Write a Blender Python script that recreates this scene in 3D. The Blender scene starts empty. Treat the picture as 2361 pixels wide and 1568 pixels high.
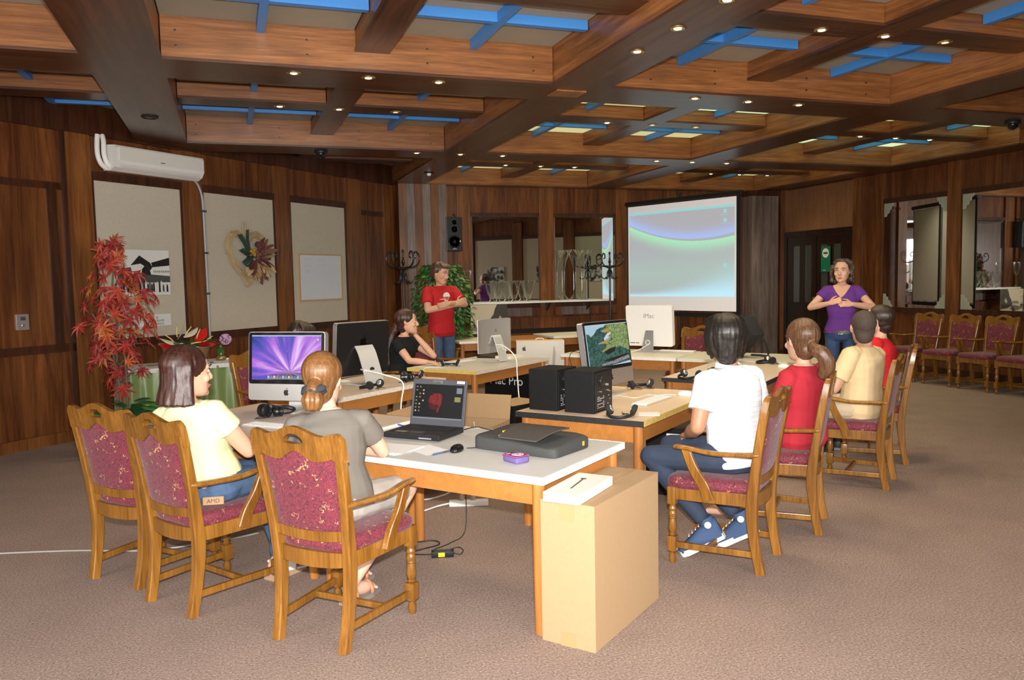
import bpy, bmesh, math, random
from mathutils import Vector, Matrix, Quaternion, noise as mnoise
R = math.radians
random.seed(7)
SC = bpy.context.scene
COL = SC.collection
# ------------------------------------------------------------------ camera
CAM_H = 1.60
PITCH, ROLL, YAW = R(4.33), R(-1.1), R(-19.1)
fwd0 = Vector((-math.sin(YAW), math.cos(YAW), 0)); right0 = Vector((math.cos(YAW), math.sin(YAW), 0)); up0 = Vector((0, 0, 1))
fw = math.cos(PITCH)*fwd0 - math.sin(PITCH)*up0; upv = math.sin(PITCH)*fwd0 + math.cos(PITCH)*up0
rv = math.cos(ROLL)*right0 + math.sin(ROLL)*upv; uv = -math.sin(ROLL)*right0 + math.cos(ROLL)*upv
cd = bpy.data.cameras.new('camera'); cam = bpy.data.objects.new('camera', cd); COL.objects.link(cam)
cd.sensor_width = 36; cd.lens = 36*1860/2361; cd.clip_start = .05; cd.clip_end = 100
cam.matrix_world = Matrix(((rv.x, uv.x, -fw.x, 0), (rv.y, uv.y, -fw.y, 0), (rv.z, uv.z, -fw.z, CAM_H), (0, 0, 0, 1)))
SC.camera = cam
# ------------------------------------------------------------------ exposure, world, large lights
SC.view_settings.view_transform = 'Standard'; SC.view_settings.look = 'None'
SC.view_settings.gamma = 1; SC.view_settings.use_curve_mapping = False
SC.view_settings.exposure = 0.0
W = bpy.data.worlds.new('world'); SC.world = W; W.use_nodes = True
W.node_tree.nodes['Background'].inputs[0].default_value = (.75, .85, 1, 1)
W.node_tree.nodes['Background'].inputs[1].default_value = .05
def area(name, loc, target, size, sizey, power, color):
    l = bpy.data.lights.new(name, 'AREA'); l.shape = 'RECTANGLE'; l.size = size; l.size_y = sizey; l.energy = power; l.color = color
    o = bpy.data.objects.new(name, l); COL.objects.link(o); o.location = loc
    o.rotation_euler = (Vector(target)-Vector(loc)).to_track_quat('-Z', 'Y').to_euler(); return o
# the camera's own flash, just above the lens
FL = area('camera_flash', (0.0, -.03, 1.76), (1.9, 5.6, 1.55), .07, .04, 275, (1, .97, .93))
FL.data.spread = R(150)
# ambient fill lamps added behind and beside the photographer, before unseen windows
area('window_daylight', (-1.6, -3.2, 1.9), (0.2, 2, -.6), 3.4, 2.0, 330, (1, .97, .92))
area('window_daylight', (2.9, -3.2, 1.9), (2.7, 2, -.6), 3.4, 2.0, 330, (1, .97, .92))
area('window_daylight', (-4.2, 2.0, 1.9), (1, 4, -.6), 3.2, 2.0, 170, (1, .97, .92))

# ------------------------------------------------------------------ mesh helpers
class MB:
    def __init__(s): s.v = []; s.f = []; s.m = []; s.mi = 0
    def add(s, vs, fs, M=None):
        o = len(s.v)
        s.v += [tuple(M @ Vector(v)) if M is not None else tuple(v) for v in vs]
        s.f += [tuple(i+o for i in f) for f in fs]; s.m += [s.mi]*len(fs); return s
    def box(s, x0, x1, y0, y1, z0, z1, M=None, b=0):
        if b <= 0:
            vs = [(x, y, z) for z in (z0, z1) for y in (y0, y1) for x in (x0, x1)]
            return s.add(vs, [(0, 2, 3, 1), (4, 5, 7, 6), (0, 1, 5, 4), (2, 6, 7, 3), (0, 4, 6, 2), (1, 3, 7, 5)], M)
        b = min(b, (x1-x0)*.49, (y1-y0)*.49, (z1-z0)*.49)
        bm = bmesh.new(); bmesh.ops.create_cube(bm, size=1)
        for v in bm.verts: v.co = Vector(((x0+x1)/2+v.co.x*(x1-x0), (y0+y1)/2+v.co.y*(y1-y0), (z0+z1)/2+v.co.z*(z1-z0)))
        bmesh.ops.bevel(bm, geom=list(bm.edges), offset=b, segments=2, affect='EDGES', profile=.6)
        return s.bm(bm, M)
    def bm(s, bm, M=None):
        bm.verts.index_update(); vs = [tuple(v.co) for v in bm.verts]; fs = [tuple(v.index for v in f.verts) for f in bm.faces]; bm.free()
        return s.add(vs, fs, M)
    def prism(s, poly, d0, d1, axis='y', M=None):
        # poly: list of 2D points; extruded along axis from d0 to d1
        n = len(poly)
        def P(p, d):
            return (p[0], d, p[1]) if axis == 'y' else ((d, p[0], p[1]) if axis == 'x' else (p[0], p[1], d))
        vs = [P(p, d0) for p in poly]+[P(p, d1) for p in poly]
        fs = [tuple(range(n)), tuple(range(2*n-1, n-1, -1))]+[(i, (i+1) % n, n+(i+1) % n, n+i) for i in range(n)]
        return s.add(vs, fs, M)
    def lathe(s, prof, n=16, M=None, cap=True):
        vs = []; fs = []
        for r, z in prof:
            for i in range(n):
                a = 2*math.pi*i/n; vs.append((r*math.cos(a), r*math.sin(a), z))
        for k in range(len(prof)-1):
            for i in range(n):
                fs.append((k*n+i, k*n+(i+1) % n, (k+1)*n+(i+1) % n, (k+1)*n+i))
        if cap: fs.append(tuple(range(n-1, -1, -1))); fs.append(tuple(range((len(prof)-1)*n, len(prof)*n)))
        return s.add(vs, fs, M)
    def tube(s, pts, r, n=8, M=None, closed=False, flat=None):
        pts = [Vector(p) for p in pts]; N = len(pts)
        rr = r if isinstance(r, (list, tuple)) else [r]*N
        vs = []; fs = []; prev = None
        for i, p in enumerate(pts):
            if closed: t = pts[(i+1) % N]-pts[i-1]
            else: t = pts[min(i+1, N-1)]-pts[max(i-1, 0)]
            t = t.normalized() if t.length > 1e-9 else Vector((0, 0, 1))
            if prev is None:
                ref = Vector((0, 0, 1)) if abs(t.z) < .9 else Vector((1, 0, 0))
                u = t.cross(ref).normalized()
            else: u = (prev - t*prev.dot(t)).normalized()
            prev = u; w = t.cross(u)
            for k in range(n):
                a = 2*math.pi*k/n; q = rr[i] if not isinstance(rr[i], tuple) else None
                ru, rw = (q, q) if q is not None else rr[i]
                vs.append(p+u*ru*math.cos(a)+w*rw*math.sin(a))
        m = N if closed else N-1
        for i in range(m):
            j = (i+1) % N
            for k in range(n): fs.append((i*n+k, i*n+(k+1) % n, j*n+(k+1) % n, j*n+k))
        if not closed: fs.append(tuple(range(n-1, -1, -1))); fs.append(tuple(range((N-1)*n, N*n)))
        return s.add(vs, fs, M)
    def loft(s, rings, M=None, cap=True):
        n = len(rings[0]); vs = [v for r in rings for v in r]; fs = []
        for k in range(len(rings)-1):
            for i in range(n): fs.append((k*n+i, k*n+(i+1) % n, (k+1)*n+(i+1) % n, (k+1)*n+i))
        if cap: fs.append(tuple(range(n-1, -1, -1))); fs.append(tuple(range((len(rings)-1)*n, len(rings)*n)))
        return s.add(vs, fs, M)
    def ball(s, c, r, n=12, M=None):
        rx, ry, rz = r if isinstance(r, (tuple, list)) else (r, r, r)
        vs = [(c[0], c[1], c[2]-rz)]; m = max(4, n//2+1); fs = []
        for j in range(1, m):
            p = -math.pi/2+math.pi*j/m
            for i in range(n):
                a = 2*math.pi*i/n; vs.append((c[0]+rx*math.cos(p)*math.cos(a), c[1]+ry*math.cos(p)*math.sin(a), c[2]+rz*math.sin(p)))
        vs.append((c[0], c[1], c[2]+rz)); L = len(vs)-1
        for i in range(n):
            fs.append((0, 1+(i+1) % n, 1+i)); fs.append((L, L-n+i, L-n+(i+1) % n))
        for j in range(m-2):
            for i in range(n): fs.append((1+j*n+i, 1+j*n+(i+1) % n, 1+(j+1)*n+(i+1) % n, 1+(j+1)*n+i))
        return s.add(vs, fs, M)
    def mesh(s, name, mats, smooth=False, fix=True):
        me = bpy.data.meshes.new(name); me.from_pydata(s.v, [], s.f)
        for m in (mats if isinstance(mats, (list, tuple)) else [mats]): me.materials.append(m)
        if any(s.m): me.polygons.foreach_set('material_index', s.m)
        if fix:
            bm = bmesh.new(); bm.from_mesh(me); bmesh.ops.recalc_face_normals(bm, faces=bm.faces); bm.to_mesh(me); bm.free()
        if smooth:
            if smooth is True: me.shade_smooth()
            else:
                me.shade_smooth(); me.set_sharp_from_angle(angle=R(smooth))
        me.update(); return me
    def build(s, name, mats, parent=None, smooth=False, fix=True):
        return ob(name, s.mesh(name, mats, smooth, fix), parent)
def ob(name, data, parent=None):
    o = bpy.data.objects.new(name, data); COL.objects.link(o)
    if parent is not None: o.parent = parent
    return o
def tag(o, label, cat, group=None, kind=None):
    if label: o['label'] = label
    if cat: o['category'] = cat
    if group: o['group'] = group
    if kind: o['kind'] = kind
    return o
def thing(name, label, cat, loc=(0, 0, 0), rz=0, group=None):
    o = bpy.data.objects.new(name, None); COL.objects.link(o); o.empty_display_size = .1
    o.location = loc; o.rotation_euler = (0, 0, rz); return tag(o, label, cat, group)
def struct(o): o['kind'] = 'structure'; return o
def dup(root, loc=None, rz=None, label=None):
    r = root.copy(); COL.objects.link(r)
    if loc is not None: r.location = loc
    if rz is not None: r.rotation_euler = (0, 0, rz)
    if label: r['label'] = label
    for c in root.children:
        k = c.copy(); COL.objects.link(k); k.parent = r
        for g in c.children:
            q = g.copy(); COL.objects.link(q); q.parent = k
    return r
def RZ(a, loc=(0, 0, 0)): return Matrix.Translation(loc) @ Matrix.Rotation(a, 4, 'Z')
def TR(x, y, z): return Matrix.Translation((x, y, z))
def RX(a): return Matrix.Rotation(a, 4, 'X')
def RY(a): return Matrix.Rotation(a, 4, 'Y')
def bez(pts, n=8):
    # Catmull-Rom through the points
    P = [Vector(p) for p in pts]; out = []
    for i in range(len(P)-1):
        a = P[max(i-1, 0)]; b = P[i]; c = P[i+1]; d = P[min(i+2, len(P)-1)]
        for k in range(n):
            t = k/n
            out.append(.5*((2*b)+(c-a)*t+(2*a-5*b+4*c-d)*t*t+(3*b-a-3*c+d)*t**3))
    out.append(P[-1]); return out
def text(name, body, size, mat, parent, M, depth=.0005, align='CENTER'):
    cu = bpy.data.curves.new(name, 'FONT'); cu.body = body; cu.size = size; cu.align_x = align; cu.extrude = depth
    t = bpy.data.objects.new('tmp', cu); COL.objects.link(t)
    dg = bpy.context.evaluated_depsgraph_get(); me = bpy.data.meshes.new_from_object(t.evaluated_get(dg))
    bpy.data.objects.remove(t); bpy.data.curves.remove(cu)
    me.materials.clear(); me.materials.append(mat); me.transform(M); me.name = name
    return ob(name, me, parent)
# the furniture stands square to a frame turned 39 degrees: FA along one table side, FB along the other
ANG = math.atan2(.629, .777); FA = Vector((math.cos(ANG), math.sin(ANG), 0)); FB = Vector((-math.sin(ANG), math.cos(ANG), 0)); F0 = Vector((1.25, 3.23, 0))
def ab(a, b, z=0): return F0+FA*a+FB*b+Vector((0, 0, z))

# ------------------------------------------------------------------ material helpers
def s2l(c): return tuple(((x/255)/12.92 if x/255 <= .04045 else ((x/255+.055)/1.055)**2.4) for x in c)
def newmat(name):
    m = bpy.data.materials.new(name); m.use_nodes = True; nt = m.node_tree; b = nt.nodes['Principled BSDF']; return m, nt, b
def nd(nt, typ, **kw):
    n = nt.nodes.new(typ)
    for k, v in kw.items():
        if k.startswith('i_'):
            key = k[2:]; key = int(key) if key.isdigit() else key
            n.inputs[key].default_value = v
        else: setattr(n, k, v)
    return n
def plain(name, c, rough=.5, metal=0, spec=.5, noise=0, nscale=20, bump=0, bscale=60, coat=0, trans=0, emis=None, estr=0, sheen=0, alpha=1):
    m, nt, b = newmat(name); c = tuple(c)+(1,)
    b.inputs['Base Color'].default_value = c; b.inputs['Roughness'].default_value = rough; b.inputs['Metallic'].default_value = metal
    b.inputs['Specular IOR Level'].default_value = spec; b.inputs['Coat Weight'].default_value = coat
    b.inputs['Transmission Weight'].default_value = trans; b.inputs['Sheen Weight'].default_value = sheen
    if emis: b.inputs['Emission Color'].default_value = tuple(emis)+(1,); b.inputs['Emission Strength'].default_value = estr
    if noise or bump:
        tc = nd(nt, 'ShaderNodeTexCoord')
    if noise:
        n = nd(nt, 'ShaderNodeTexNoise', i_Scale=nscale, i_Detail=4.0); nt.links.new(tc.outputs['Object'], n.inputs['Vector'])
        mx = nd(nt, 'ShaderNodeMix', data_type='RGBA'); mx.inputs[6].default_value = tuple(x*(1-noise) for x in c[:3])+(1,); mx.inputs[7].default_value = tuple(min(1, x*(1+noise)) for x in c[:3])+(1,)
        nt.links.new(n.outputs['Fac'], mx.inputs[0]); nt.links.new(mx.outputs[2], b.inputs['Base Color'])
    if bump:
        n2 = nd(nt, 'ShaderNodeTexNoise', i_Scale=bscale, i_Detail=3.0); nt.links.new(tc.outputs['Object'], n2.inputs['Vector'])
        bp = nd(nt, 'ShaderNodeBump', i_Strength=bump, i_Distance=.01); nt.links.new(n2.outputs['Fac'], bp.inputs['Height']); nt.links.new(bp.outputs[0], b.inputs['Normal'])
    return m
def wood(name, c0, c1, axis='z', sc=14, stretch=.06, rough=.38, bump=.05, coat=0, c2=None, big=1.2, cont=1.0):
    m, nt, b = newmat(name); tc = nd(nt, 'ShaderNodeTexCoord'); mp = nd(nt, 'ShaderNodeMapping')
    s = [sc, sc, sc]; s['xyz'.index(axis)] = sc*stretch; mp.inputs['Scale'].default_value = s
    nt.links.new(tc.outputs['Object'], mp.inputs['Vector'])
    n1 = nd(nt, 'ShaderNodeTexNoise', i_Scale=1.0, i_Detail=6.0, i_Roughness=.62, i_Distortion=.9); nt.links.new(mp.outputs[0], n1.inputs['Vector'])
    n2 = nd(nt, 'ShaderNodeTexNoise', i_Scale=big, i_Detail=2.0); nt.links.new(tc.outputs['Object'], n2.inputs['Vector'])
    mp3 = nd(nt, 'ShaderNodeMapping'); s3 = [sc*8]*3; s3['xyz'.index(axis)] = sc*.35; mp3.inputs['Scale'].default_value = s3; nt.links.new(tc.outputs['Object'], mp3.inputs['Vector'])
    n3 = nd(nt, 'ShaderNodeTexNoise', i_Scale=1.0, i_Detail=3.0); nt.links.new(mp3.outputs[0], n3.inputs['Vector'])
    cr = nd(nt, 'ShaderNodeValToRGB'); cr.color_ramp.elements[0].position = .33; cr.color_ramp.elements[1].position = .68
    cr.color_ramp.elements[0].color = tuple(c0)+(1,); cr.color_ramp.elements[1].color = tuple(c1)+(1,)
    nt.links.new(n1.outputs['Fac'], cr.inputs[0])
    mx = nd(nt, 'ShaderNodeMix', data_type='RGBA', blend_type='MULTIPLY'); mx.inputs[0].default_value = .55*cont
    r2 = nd(nt, 'ShaderNodeMapRange'); r2.inputs[1].default_value = .3; r2.inputs[2].default_value = .7; r2.inputs[3].default_value = .6; r2.inputs[4].default_value = 1.25
    nt.links.new(n2.outputs['Fac'], r2.inputs[0]); nt.links.new(cr.outputs[0], mx.inputs[6]); nt.links.new(r2.outputs[0], mx.inputs[7])
    mx2 = nd(nt, 'ShaderNodeMix', data_type='RGBA', blend_type='MULTIPLY'); mx2.inputs[0].default_value = .5*cont
    r3 = nd(nt, 'ShaderNodeMapRange'); r3.inputs[1].default_value = .35; r3.inputs[2].default_value = .55; r3.inputs[3].default_value = .55; r3.inputs[4].default_value = 1.1
    nt.links.new(n3.outputs['Fac'], r3.inputs[0]); nt.links.new(mx.outputs[2], mx2.inputs[6]); nt.links.new(r3.outputs[0], mx2.inputs[7])
    nt.links.new(mx2.outputs[2], b.inputs['Base Color']); b.inputs['Roughness'].default_value = rough; b.inputs['Coat Weight'].default_value = coat
    if bump:
        bp = nd(nt, 'ShaderNodeBump', i_Strength=bump, i_Distance=.004); nt.links.new(n3.outputs['Fac'], bp.inputs['Height']); nt.links.new(bp.outputs[0], b.inputs['Normal'])
    return m
# ------------------------------------------------------------------ room materials
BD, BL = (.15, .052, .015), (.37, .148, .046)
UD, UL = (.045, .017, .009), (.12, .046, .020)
M_bx = wood('beam_wood_x', BD, BL, 'x', 12, .05, .36)
M_by = wood('beam_wood_y', BD, BL, 'y', 12, .05, .36)
M_bz = wood('beam_wood_z', BD, BL, 'z', 12, .05, .36)
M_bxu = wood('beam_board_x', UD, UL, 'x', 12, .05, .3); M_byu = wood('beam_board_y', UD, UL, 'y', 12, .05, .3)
M_wall = wood('wall_wood', (.062, .017, .0055), (.20, .068, .019), 'z', 9, .07, .34, big=.8)
M_post = wood('post_wood', (.10, .031, .008), (.235, .088, .022), 'z', 9, .07, .36)
M_trim = wood('trim_wood', (.03, .009, .004), (.075, .024, .009), 'z', 10, .08, .38)
M_col = wood('column_wood', (.11, .078, .066), (.27, .21, .185), 'z', 10, .07, .33)
M_head = wood('header_wood', (.20, .088, .038), (.29, .135, .06), 'z', 30, .05, .5)
M_dark = wood('dark_wood', (.012, .006, .004), (.03, .014, .009), 'z', 10, .08, .32)
M_fab = plain('panel_fabric', (.50, .45, .36), .95, noise=.10, nscale=40, bump=.25, bscale=400)
M_panel = plain('ceiling_panel', (.36, .33, .26), .7, noise=.12, nscale=3)
M_blue = plain('blue_paint', (.05, .23, .60), .45)
M_mirror = plain('mirror', (.86, .88, .87), .015, 1)
M_black = plain('black_plastic', (.012, .012, .013), .38)
M_chrome = plain('chrome', (.8, .8, .8), .18, 1)
M_brass = plain('brass', (.75, .6, .32), .25, 1)
M_white = plain('white_paint', (.78, .77, .74), .4)
def lit(name, c, e, s):
    return plain(name, c, .6, emis=e, estr=s)
M_glow1 = lit('backlit_panel_a', (.4, .38, .25), (.80, .74, .33), .70)
M_glow2 = lit('backlit_panel_b', (.4, .4, .3), (.70, .90, .52), .95)
def carpet():
    m, nt, b = newmat('carpet'); tc = nd(nt, 'ShaderNodeTexCoord')
    n = nd(nt, 'ShaderNodeTexNoise', i_Scale=95.0, i_Detail=4.0, i_Roughness=.75); nt.links.new(tc.outputs['Object'], n.inputs['Vector'])
    cr = nd(nt, 'ShaderNodeValToRGB'); e = cr.color_ramp.elements
    e[0].position = .30; e[0].color = (.09, .064, .052, 1); e[1].position = .72; e[1].color = (.47, .40, .355, 1)
    k = e.new(.45); k.color = (.22, .163, .137, 1); k = e.new(.57); k.color = (.29, .21, .172, 1)
    nt.links.new(n.outputs['Fac'], cr.inputs[0])
    n2 = nd(nt, 'ShaderNodeTexNoise', i_Scale=3.0, i_Detail=3.0); nt.links.new(tc.outputs['Object'], n2.inputs['Vector'])
    r2 = nd(nt, 'ShaderNodeMapRange'); r2.inputs[3].default_value = 1.05; r2.inputs[4].default_value = 1.38; nt.links.new(n2.outputs['Fac'], r2.inputs[0])
    mx = nd(nt, 'ShaderNodeMix', data_type='RGBA', blend_type='MULTIPLY'); mx.inputs[0].default_value = 1; nt.links.new(cr.outputs[0], mx.inputs[6]); nt.links.new(r2.outputs[0], mx.inputs[7])
    nt.links.new(mx.outputs[2], b.inputs['Base Color']); b.inputs['Roughness'].default_value = 1; b.inputs['Specular IOR Level'].default_value = .1
    bp = nd(nt, 'ShaderNodeBump', i_Strength=.6, i_Distance=.01); nt.links.new(n.outputs['Fac'], bp.inputs['Height']); nt.links.new(bp.outputs[0], b.inputs['Normal'])
    return m
M_carpet = carpet()
# ------------------------------------------------------------------ floor
OUT = [(-4.55, -3.6), (6.1, -3.6), (6.1, 3.6), (10.35, 7.85), (10.35, 13.8), (2.7, 13.8), (-4.55, 6.55)]
f = MB(); f.prism(OUT, -.1, 0, 'z'); struct(f.build('floor', M_carpet))
# ------------------------------------------------------------------ ceiling: slab, beams, coffer panels with blue bars
c = MB(); c.box(-5, 11, -4, 14.5, 3.62, 3.7); ceil = struct(c.build('ceiling', M_panel))
LX = [(-4.50, -3.97), (-.93, -.40), (2.625, 3.15), (6.2, 6.73), (9.77, 10.30)]      # main beams along y
CY = [(-.74, -.17), (2.83, 3.40), (6.40, 6.97), (10.05, 10.62), (13.55, 13.9)]     # main beams along x
ZB, ZS, ZP, ZT = 3.22, 3.37, 3.53, 3.62
def inroom(x, y):
    # point inside the outline (with a little margin)
    s = False; n = len(OUT)
    for i in range(n):
        (x0, y0), (x1, y1) = OUT[i], OUT[(i+1) % n]
        if (y0 > y) != (y1 > y) and x < x0+(y-y0)*(x1-x0)/(y1-y0): s = not s
    return s
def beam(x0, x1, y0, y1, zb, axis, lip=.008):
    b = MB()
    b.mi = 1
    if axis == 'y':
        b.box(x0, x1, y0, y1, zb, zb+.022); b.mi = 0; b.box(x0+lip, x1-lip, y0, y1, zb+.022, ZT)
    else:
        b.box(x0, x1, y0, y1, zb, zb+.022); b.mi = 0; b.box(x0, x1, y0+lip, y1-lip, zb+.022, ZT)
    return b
MESHES = {}
def beamob(x0, x1, y0, y1, zb, axis, mat):
    key = (round(x1-x0, 3), round(y1-y0, 3), zb, axis)
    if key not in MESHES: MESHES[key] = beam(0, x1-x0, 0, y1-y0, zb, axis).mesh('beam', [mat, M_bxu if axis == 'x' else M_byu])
    o = ob('beam', MESHES[key], ceil); o.location = (x0, y0, 0); return o
def yl(x):   # where the left diagonal wall and the right diagonal wall cut a line along y
    lo = -3.6 if x < 6.1 else x-2.5
    hi = 13.7 if x > 2.62 else 13.62-(2.62-x)*.9885
    return lo, hi
for (x0, x1) in LX:
    lo = max(yl(x0)[0], yl(x1)[0]); hi = max(yl(x0)[1], yl(x1)[1])+.05
    if x0 < 0: hi = min(yl(x1)[1]+.1, 13.7)
    if x0 > 9: lo, hi = 7.9, 13.7
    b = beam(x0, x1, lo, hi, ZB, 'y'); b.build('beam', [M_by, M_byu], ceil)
scm = MB()
for i in range(len(LX)-1):
    bx0, bx1 = LX[i][1], LX[i+1][0]; xm = (bx0+bx1)/2
    for (y0, y1) in CY:
        xa = bx0
        if not (inroom((bx0+.1), (y0+y1)/2) or inroom(bx1-.1, (y0+y1)/2)): continue
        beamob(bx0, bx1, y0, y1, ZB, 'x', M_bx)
    for j in range(len(CY)-1):
        by0, by1 = CY[j][1], CY[j+1][0]; ym = (by0+by1)/2
        if not any(inroom(px, py) for px in (bx0+.15, xm, bx1-.15) for py in (by0+.15, ym, by1-.15)): continue
        # secondary cross: one along y, two halves along x
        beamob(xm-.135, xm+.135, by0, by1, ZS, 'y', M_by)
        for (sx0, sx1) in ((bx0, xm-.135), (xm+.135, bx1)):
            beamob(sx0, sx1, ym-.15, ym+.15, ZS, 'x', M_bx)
            for (sy0, sy1) in ((by0, ym-.15), (ym+.15, by1)):
                mx_, my_ = (sx0+sx1)/2, (sy0+sy1)/2
                if not any(inroom(px, py) for px in (sx0, mx_, sx1) for py in (sy0, my_, sy1)): continue
                gm = M_panel
                if i == 2 and j == 2: gm = M_glow1
                if i == 3 and j == 2: gm = M_glow2 if sy0 > ym-.2 or sx0 > xm-.2 else M_glow1
                if i >= 2 and j == 3: gm = M_glow1
                if i == 2 and j == 2 and sx0 > xm and sy0 < ym: gm = M_glow2
                key = ('p', round(sx1-sx0, 2), round(sy1-sy0, 2), gm.name)
                if key not in MESHES:
                    q = MB(); q.box(-(sx1-sx0)/2, (sx1-sx0)/2, -(sy1-sy0)/2, (sy1-sy0)/2, ZP, ZP+.02); MESHES[key] = q.mesh('coffer_panel', gm)
                p = ob('coffer_panel', MESHES[key], ceil); p.location = (mx_, my_, 0)
                k2 = ('bar', round(sx1-sx0, 2), round(sy1-sy0, 2))
                if k2 not in MESHES:
                    hx, hy = (sx1-sx0)/2, (sy1-sy0)/2
                    q1 = MB(); q1.box(-.03, .03, -hy, hy, ZP-.075, ZP-.001); q2 = MB(); q2.box(-hx, -.03, -.03, .03, ZP-.07, ZP-.001); q2.box(.03, hx, -.03, .03, ZP-.07, ZP-.001)
                    MESHES[k2] = (q1.mesh('blue_bar', M_blue), q2.mesh('blue_bar', M_blue))
                for me in MESHES[k2]: ob('blue_bar', me, p)
# screws on the two most visible beam faces
sk = MB()
for Y in (6.40, 10.05):
    for xs in (-.30, .62, 1.55, 2.45):
        for z in (3.32, 3.43): sk.add([], []); sk.lathe([(.009, 0), (.009, .004), (.003, .005)], 8, TR(xs, Y+.006, z) @ RX(R(90)))
for xs in (3.55, 4.2, 5.2, 5.9):
    for z in (3.32, 3.43): sk.lathe([(.009, 0), (.009, .004), (.003, .005)], 8, TR(xs, 6.406, z) @ RX(R(90)))
sk.build('beam_screws', plain('screw', (.06, .04, .03), .4, .6), ceil)['kind'] = 'stuff'
# ------------------------------------------------------------------ left diagonal wall (local frame: x along the wall, y into the room, z up)
D0 = Vector((-2.1, 8.95, 0)); dv = Vector((.711, .703, 0)).normalized(); LROT = math.atan2(dv.y, dv.x)
# local frame: +x along wall, +y = into the room means rotate so that y = (.703,-.711): use x reversed handedness via negative y
def LW(s, n, z): return D0+dv*s+Vector((dv.y, -dv.x, 0))*n+Vector((0, 0, z))
wl = struct(ob('wall_left', None)); wl.location = D0; wl.rotation_euler = (0, 0, LROT)
# in this frame the room lies on the -y side
def lbox(name, s0, s1, z0, z1, n0, n1, mat, par=wl, b=0):
    m = MB(); m.box(s0, s1, -n1, -n0, z0, z1, b=b); return m.build(name, mat, par)
lbox('wall_core', -3.45, 6.75, 0, 3.62, -.12, 0, M_wall)
lbox('fascia', -3.45, 6.6, 3.2, 3.52, 0, .05, M_trim)
for s0, s1 in ((-3.4, -3.1), (-2.6, -2.3), (.745, 1.02), (2.225, 2.52), (3.79, 4.08), (5.36, 5.72), (6.35, 6.62)):
    lbox('post', s0, s1, .12, 3.2, 0, .04, M_post)
for s0, s1 in ((1.055, 2.195), (2.55, 3.765), (4.115, 5.325)):
    lbox('fabric_panel', s0, s1, 1.015, 2.735, 0, .012, M_fab)
    lbox('panel_trim', s0-.03, s1+.03, 2.735, 2.83, 0, .028, M_trim)
    lbox('panel_trim', s0-.03, s1+.03, .92, 1.015, 0, .028, M_trim)
    lbox('panel_trim', s0-.035, s0, 1.015, 2.735, 0, .024, M_trim); lbox('panel_trim', s1, s1+.03, 1.015, 2.735, 0, .024, M_trim)
lbox('panel_trim', -2.28, .74, 2.60, 2.67, 0, .022, M_trim); lbox('panel_trim', .53, .62, 1.02, 2.6, 0, .022, M_trim)
lbox('panel_trim', -2.28, .74, .94, 1.02, 0, .03, M_trim); lbox('panel_trim', .70, .745, .12, 3.2, 0, .03, M_trim)
lbox('panel_trim', 5.72, 6.35, 2.66, 2.74, 0, .02, M_trim)
# baseboard
m = MB(); m.box(-3.45, 6.6, -.045, 0, 0, .115); bb = struct(m.build('baseboard_left', M_post)); bb.location = D0; bb.rotation_euler = (0, 0, LROT)
# ------------------------------------------------------------------ back wall (plane y = 13.7)
wb = struct(ob('wall_back', None))
def bx(name, x0, x1, y0, y1, z0, z1, mat, par, b=0):
    m = MB(); m.box(x0, x1, y0, y1, z0, z1, b=b); return m.build(name, mat, par)
bx('wall_core', 2.45, 10.4, 13.7, 13.85, 0, 3.62, M_wall, wb)
for k in range(6):
    m = MB(); x0 = 2.70+k*.137; m.box(x0, x0+.134, 13.44+.004*(k % 2), 13.7, 0, 3.22); m.build('column_board', M_col if k % 2 else M_post, wb)
for x0, x1 in ((3.53, 3.66), (3.76, 4.0), (5.29, 5.57), (6.82, 7.05), (7.9, 8.1), (9.1, 9.3)): bx('post', x0, x1, 13.655, 13.7, 0, 3.22, M_post, wb)
for x0, x1 in ((4.0, 5.29), (5.57, 6.82)):
    bx('panel_trim', x0, x1, 13.66, 13.7, 2.70, 2.77, M_trim, wb)
    bx('mirror_pane', x0+.03, x1-.02, 13.675, 13.69, 1.16, 2.70, M_mirror, wb)
bx('panel_trim', 3.53, 6.82, 13.66, 13.7, 1.08, 1.16, M_trim, wb)
for k in range(5):
    x0 = 4.0+k*.565
    bx('plinth_panel', x0, x0+.555, 13.64, 13.7, .93, 1.08, M_col if k % 2 else M_wall, wb, .004)
    bx('drawer_front', x0, x0+.555, 13.60, 13.7, .70, .90, M_wall, wb, .006)
    bx('cabinet_door', x0, x0+.555, 13.60, 13.7, .06, .62, M_wall, wb, .006)
bx('shadow_gap', 4.0, 6.83, 13.63, 13.7, .62, .70, M_black, wb)
m = MB(); m.box(9.62, 10.24, 13.40, 13.7, 0, 3.22); m.build('column', M_col, wb)
bx('column_cap', 9.60, 10.26, 13.38, 13.7, 3.12, 3.22, M_trim, wb)
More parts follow.
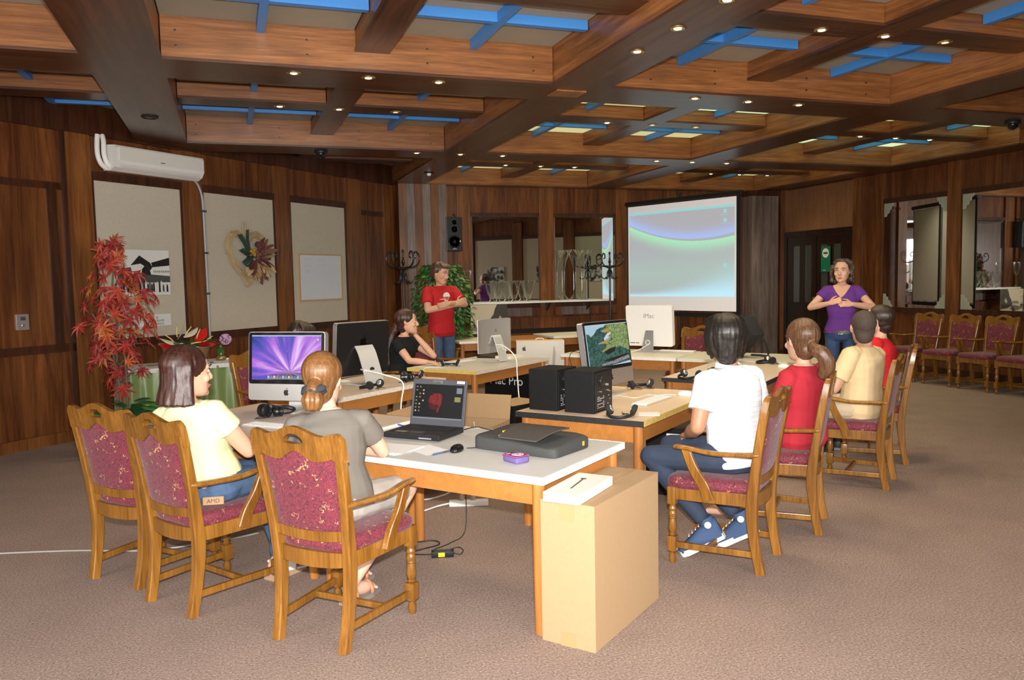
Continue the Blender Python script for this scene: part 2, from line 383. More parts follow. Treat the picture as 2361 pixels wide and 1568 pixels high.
# ------------------------------------------------------------------ right wall (plane x = 10.3)
wr = struct(ob('wall_right', None))
bx('wall_core', 10.3, 10.45, 7.75, 13.85, 0, 3.62, M_wall, wr)
bx('door_header', 10.27, 10.3, 11.41, 13.22, 2.40, 3.2, M_head, wr)
for y0, y1 in ((13.22, 13.36), (11.25, 11.40), (10.72, 10.86), (9.20, 9.44), (7.75, 7.95)): bx('post', 10.255, 10.3, y0, y1, .1, 3.22, M_post, wr)
for y0, y1 in ((9.44, 10.72), (7.95, 9.2)):
    bx('panel_trim', 10.262, 10.3, y0, y1, 2.72, 2.80, M_trim, wr); bx('panel_trim', 10.25, 10.3, y0, y1, .93, 1.02, M_trim, wr)
    mp_ = bx('mirror_pane', 10.275, 10.29, y0+.02, y1-.02, 1.02, 2.72, M_mirror, wr)
    orn = MB()
    for yy, sy in ((y0+.02, 1), (y1-.02, -1)):
        for zz, sz in ((2.72, -1), (1.02, 1)):
            pts = [(0, 0), (.19, 0), (.185, .04), (.15, .06), (.145, .10), (.11, .115), (.10, .16), (.06, .175), (.05, .215), (0, .22)]
            orn.prism([(yy+sy*p[0], zz+sz*p[1]) for p in pts], 10.27, 10.275, 'x')
    orn.build('etched_corner', plain('etched_glass', (.42, .43, .36), .55, .3, bump=.4, bscale=90), wr)
bx('wainscot', 10.28, 10.3, 7.95, 11.25, .1, .93, M_wall, wr)
m = MB(); m.box(10.24, 10.3, 7.75, 11.4, 0, .11); struct(m.build('baseboard_right', M_trim))
# dark double door with narrow glass strips
dr = struct(ob('door_1', None)); dr.location = (10.3, 12.32, 0)
bx('door_frame', -.05, -.012, .84, .92, 0, 2.4, M_dark, dr); bx('door_frame', -.05, -.012, -.92, -.84, 0, 2.4, M_dark, dr); bx('door_frame', -.05, -.012, -.84, .84, 2.30, 2.4, M_dark, dr)
M_dglass = plain('door_glass', (.05, .06, .055), .08, 0, spec=.9)
for s in (-1, 1):
    bx('door_leaf', -.035, -.012, min(s*.01, s*.83), max(s*.01, s*.83), .02, 2.29, M_dark, dr, .004)
    for k in (.22, .55):
        y = s*k; bx('glass_strip', -.04, -.035, y-.085, y+.085, 1.05, 2.12, M_dglass, dr)
        for q in (-.1, .1): bx('glazing_bead', -.045, -.035, y+q-.012, y+q+.012, 1.02, 2.15, plain('dark_bead', (.10, .085, .07), .3) if False else M_dark, dr)
    bx('door_handle', -.075, -.035, s*.06-.012, s*.06+.012, 1.0, 1.16, M_brass, dr, .004)
# ------------------------------------------------------------------ the rest of the room, behind and beside the photographer (seen only in the mirrors)
wd = struct(ob('wall_right_diagonal', None)); wd.location = (10.3, 7.8, 0); wd.rotation_euler = (0, 0, R(225))
# local x runs from the corner towards the photographer; the room is on the -y side
def dbox(name, s0, s1, z0, z1, n0, n1, mat):
    m = MB(); m.box(s0, s1, -n1, -n0, z0, z1); return m.build(name, mat, wd)
dbox('wall_core', -.1, 6.1, 0, 3.62, -.12, 0, M_wall)
for s0, s1 in ((.5, 1.7), (2.05, 3.3), (3.65, 4.85)):
    dbox('fabric_panel', s0, s1, 1.015, 2.735, 0, .012, M_fab)
    m = MB(); m.box((s0+s1)/2-.35, (s0+s1)/2+.2, -.03, -.012, 1.5, 1.95)
    pm, nt, bb_ = newmat('old_photo'); n = nd(nt, 'ShaderNodeTexNoise', i_Scale=9.0, i_Detail=6.0); tc = nd(nt, 'ShaderNodeTexCoord'); nt.links.new(tc.outputs['Object'], n.inputs['Vector'])
    cr = nd(nt, 'ShaderNodeValToRGB'); cr.color_ramp.elements[0].position = .42; cr.color_ramp.elements[1].position = .6; cr.color_ramp.elements[0].color = (.02, .02, .02, 1); cr.color_ramp.elements[1].color = (.6, .6, .58, 1)
    nt.links.new(n.outputs['Fac'], cr.inputs[0]); nt.links.new(cr.outputs[0], bb_.inputs['Base Color'])
    m.build('wall_photo', pm, wd)
for s0, s1 in ((.1, .45), (1.72, 2.02), (3.32, 3.62), (4.9, 5.2)): dbox('post', s0, s1, 0, 3.2, 0, .04, M_post)
dbox('rail', 0, 6, .92, 1.0, 0, .03, M_trim); dbox('rail', 0, 6, 2.75, 2.83, 0, .03, M_trim)
M_curt = plain('curtain', (.75, .74, .70), .8)
def sidewall(name, x0, x1, y0, y1, wins, axis):
    w = struct(ob(name, None)); bx('wall_core', x0, x1, y0, y1, 0, 3.62, M_wall, w); return w
w1 = sidewall('wall_rear', -4.7, 6.2, -3.75, -3.6, 0, 'x'); w2 = sidewall('wall_side', 6.0, 6.15, -3.7, 3.55, 0, 'y'); w3 = sidewall('wall_far_left', -4.65, -4.5, -3.7, 6.7, 0, 'y')
for n_, (cx, cy, ax) in enumerate(((-1.6, -3.6, 'x'), (2.9, -3.6, 'x'), (-4.5, 2.0, 'y'))):
    wv = struct(ob('window_%d' % (n_+1), None)); wv.location = (cx, cy, 0)  # windows added here to give the fill lamps a source
    if ax == 'y': wv.rotation_euler = (0, 0, R(-90))
    m = MB(); m.box(-1.8, 1.8, 0, .06, .65, .75); m.box(-1.8, 1.8, 0, .06, 2.75, 2.85); m.box(-1.8, -1.7, 0, .06, .75, 2.75); m.box(1.7, 1.8, 0, .06, .75, 2.75); m.box(-.03, .03, 0, .06, .75, 2.75); m.build('window_frame', M_white, wv)
    m = MB(); pts = [(-1.7+3.4*i/120, .10+.03*math.sin(i*.9)) for i in range(121)]
    m.add([(p[0], p[1], z) for z in (.7, 2.8) for p in pts], [(i, i+1, 122+i, 121+i) for i in range(120)]); m.build('curtain', M_curt, wv, True)
# ------------------------------------------------------------------ furniture materials
M_oak = wood('honey_oak', (.165, .062, .008), (.31, .138, .022), 'z', 16, .07, .3, bump=.03, coat=.35)
M_orange = wood('orange_wood', (.36, .138, .030), (.46, .185, .043), 'x', 10, .05, .36, bump=0, coat=.15, cont=.35)
M_orangez = wood('orange_wood_leg', (.34, .125, .026), (.48, .195, .046), 'z', 10, .05, .34, bump=0, coat=.2, cont=.5)
def uphol():
    m, nt, b = newmat('maroon_fabric'); tc = nd(nt, 'ShaderNodeTexCoord')
    nz = nd(nt, 'ShaderNodeTexNoise', i_Scale=28.0, i_Detail=2.0); nt.links.new(tc.outputs['Object'], nz.inputs['Vector'])
    ad = nd(nt, 'ShaderNodeMix', data_type='RGBA', blend_type='LINEAR_LIGHT'); ad.inputs[0].default_value = .035
    nt.links.new(tc.outputs['Object'], ad.inputs[6]); nt.links.new(nz.outputs['Color'], ad.inputs[7])
    vo = nd(nt, 'ShaderNodeTexVoronoi', feature='DISTANCE_TO_EDGE', i_Scale=72.0); nt.links.new(ad.outputs[2], vo.inputs['Vector'])
    cr = nd(nt, 'ShaderNodeValToRGB'); e = cr.color_ramp.elements; e[0].position = .02; e[0].color = (.05, .009, .017, 1); e[1].position = .16; e[1].color = (.20, .019, .038, 1)
    nt.links.new(vo.outputs['Distance'], cr.inputs[0])
    v2 = nd(nt, 'ShaderNodeTexVoronoi', feature='DISTANCE_TO_EDGE', i_Scale=50.0); nt.links.new(ad.outputs[2], v2.inputs['Vector'])
    n2 = nd(nt, 'ShaderNodeTexNoise', i_Scale=24.0, i_Detail=2.0); nt.links.new(tc.outputs['Object'], n2.inputs['Vector'])
    lt = nd(nt, 'ShaderNodeMath', operation='LESS_THAN'); lt.inputs[1].default_value = .035; nt.links.new(v2.outputs['Distance'], lt.inputs[0])
    gt = nd(nt, 'ShaderNodeMath', operation='GREATER_THAN'); gt.inputs[1].default_value = .63; nt.links.new(n2.outputs['Fac'], gt.inputs[0])
    ml = nd(nt, 'ShaderNodeMath', operation='MULTIPLY'); nt.links.new(lt.outputs[0], ml.inputs[0]); nt.links.new(gt.outputs[0], ml.inputs[1])
    mx = nd(nt, 'ShaderNodeMix', data_type='RGBA'); mx.inputs[7].default_value = (.66, .42, .16, 1); nt.links.new(ml.outputs[0], mx.inputs[0]); nt.links.new(cr.outputs[0], mx.inputs[6])
    nt.links.new(mx.outputs[2], b.inputs['Base Color']); b.inputs['Roughness'].default_value = .75; b.inputs['Sheen Weight'].default_value = .15
    return m
M_up = uphol()
# ------------------------------------------------------------------ carved armchair (local: faces +y)
def rsweep(mb, pts, wx, wt, ch=.25):
    # rectangular bar with chamfered corners; wx along local x, wt across in the y-z plane
    P = [Vector(p) for p in pts]; rings = []
    for i, p in enumerate(P):
        t = (P[min(i+1, len(P)-1)]-P[max(i-1, 0)]); t.x = 0; t.normalize(); n = Vector((0, t.z, -t.y))
        ax = (wx[i] if isinstance(wx, list) else wx)/2; an = (wt[i] if isinstance(wt, list) else wt)/2; c = ch*min(ax, an)
        q = [(ax-c, an), (-ax+c, an), (-ax, an-c), (-ax, -an+c), (-ax+c, -an), (ax-c, -an), (ax, -an+c), (ax, an-c)]
        rings.append([tuple(p+Vector((u, 0, 0))+n*v) for u, v in q])
    mb.loft(rings)
def backy(z): return -.222-.088*max(0, (z-.42)/.56)**1.25
def chair_proto():
    t = thing('armchair', 'proto', 'chair')
    for s in (-1, 1):
        m = MB(); pts = bez([(s*.183, -.262, 0), (s*.188, -.232, .16), (s*.193, -.216, .34), (s*.200, backy(.5), .5), (s*.212, backy(.7), .7), (s*.222, backy(.9), .9)], 4)
        rsweep(m, pts, .042, [.048+.012*math.exp(-((p.z-.36)/.15)**2)-.012*max(0, p.z-.5) for p in pts]); m.build('leg', M_oak, t, 30)
        m = MB(); x = s*.222; y = .215
        m.box(x-.024, x+.024, y-.024, y+.024, .335, .435, b=.005); m.box(x-.026, x+.026, y-.026, y+.026, .07, .155, b=.006)
        prof = [(.021, .335), (.016, .325), (.022, .312), (.022, .305), (.017, .298), (.022, .288), (.024, .275), (.019, .262), (.022, .256), (.018, .25), (.021, .235), (.0245, .205), (.022, .185), (.015, .17), (.022, .163), (.016, .155)]
        m.lathe(list(reversed(prof)), 14, TR(x, y, 0)); m.lathe([(.014, 0), (.019, .01), (.021, .03), (.019, .05), (.012, .058), (.021, .068), (.02, .07)], 14, TR(x, y, 0))
        m.build('leg', M_oak, t, 30)
        m = MB(); m.box(-.011, .011, -.235, .20, .088, .122, TR(s*.205, 0, 0) @ Matrix.Rotation(-s*.075, 4, 'Z'), b=.004); m.build('stretcher', M_oak, t)
        m = MB(); pts = bez([(s*.214, -.262, .652), (s*.236, -.16, .648), (s*.258, -.02, .648), (s*.266, .10, .664), (s*.262, .175, .668)], 5)
        m.tube(pts, [(.024 if i > 2 else .017+.003*i, .014) for i in range(len(pts))], 10); m.ball((s*.262, .175, .668), (.023, .022, .014), 10)
        m.build('armrest', M_oak, t, 50)
        m = MB(); pts = bez([(s*.236, .005, .385), (s*.242, .03, .46), (s*.252, .082, .55), (s*.260, .125, .66)], 4); rsweep(m, pts, .03, [.062-.018*i/12 for i in range(13)]); m.build('arm_support', M_oak, t, 30)
        m = MB(); m.box(-.012, .012, -.225, .215, .362, .432, TR(s*.208, 0, 0) @ Matrix.Rotation(-s*.06, 4, 'Z'), b=.004); m.build('seat_rail', M_oak, t)
    m = MB(); m.box(-.195, .195, .012, .034, .09, .118, b=.004); m.build('stretcher', M_oak, t)
    m = MB(); m.box(-.2, .2, .203, .227, .362, .432, b=.004); m.build('seat_rail', M_oak, t)
    m = MB(); n = 12; rings = []
    for i in range(n+1):
        x = -.178+.356*i/n; yb = -.232-.022*(1-(x/.178)**2); zd = -.010*(1-(x/.178)**2)
        rings.append([(x, yb, .368+zd), (x, yb+.02, .368+zd), (x, yb+.02, .43), (x, yb, .43)])
    m.loft(rings); m.build('seat_rail', M_oak, t, 30)
    # lower back rail
    m = MB(); rings = []
    for i in range(n+1):
        x = -.185+.37*i/n; q = 1-(x/.185)**2; y = backy(.51)-.012*q
        rings.append([(x, y-.012, .487-.012*q), (x, y+.012, .487-.012*q), (x, y+.010, .533-.012*q), (x, y-.014, .533-.012*q)])
    m.loft(rings); m.build('back_rail', M_oak, t, 30)
    # upholstered back: wavy top edge
    def ztop(x): return .868+.022*math.cos(x/.10*math.pi)*(1 if abs(x) < .1 else 0)-.022*(abs(x) >= .1)*math.cos((abs(x)-.1)/.2*math.pi)*1.0
    m = MB(); nx, nz = 16, 10; fr = []; bk = []
    for j in range(nz+1):
        for i in range(nx+1):
            u = -1+2*i/nx; hw = .172+.022*j/nz; x = u*hw; z = .522+(ztop(u*.2)-.522)*j/nz; ed = max(abs(u), abs(2*j/nz-1))**6
            y = backy(z)-.012*(1-u*u); fr.append((x, y+.026-.012*ed, z)); bk.append((x, y-.020+.012*ed, z))
    N = nx+1; o = len(fr); fs = []
    for j in range(nz):
        for i in range(nx):
            a = j*N+i; fs.append((a, a+1, a+1+N, a+N)); fs.append((o+a, o+a+N, o+a+N+1, o+a+1))
    bd = [i for i in range(N)]+[j*N+nx for j in range(1, nz+1)]+[nz*N+i for i in range(nx-1, -1, -1)]+[j*N for j in range(nz-1, 0, -1)]
    for k in range(len(bd)): a, b2 = bd[k], bd[(k+1) % len(bd)]; fs.append((a, b2, o+b2, o+a))
    m.add(fr+bk, fs); m.build('backrest', M_up, t, 60)
    # crest rail with a handle slot
    def ctop(x):
        ax = abs(x)
        return .995-.0*ax if ax < .001 else (.955+.040*(.5+.5*math.cos(min(ax/.15, 1)*math.pi)) if ax < .15 else (.955+.016*math.sin(min((ax-.15)/.075, 1)*math.pi/2) if ax < .225 else .971-.03*((ax-.225)/.025)**2))
    def cbot(x): return min(ztop(max(-.2, min(.2, x)))-.004, .90) if abs(x) < .2 else .846+.0*x
    def chb(x): return .922-.004*math.cos(x/.055*math.pi/2)
    def cht(x): return .922+.040*math.sqrt(max(0, 1-(x/.055)**2))
    xs = [-.25, -.248, -.24, -.225, -.205, -.19, -.17, -.15, -.12, -.09, -.07, -.055, -.053, -.045, -.03, -.015, 0]; xs = xs+[-x for x in reversed(xs[:-1])]
    m = MB(); vs = []; fs = []
    def V(x, z, f): y = backy(z)-.014*(1-(x/.25)**2)+(.018 if f else -.018)*(1-.35*max(0, (z-.93)/.07)); vs.append((x, y, z)); return len(vs)-1
    def cell(x0, x1, a0, b0, a1, b1):   # bottom a, top b at x0,x1
        q = [V(x0, a0, 1), V(x1, a1, 1), V(x1, b1, 1), V(x0, b0, 1), V(x0, a0, 0), V(x1, a1, 0), V(x1, b1, 0), V(x0, b0, 0)]
        fs.extend([(q[0], q[1], q[2], q[3]), (q[7], q[6], q[5], q[4]), (q[0], q[4], q[5], q[1]), (q[3], q[2], q[6], q[7])])
        return q
    for i in range(len(xs)-1):
        x0, x1 = xs[i], xs[i+1]
        if abs(x0+x1)/2 < .055:
            cell(x0, x1, cbot(x0), chb(x0), cbot(x1), chb(x1)); q = cell(x0, x1, cht(x0), ctop(x0), cht(x1), ctop(x1))
        else:
            q = cell(x0, x1, cbot(x0), ctop(x0), cbot(x1), ctop(x1))
            if i == 0: fs.append((q[0], q[3], q[7], q[4]))
            if i == len(xs)-2: fs.append((q[1], q[5], q[6], q[2]))
    m.add(vs, fs); bm = bmesh.new(); me = m.mesh('crest_rail', M_oak, False, False); bm.from_mesh(me); bmesh.ops.remove_doubles(bm, verts=bm.verts, dist=.0004); bmesh.ops.recalc_face_normals(bm, faces=bm.faces)
    bmesh.ops.bevel(bm, geom=[e for e in bm.edges if len(e.link_faces) == 2 and e.calc_face_angle(0) > 1.0], offset=.006, segments=2, affect='EDGES', clamp_overlap=True)
    bm.to_mesh(me); bm.free(); me.shade_smooth(); me.set_sharp_from_angle(angle=R(40)); ob('crest_rail', me, t)
    # seat cushion
    m = MB(); rings = []
    for z, k in ((.426, .97), (.432, 1.0), (.455, 1.015), (.475, 1.0), (.487, .95), (.494, .85), (.499, .6), (.50, .2)):
        ring = []
        for i in range(40):
            a = 2*math.pi*i/40; cx, sy = math.cos(a), math.sin(a); px = math.copysign(abs(cx)**.35, cx); py = math.copysign(abs(sy)**.35, sy)
            y = .015+.245*py*k; w = .222+.03*(y/.25); ring.append((px*w*k, y, z))
        rings.append(ring)
    m.loft(rings); m.build('seat_cushion', M_up, t, 60)
    return t
CH = chair_proto(); CHUSED = [False]
def chair(loc, face, label, group):
    # face: world heading in degrees
    rz = R(face-90); loc = Vector(loc)+Vector((math.cos(R(face)), math.sin(R(face)), 0))*.035
    if not CHUSED[0]: CHUSED[0] = True; o = CH; o.location = loc; o.rotation_euler = (0, 0, rz); o['label'] = label
    else: o = dup(CH, loc, rz, label)
    o['group'] = group; return o
GA = 'carved armchairs in the hall'
AD = math.degrees(ANG)
chair(ab(-.33, .90), AD+6, 'carved oak armchair with maroon back under the woman in grey, nearest the camera', GA)
chair(ab(-.38, 1.775), AD-4, 'carved oak armchair with maroon back under the woman in pale yellow', GA)
chair(ab(-.315, 2.37), AD+4, 'empty leftmost carved oak armchair behind the woman in pale yellow', GA)
chair(ab(1.43, -.385), AD+90, 'carved oak armchair under the man in the white checked shirt', GA)
chair(ab(2.245, -.50), AD+96, 'carved oak armchair under the ponytailed woman in red', GA)
chair(ab(3.57, -.74), AD+89, 'carved oak armchair under the man in the sand coloured shirt', GA)
chair(ab(4.46, -.75), AD+98, 'carved oak armchair under the man in red, partly hidden behind the sand shirted man', GA)
chair(ab(3.58, 3.86), AD+277, 'carved armchair under the woman in the black top', GA)
chair(ab(4.55, 4.05), AD+262, 'empty carved armchair between the woman in black and the standing man', GA)
chair((2.62, 10.75, 0), 270, 'carved armchair half hidden behind the standing man and the ficus', GA)
chair(ab(6.22, 1.50), AD+176, 'empty carved armchair behind the white computer, below the projection screen', GA)
chair(ab(1.98, 3.92), AD+268, 'carved armchair of the man behind the aurora screen', GA)
ROW = 'armchairs lined up along the right wall'
for yy, l in ((9.28, 'first chair of the right wall row, mostly hidden behind the man in red'), (8.66, 'second chair of the row under the right wall mirrors'), (8.07, 'third chair of the row under the right wall mirrors'), (7.49, 'last chair of the right wall row, cut by the picture edge')):
    chair((9.52, yy, 0), 180, l, ROW)
# ------------------------------------------------------------------ tables
def tabletop_mat(name, c, n=.05): return plain(name, c, .4, noise=n, nscale=7)
M_tw = plain('white_edge', (.80, .77, .70), .5, noise=.12, nscale=14)
M_tgrey = tabletop_mat('grey_laminate', (.60, .59, .56)); M_tpink = tabletop_mat('pink_laminate', (.64, .52, .42)); M_tbeech = tabletop_mat('beech_laminate', (.76, .58, .40)); M_tcream = tabletop_mat('cream_laminate', (.66, .62, .50))
M_bedge = plain('black_edge', (.02, .02, .022), .45, noise=.6, nscale=60); M_yedge = plain('yellow_edge', (.62, .46, .13), .6, noise=.3, nscale=40); M_medge = plain('chipped_edge', (.62, .56, .48), .7, noise=.45, nscale=45)
def table(a0, a1, b0, b1, z, top, edges, label, group='work tables', rot=None, org=None):
    # edges: material of the edge strips at (a0, a1, b0, b1)
    c = ab((a0+a1)/2, (b0+b1)/2) if org is None else Vector(org); la, lb = (a1-a0)/2, (b1-b0)/2
    t = thing('work_table', label, 'table', c, ANG if rot is None else rot, group)
    m = MB(); m.box(-la+.008, la-.008, -lb+.008, lb-.008, z-.032, z, b=.002); m.build('table_top', top, t)
    for nm, bxs, mt in (('edge_strip', (-la, -la+.008, -lb, lb), edges[0]), ('edge_strip', (la-.008, la, -lb, lb), edges[1]), ('edge_strip', (-la+.008, la-.008, -lb, -lb+.008), edges[2]), ('edge_strip', (-la+.008, la-.008, lb-.008, lb), edges[3])):
        m = MB(); m.box(*bxs, z-.033, z+.001); m.build(nm, mt, t)
    i = .045; ap = .105
    for x0, x1, y0, y1 in ((-la+i, -la+i+.02, -lb+i+.03, lb-i-.03), (la-i-.02, la-i, -lb+i+.03, lb-i-.03), (-la+i+.03, la-i-.03, -lb+i, -lb+i+.02), (-la+i+.03, la-i-.03, lb-i-.02, lb-i)):
        m = MB(); m.box(x0, x1, y0, y1, z-.033-ap, z-.033); m.build('apron', M_orange, t)
    for sx in (-1, 1):
        for sy in (-1, 1):
            m = MB(); m.lathe([(.025, 0), (.027, .01), (.030, .3), (.031, z-.033)], 18, TR(sx*(la-i-.008), sy*(lb-i-.008), 0)); m.build('leg', M_orangez, t, 40)
    return t
table(0, .87, 0, 1.40, .73, M_tgrey, (M_tw, M_tw, M_tw, M_tw), 'nearest work table with chipped white edges, holding the laptop and bag')
table(0, .95, 1.42, 2.88, .74, M_tpink, (M_orange, M_orange, M_tw, M_orange), 'work table in front of the two women, holding the aurora screen computer')
table(1.36, 2.74, .10, .98, .75, M_tbeech, (M_bedge, M_bedge, M_yedge, M_yedge), 'beech work table with a black edge, holding the two loudspeakers')
table(3.44, 4.86, -.06, .80, .74, M_tpink, (M_bedge, M_bedge, M_bedge, M_yedge), 'work table with a black edge in front of the ponytailed woman')
table(1.40, 2.75, 2.56, 3.40, .73, M_tpink, (M_medge, M_medge, M_medge, M_medge), 'work table with mottled chipped edge under the black backed computer')
table(3.28, 4.70, 2.60, 3.44, .73, M_tgrey, (M_yedge, M_medge, M_medge, M_medge), 'work table with yellow end edge under the thin silver monitor')
table(5.12, 5.95, 1.30, 2.68, .73, M_tcream, (M_tw, M_tw, M_tw, M_tw), 'cream work table under the white computer')
table(5.12, 5.95, -.12, 1.28, .73, M_tcream, (M_tcream, M_tcream, M_tcream, M_tcream), 'cream work table carrying the black shoulder bag, behind the ponytailed woman')
GF = 'spare tables below the mirrors'
table(0, .72, 0, .72, .72, M_tcream, (M_tw,)*4, 'spare cream table below the wall mirrors, right of the ficus', GF, R(-3), (3.42, 11.42, 0))
table(0, .66, 0, .62, .71, M_orange, (M_orange, M_bedge, M_orange, M_orange), 'small spare orange table behind the white computer carton', GF, R(-2), (4.16, 11.62, 0))
table(0, 1.2, 0, .75, .72, M_tcream, (M_tw,)*4, 'spare cream table behind the temple screen computer', GF, R(4), (5.16, 11.72, 0))
# ------------------------------------------------------------------ computers and desk things
M_alu = plain('aluminium', (.60, .60, .59), .38, .85); M_aluw = plain('pale_aluminium', (.72, .72, .70), .4, .5)
M_bez = plain('black_bezel', (.006, .006, .007), .06, spec=.6); M_bback = plain('black_back', (.010, .010, .011), .3)
M_wplas = plain('white_plastic', (.80, .80, .77), .3); M_key = plain('key_white', (.86, .86, .84), .4); M_gkey = plain('grey_gap', (.45, .45, .44), .5)
M_dgrey = plain('dark_grey_plastic', (.014, .014, .016), .45, spec=.3); M_lgrey = plain('laptop_grey', (.06, .06, .07), .45, spec=.3); M_foam = plain('black_foam', (.012, .012, .012), .85)
M_silver = plain('silver', (.62, .62, .62), .3, .8); M_wcable = plain('white_cable', (.78, .78, .76), .45); M_bcable = plain('black_cable', (.012, .012, .012), .5)
M_paper = plain('paper', (.82, .82, .80), .8); M_card = plain('cardboard', (.375, .245, .13), .85, noise=.06, nscale=60, bump=.1, bscale=30); M_tape = plain('brown_tape', (.40, .25, .12), .35)
M_carton = plain('white_carton', (.74, .71, .64), .55); M_boxblk = plain('black_carton', (.008, .008, .009), .35)
def emi(name, c, s=1.0):
    m, nt, b = newmat(name); b.inputs['Base Color'].default_value = (.004, .004, .004, 1); b.inputs['Roughness'].default_value = .3; b.inputs['Specular IOR Level'].default_value = .12
    b.inputs['Emission Color'].default_value = tuple(c)+(1,); b.inputs['Emission Strength'].default_value = s; return m
def flat(mb, pts, y, d=.0004):
    # a thin printed patch in the local x-z plane, proud by y
    mb.prism(pts, y, y+d, 'y'); return mb
def ell(cx, cz, rx, rz, n=18, a0=0, a1=2*math.pi): return [(cx+rx*math.cos(a0+(a1-a0)*i/n), cz+rz*math.sin(a0+(a1-a0)*i/n)) for i in range(n if a1-a0 > 6.2 else n+1)]
APPLE = [(0, .36), (.10, .42), (.24, .42), (.36, .34), (.40, .28), (.30, .19), (.27, .06), (.32, -.08), (.43, -.17), (.36, -.32), (.24, -.46), (.13, -.48), (.0, -.43), (-.13, -.48), (-.24, -.46), (-.37, -.30), (-.45, -.06), (-.43, .18), (-.34, .34), (-.22, .42), (-.10, .42)]
LEAF = [(0, .47), (.02, .60), (.10, .69), (.20, .72), (.19, .60), (.11, .50)]
def apple(cx, cz, s, y, mat, par, flip=1):
    m = MB(); flat(m, [(cx+flip*p[0]*s, cz+p[1]*s) for p in APPLE], y); flat(m, [(cx+flip*p[0]*s, cz+p[1]*s) for p in LEAF], y); return m.build('logo', mat, par)
def rrect(x0, x1, z0, z1, r, n=5):
    out = []
    for cx, cz, a in ((x1-r, z1-r, 0), (x0+r, z1-r, 90), (x0+r, z0+r, 180), (x1-r, z0+r, 270)):
        out += [(cx+r*math.cos(R(a+90*i/n)), cz+r*math.sin(R(a+90*i/n))) for i in range(n+1)]
    return out
def tilt_child(o, ang, pz): o.matrix_local = TR(0, 0, pz) @ RX(ang) @ TR(0, 0, -pz); return o
# screen pictures ------------------------------------------------------------
def aurora():
    m, nt, b = newmat('aurora_screen'); tc = nd(nt, 'ShaderNodeTexCoord'); sp = nd(nt, 'ShaderNodeSeparateXYZ'); nt.links.new(tc.outputs['Object'], sp.inputs[0])
    def mth(op, a, c=None):
        n = nd(nt, 'ShaderNodeMath', operation=op)
        for k, v in enumerate((a, c)):
            if v is None: continue
            if isinstance(v, (int, float)): n.inputs[k].default_value = v
            else: nt.links.new(v, n.inputs[k])
        return n.outputs[0]
    X = mth('SUBTRACT', sp.outputs[0], -.03); Z = mth('SUBTRACT', sp.outputs[2], .262)
    ang = mth('ARCTAN2', X, Z); rad = mth('SQRT', mth('ADD', mth('MULTIPLY', X, X), mth('MULTIPLY', Z, Z)))
    cb = nd(nt, 'ShaderNodeCombineXYZ'); nt.links.new(mth('MULTIPLY', ang, 2.2), cb.inputs[0]); nt.links.new(mth('MULTIPLY', rad, 1.5), cb.inputs[1])
    n = nd(nt, 'ShaderNodeTexNoise', i_Scale=1.15, i_Detail=3.0); nt.links.new(cb.outputs[0], n.inputs['Vector'])
    cr = nd(nt, 'ShaderNodeValToRGB'); e = cr.color_ramp.elements; e[0].position = .32; e[0].color = (.008, .02, .10, 1); e[1].position = .74; e[1].color = (.85, .62, 1, 1)
    for p, c in ((.42, (.05, .08, .42)), (.52, (.17, .10, .62)), (.62, (.55, .20, .80))): k = e.new(p); k.color = c+(1,)
    glow = nd(nt, 'ShaderNodeMapRange'); glow.inputs[1].default_value = 0; glow.inputs[2].default_value = .42; glow.inputs[3].default_value = .17; glow.inputs[4].default_value = -.03; nt.links.new(rad, glow.inputs[0])
    nt.links.new(mth('ADD', n.outputs['Fac'], glow.outputs[0]), cr.inputs[0])
    # dark curved horizon
    hz = mth('ADD', mth('MULTIPLY', mth('MULTIPLY', X, X), 1.6), mth('MULTIPLY', Z, 1.0)); st = nd(nt, 'ShaderNodeMapRange'); st.inputs[1].default_value = -.035; st.inputs[2].default_value = .03; nt.links.new(hz, st.inputs[0])
    mx = nd(nt, 'ShaderNodeMix', data_type='RGBA'); mx.inputs[6].default_value = (.006, .008, .025, 1); nt.links.new(st.outputs[0], mx.inputs[0]); nt.links.new(cr.outputs[0], mx.inputs[7])
    vs = nd(nt, 'ShaderNodeTexVoronoi', i_Scale=38.0); nt.links.new(tc.outputs['Object'], vs.inputs['Vector'])
    lt = mth('LESS_THAN', vs.outputs['Distance'], .07); mx2 = nd(nt, 'ShaderNodeMix', data_type='RGBA'); mx2.inputs[7].default_value = (.8, .85, 1, 1); nt.links.new(lt, mx2.inputs[0]); nt.links.new(mx.outputs[2], mx2.inputs[6])
    nt.links.new(mx2.outputs[2], b.inputs['Emission Color']); b.inputs['Emission Strength'].default_value = .95; b.inputs['Base Color'].default_value = (.005, .005, .005, 1); b.inputs['Roughness'].default_value = .08
    return m
def nscreen(name, c0, c1, sc, s=.8):
    m, nt, b = newmat(name); tc = nd(nt, 'ShaderNodeTexCoord'); n = nd(nt, 'ShaderNodeTexNoise', i_Scale=sc, i_Detail=6.0, i_Roughness=.7); nt.links.new(tc.outputs['Object'], n.inputs['Vector'])
    cr = nd(nt, 'ShaderNodeValToRGB'); cr.color_ramp.elements[0].position = .36; cr.color_ramp.elements[1].position = .66; cr.color_ramp.elements[0].color = tuple(c0)+(1,); cr.color_ramp.elements[1].color = tuple(c1)+(1,)
    nt.links.new(n.outputs['Fac'], cr.inputs[0]); nt.links.new(cr.outputs[0], b.inputs['Emission Color']); b.inputs['Emission Strength'].default_value = s; b.inputs['Base Color'].default_value = (.004, .004, .004, 1); b.inputs['Roughness'].default_value = .3; b.inputs['Specular IOR Level'].default_value = .12; return m
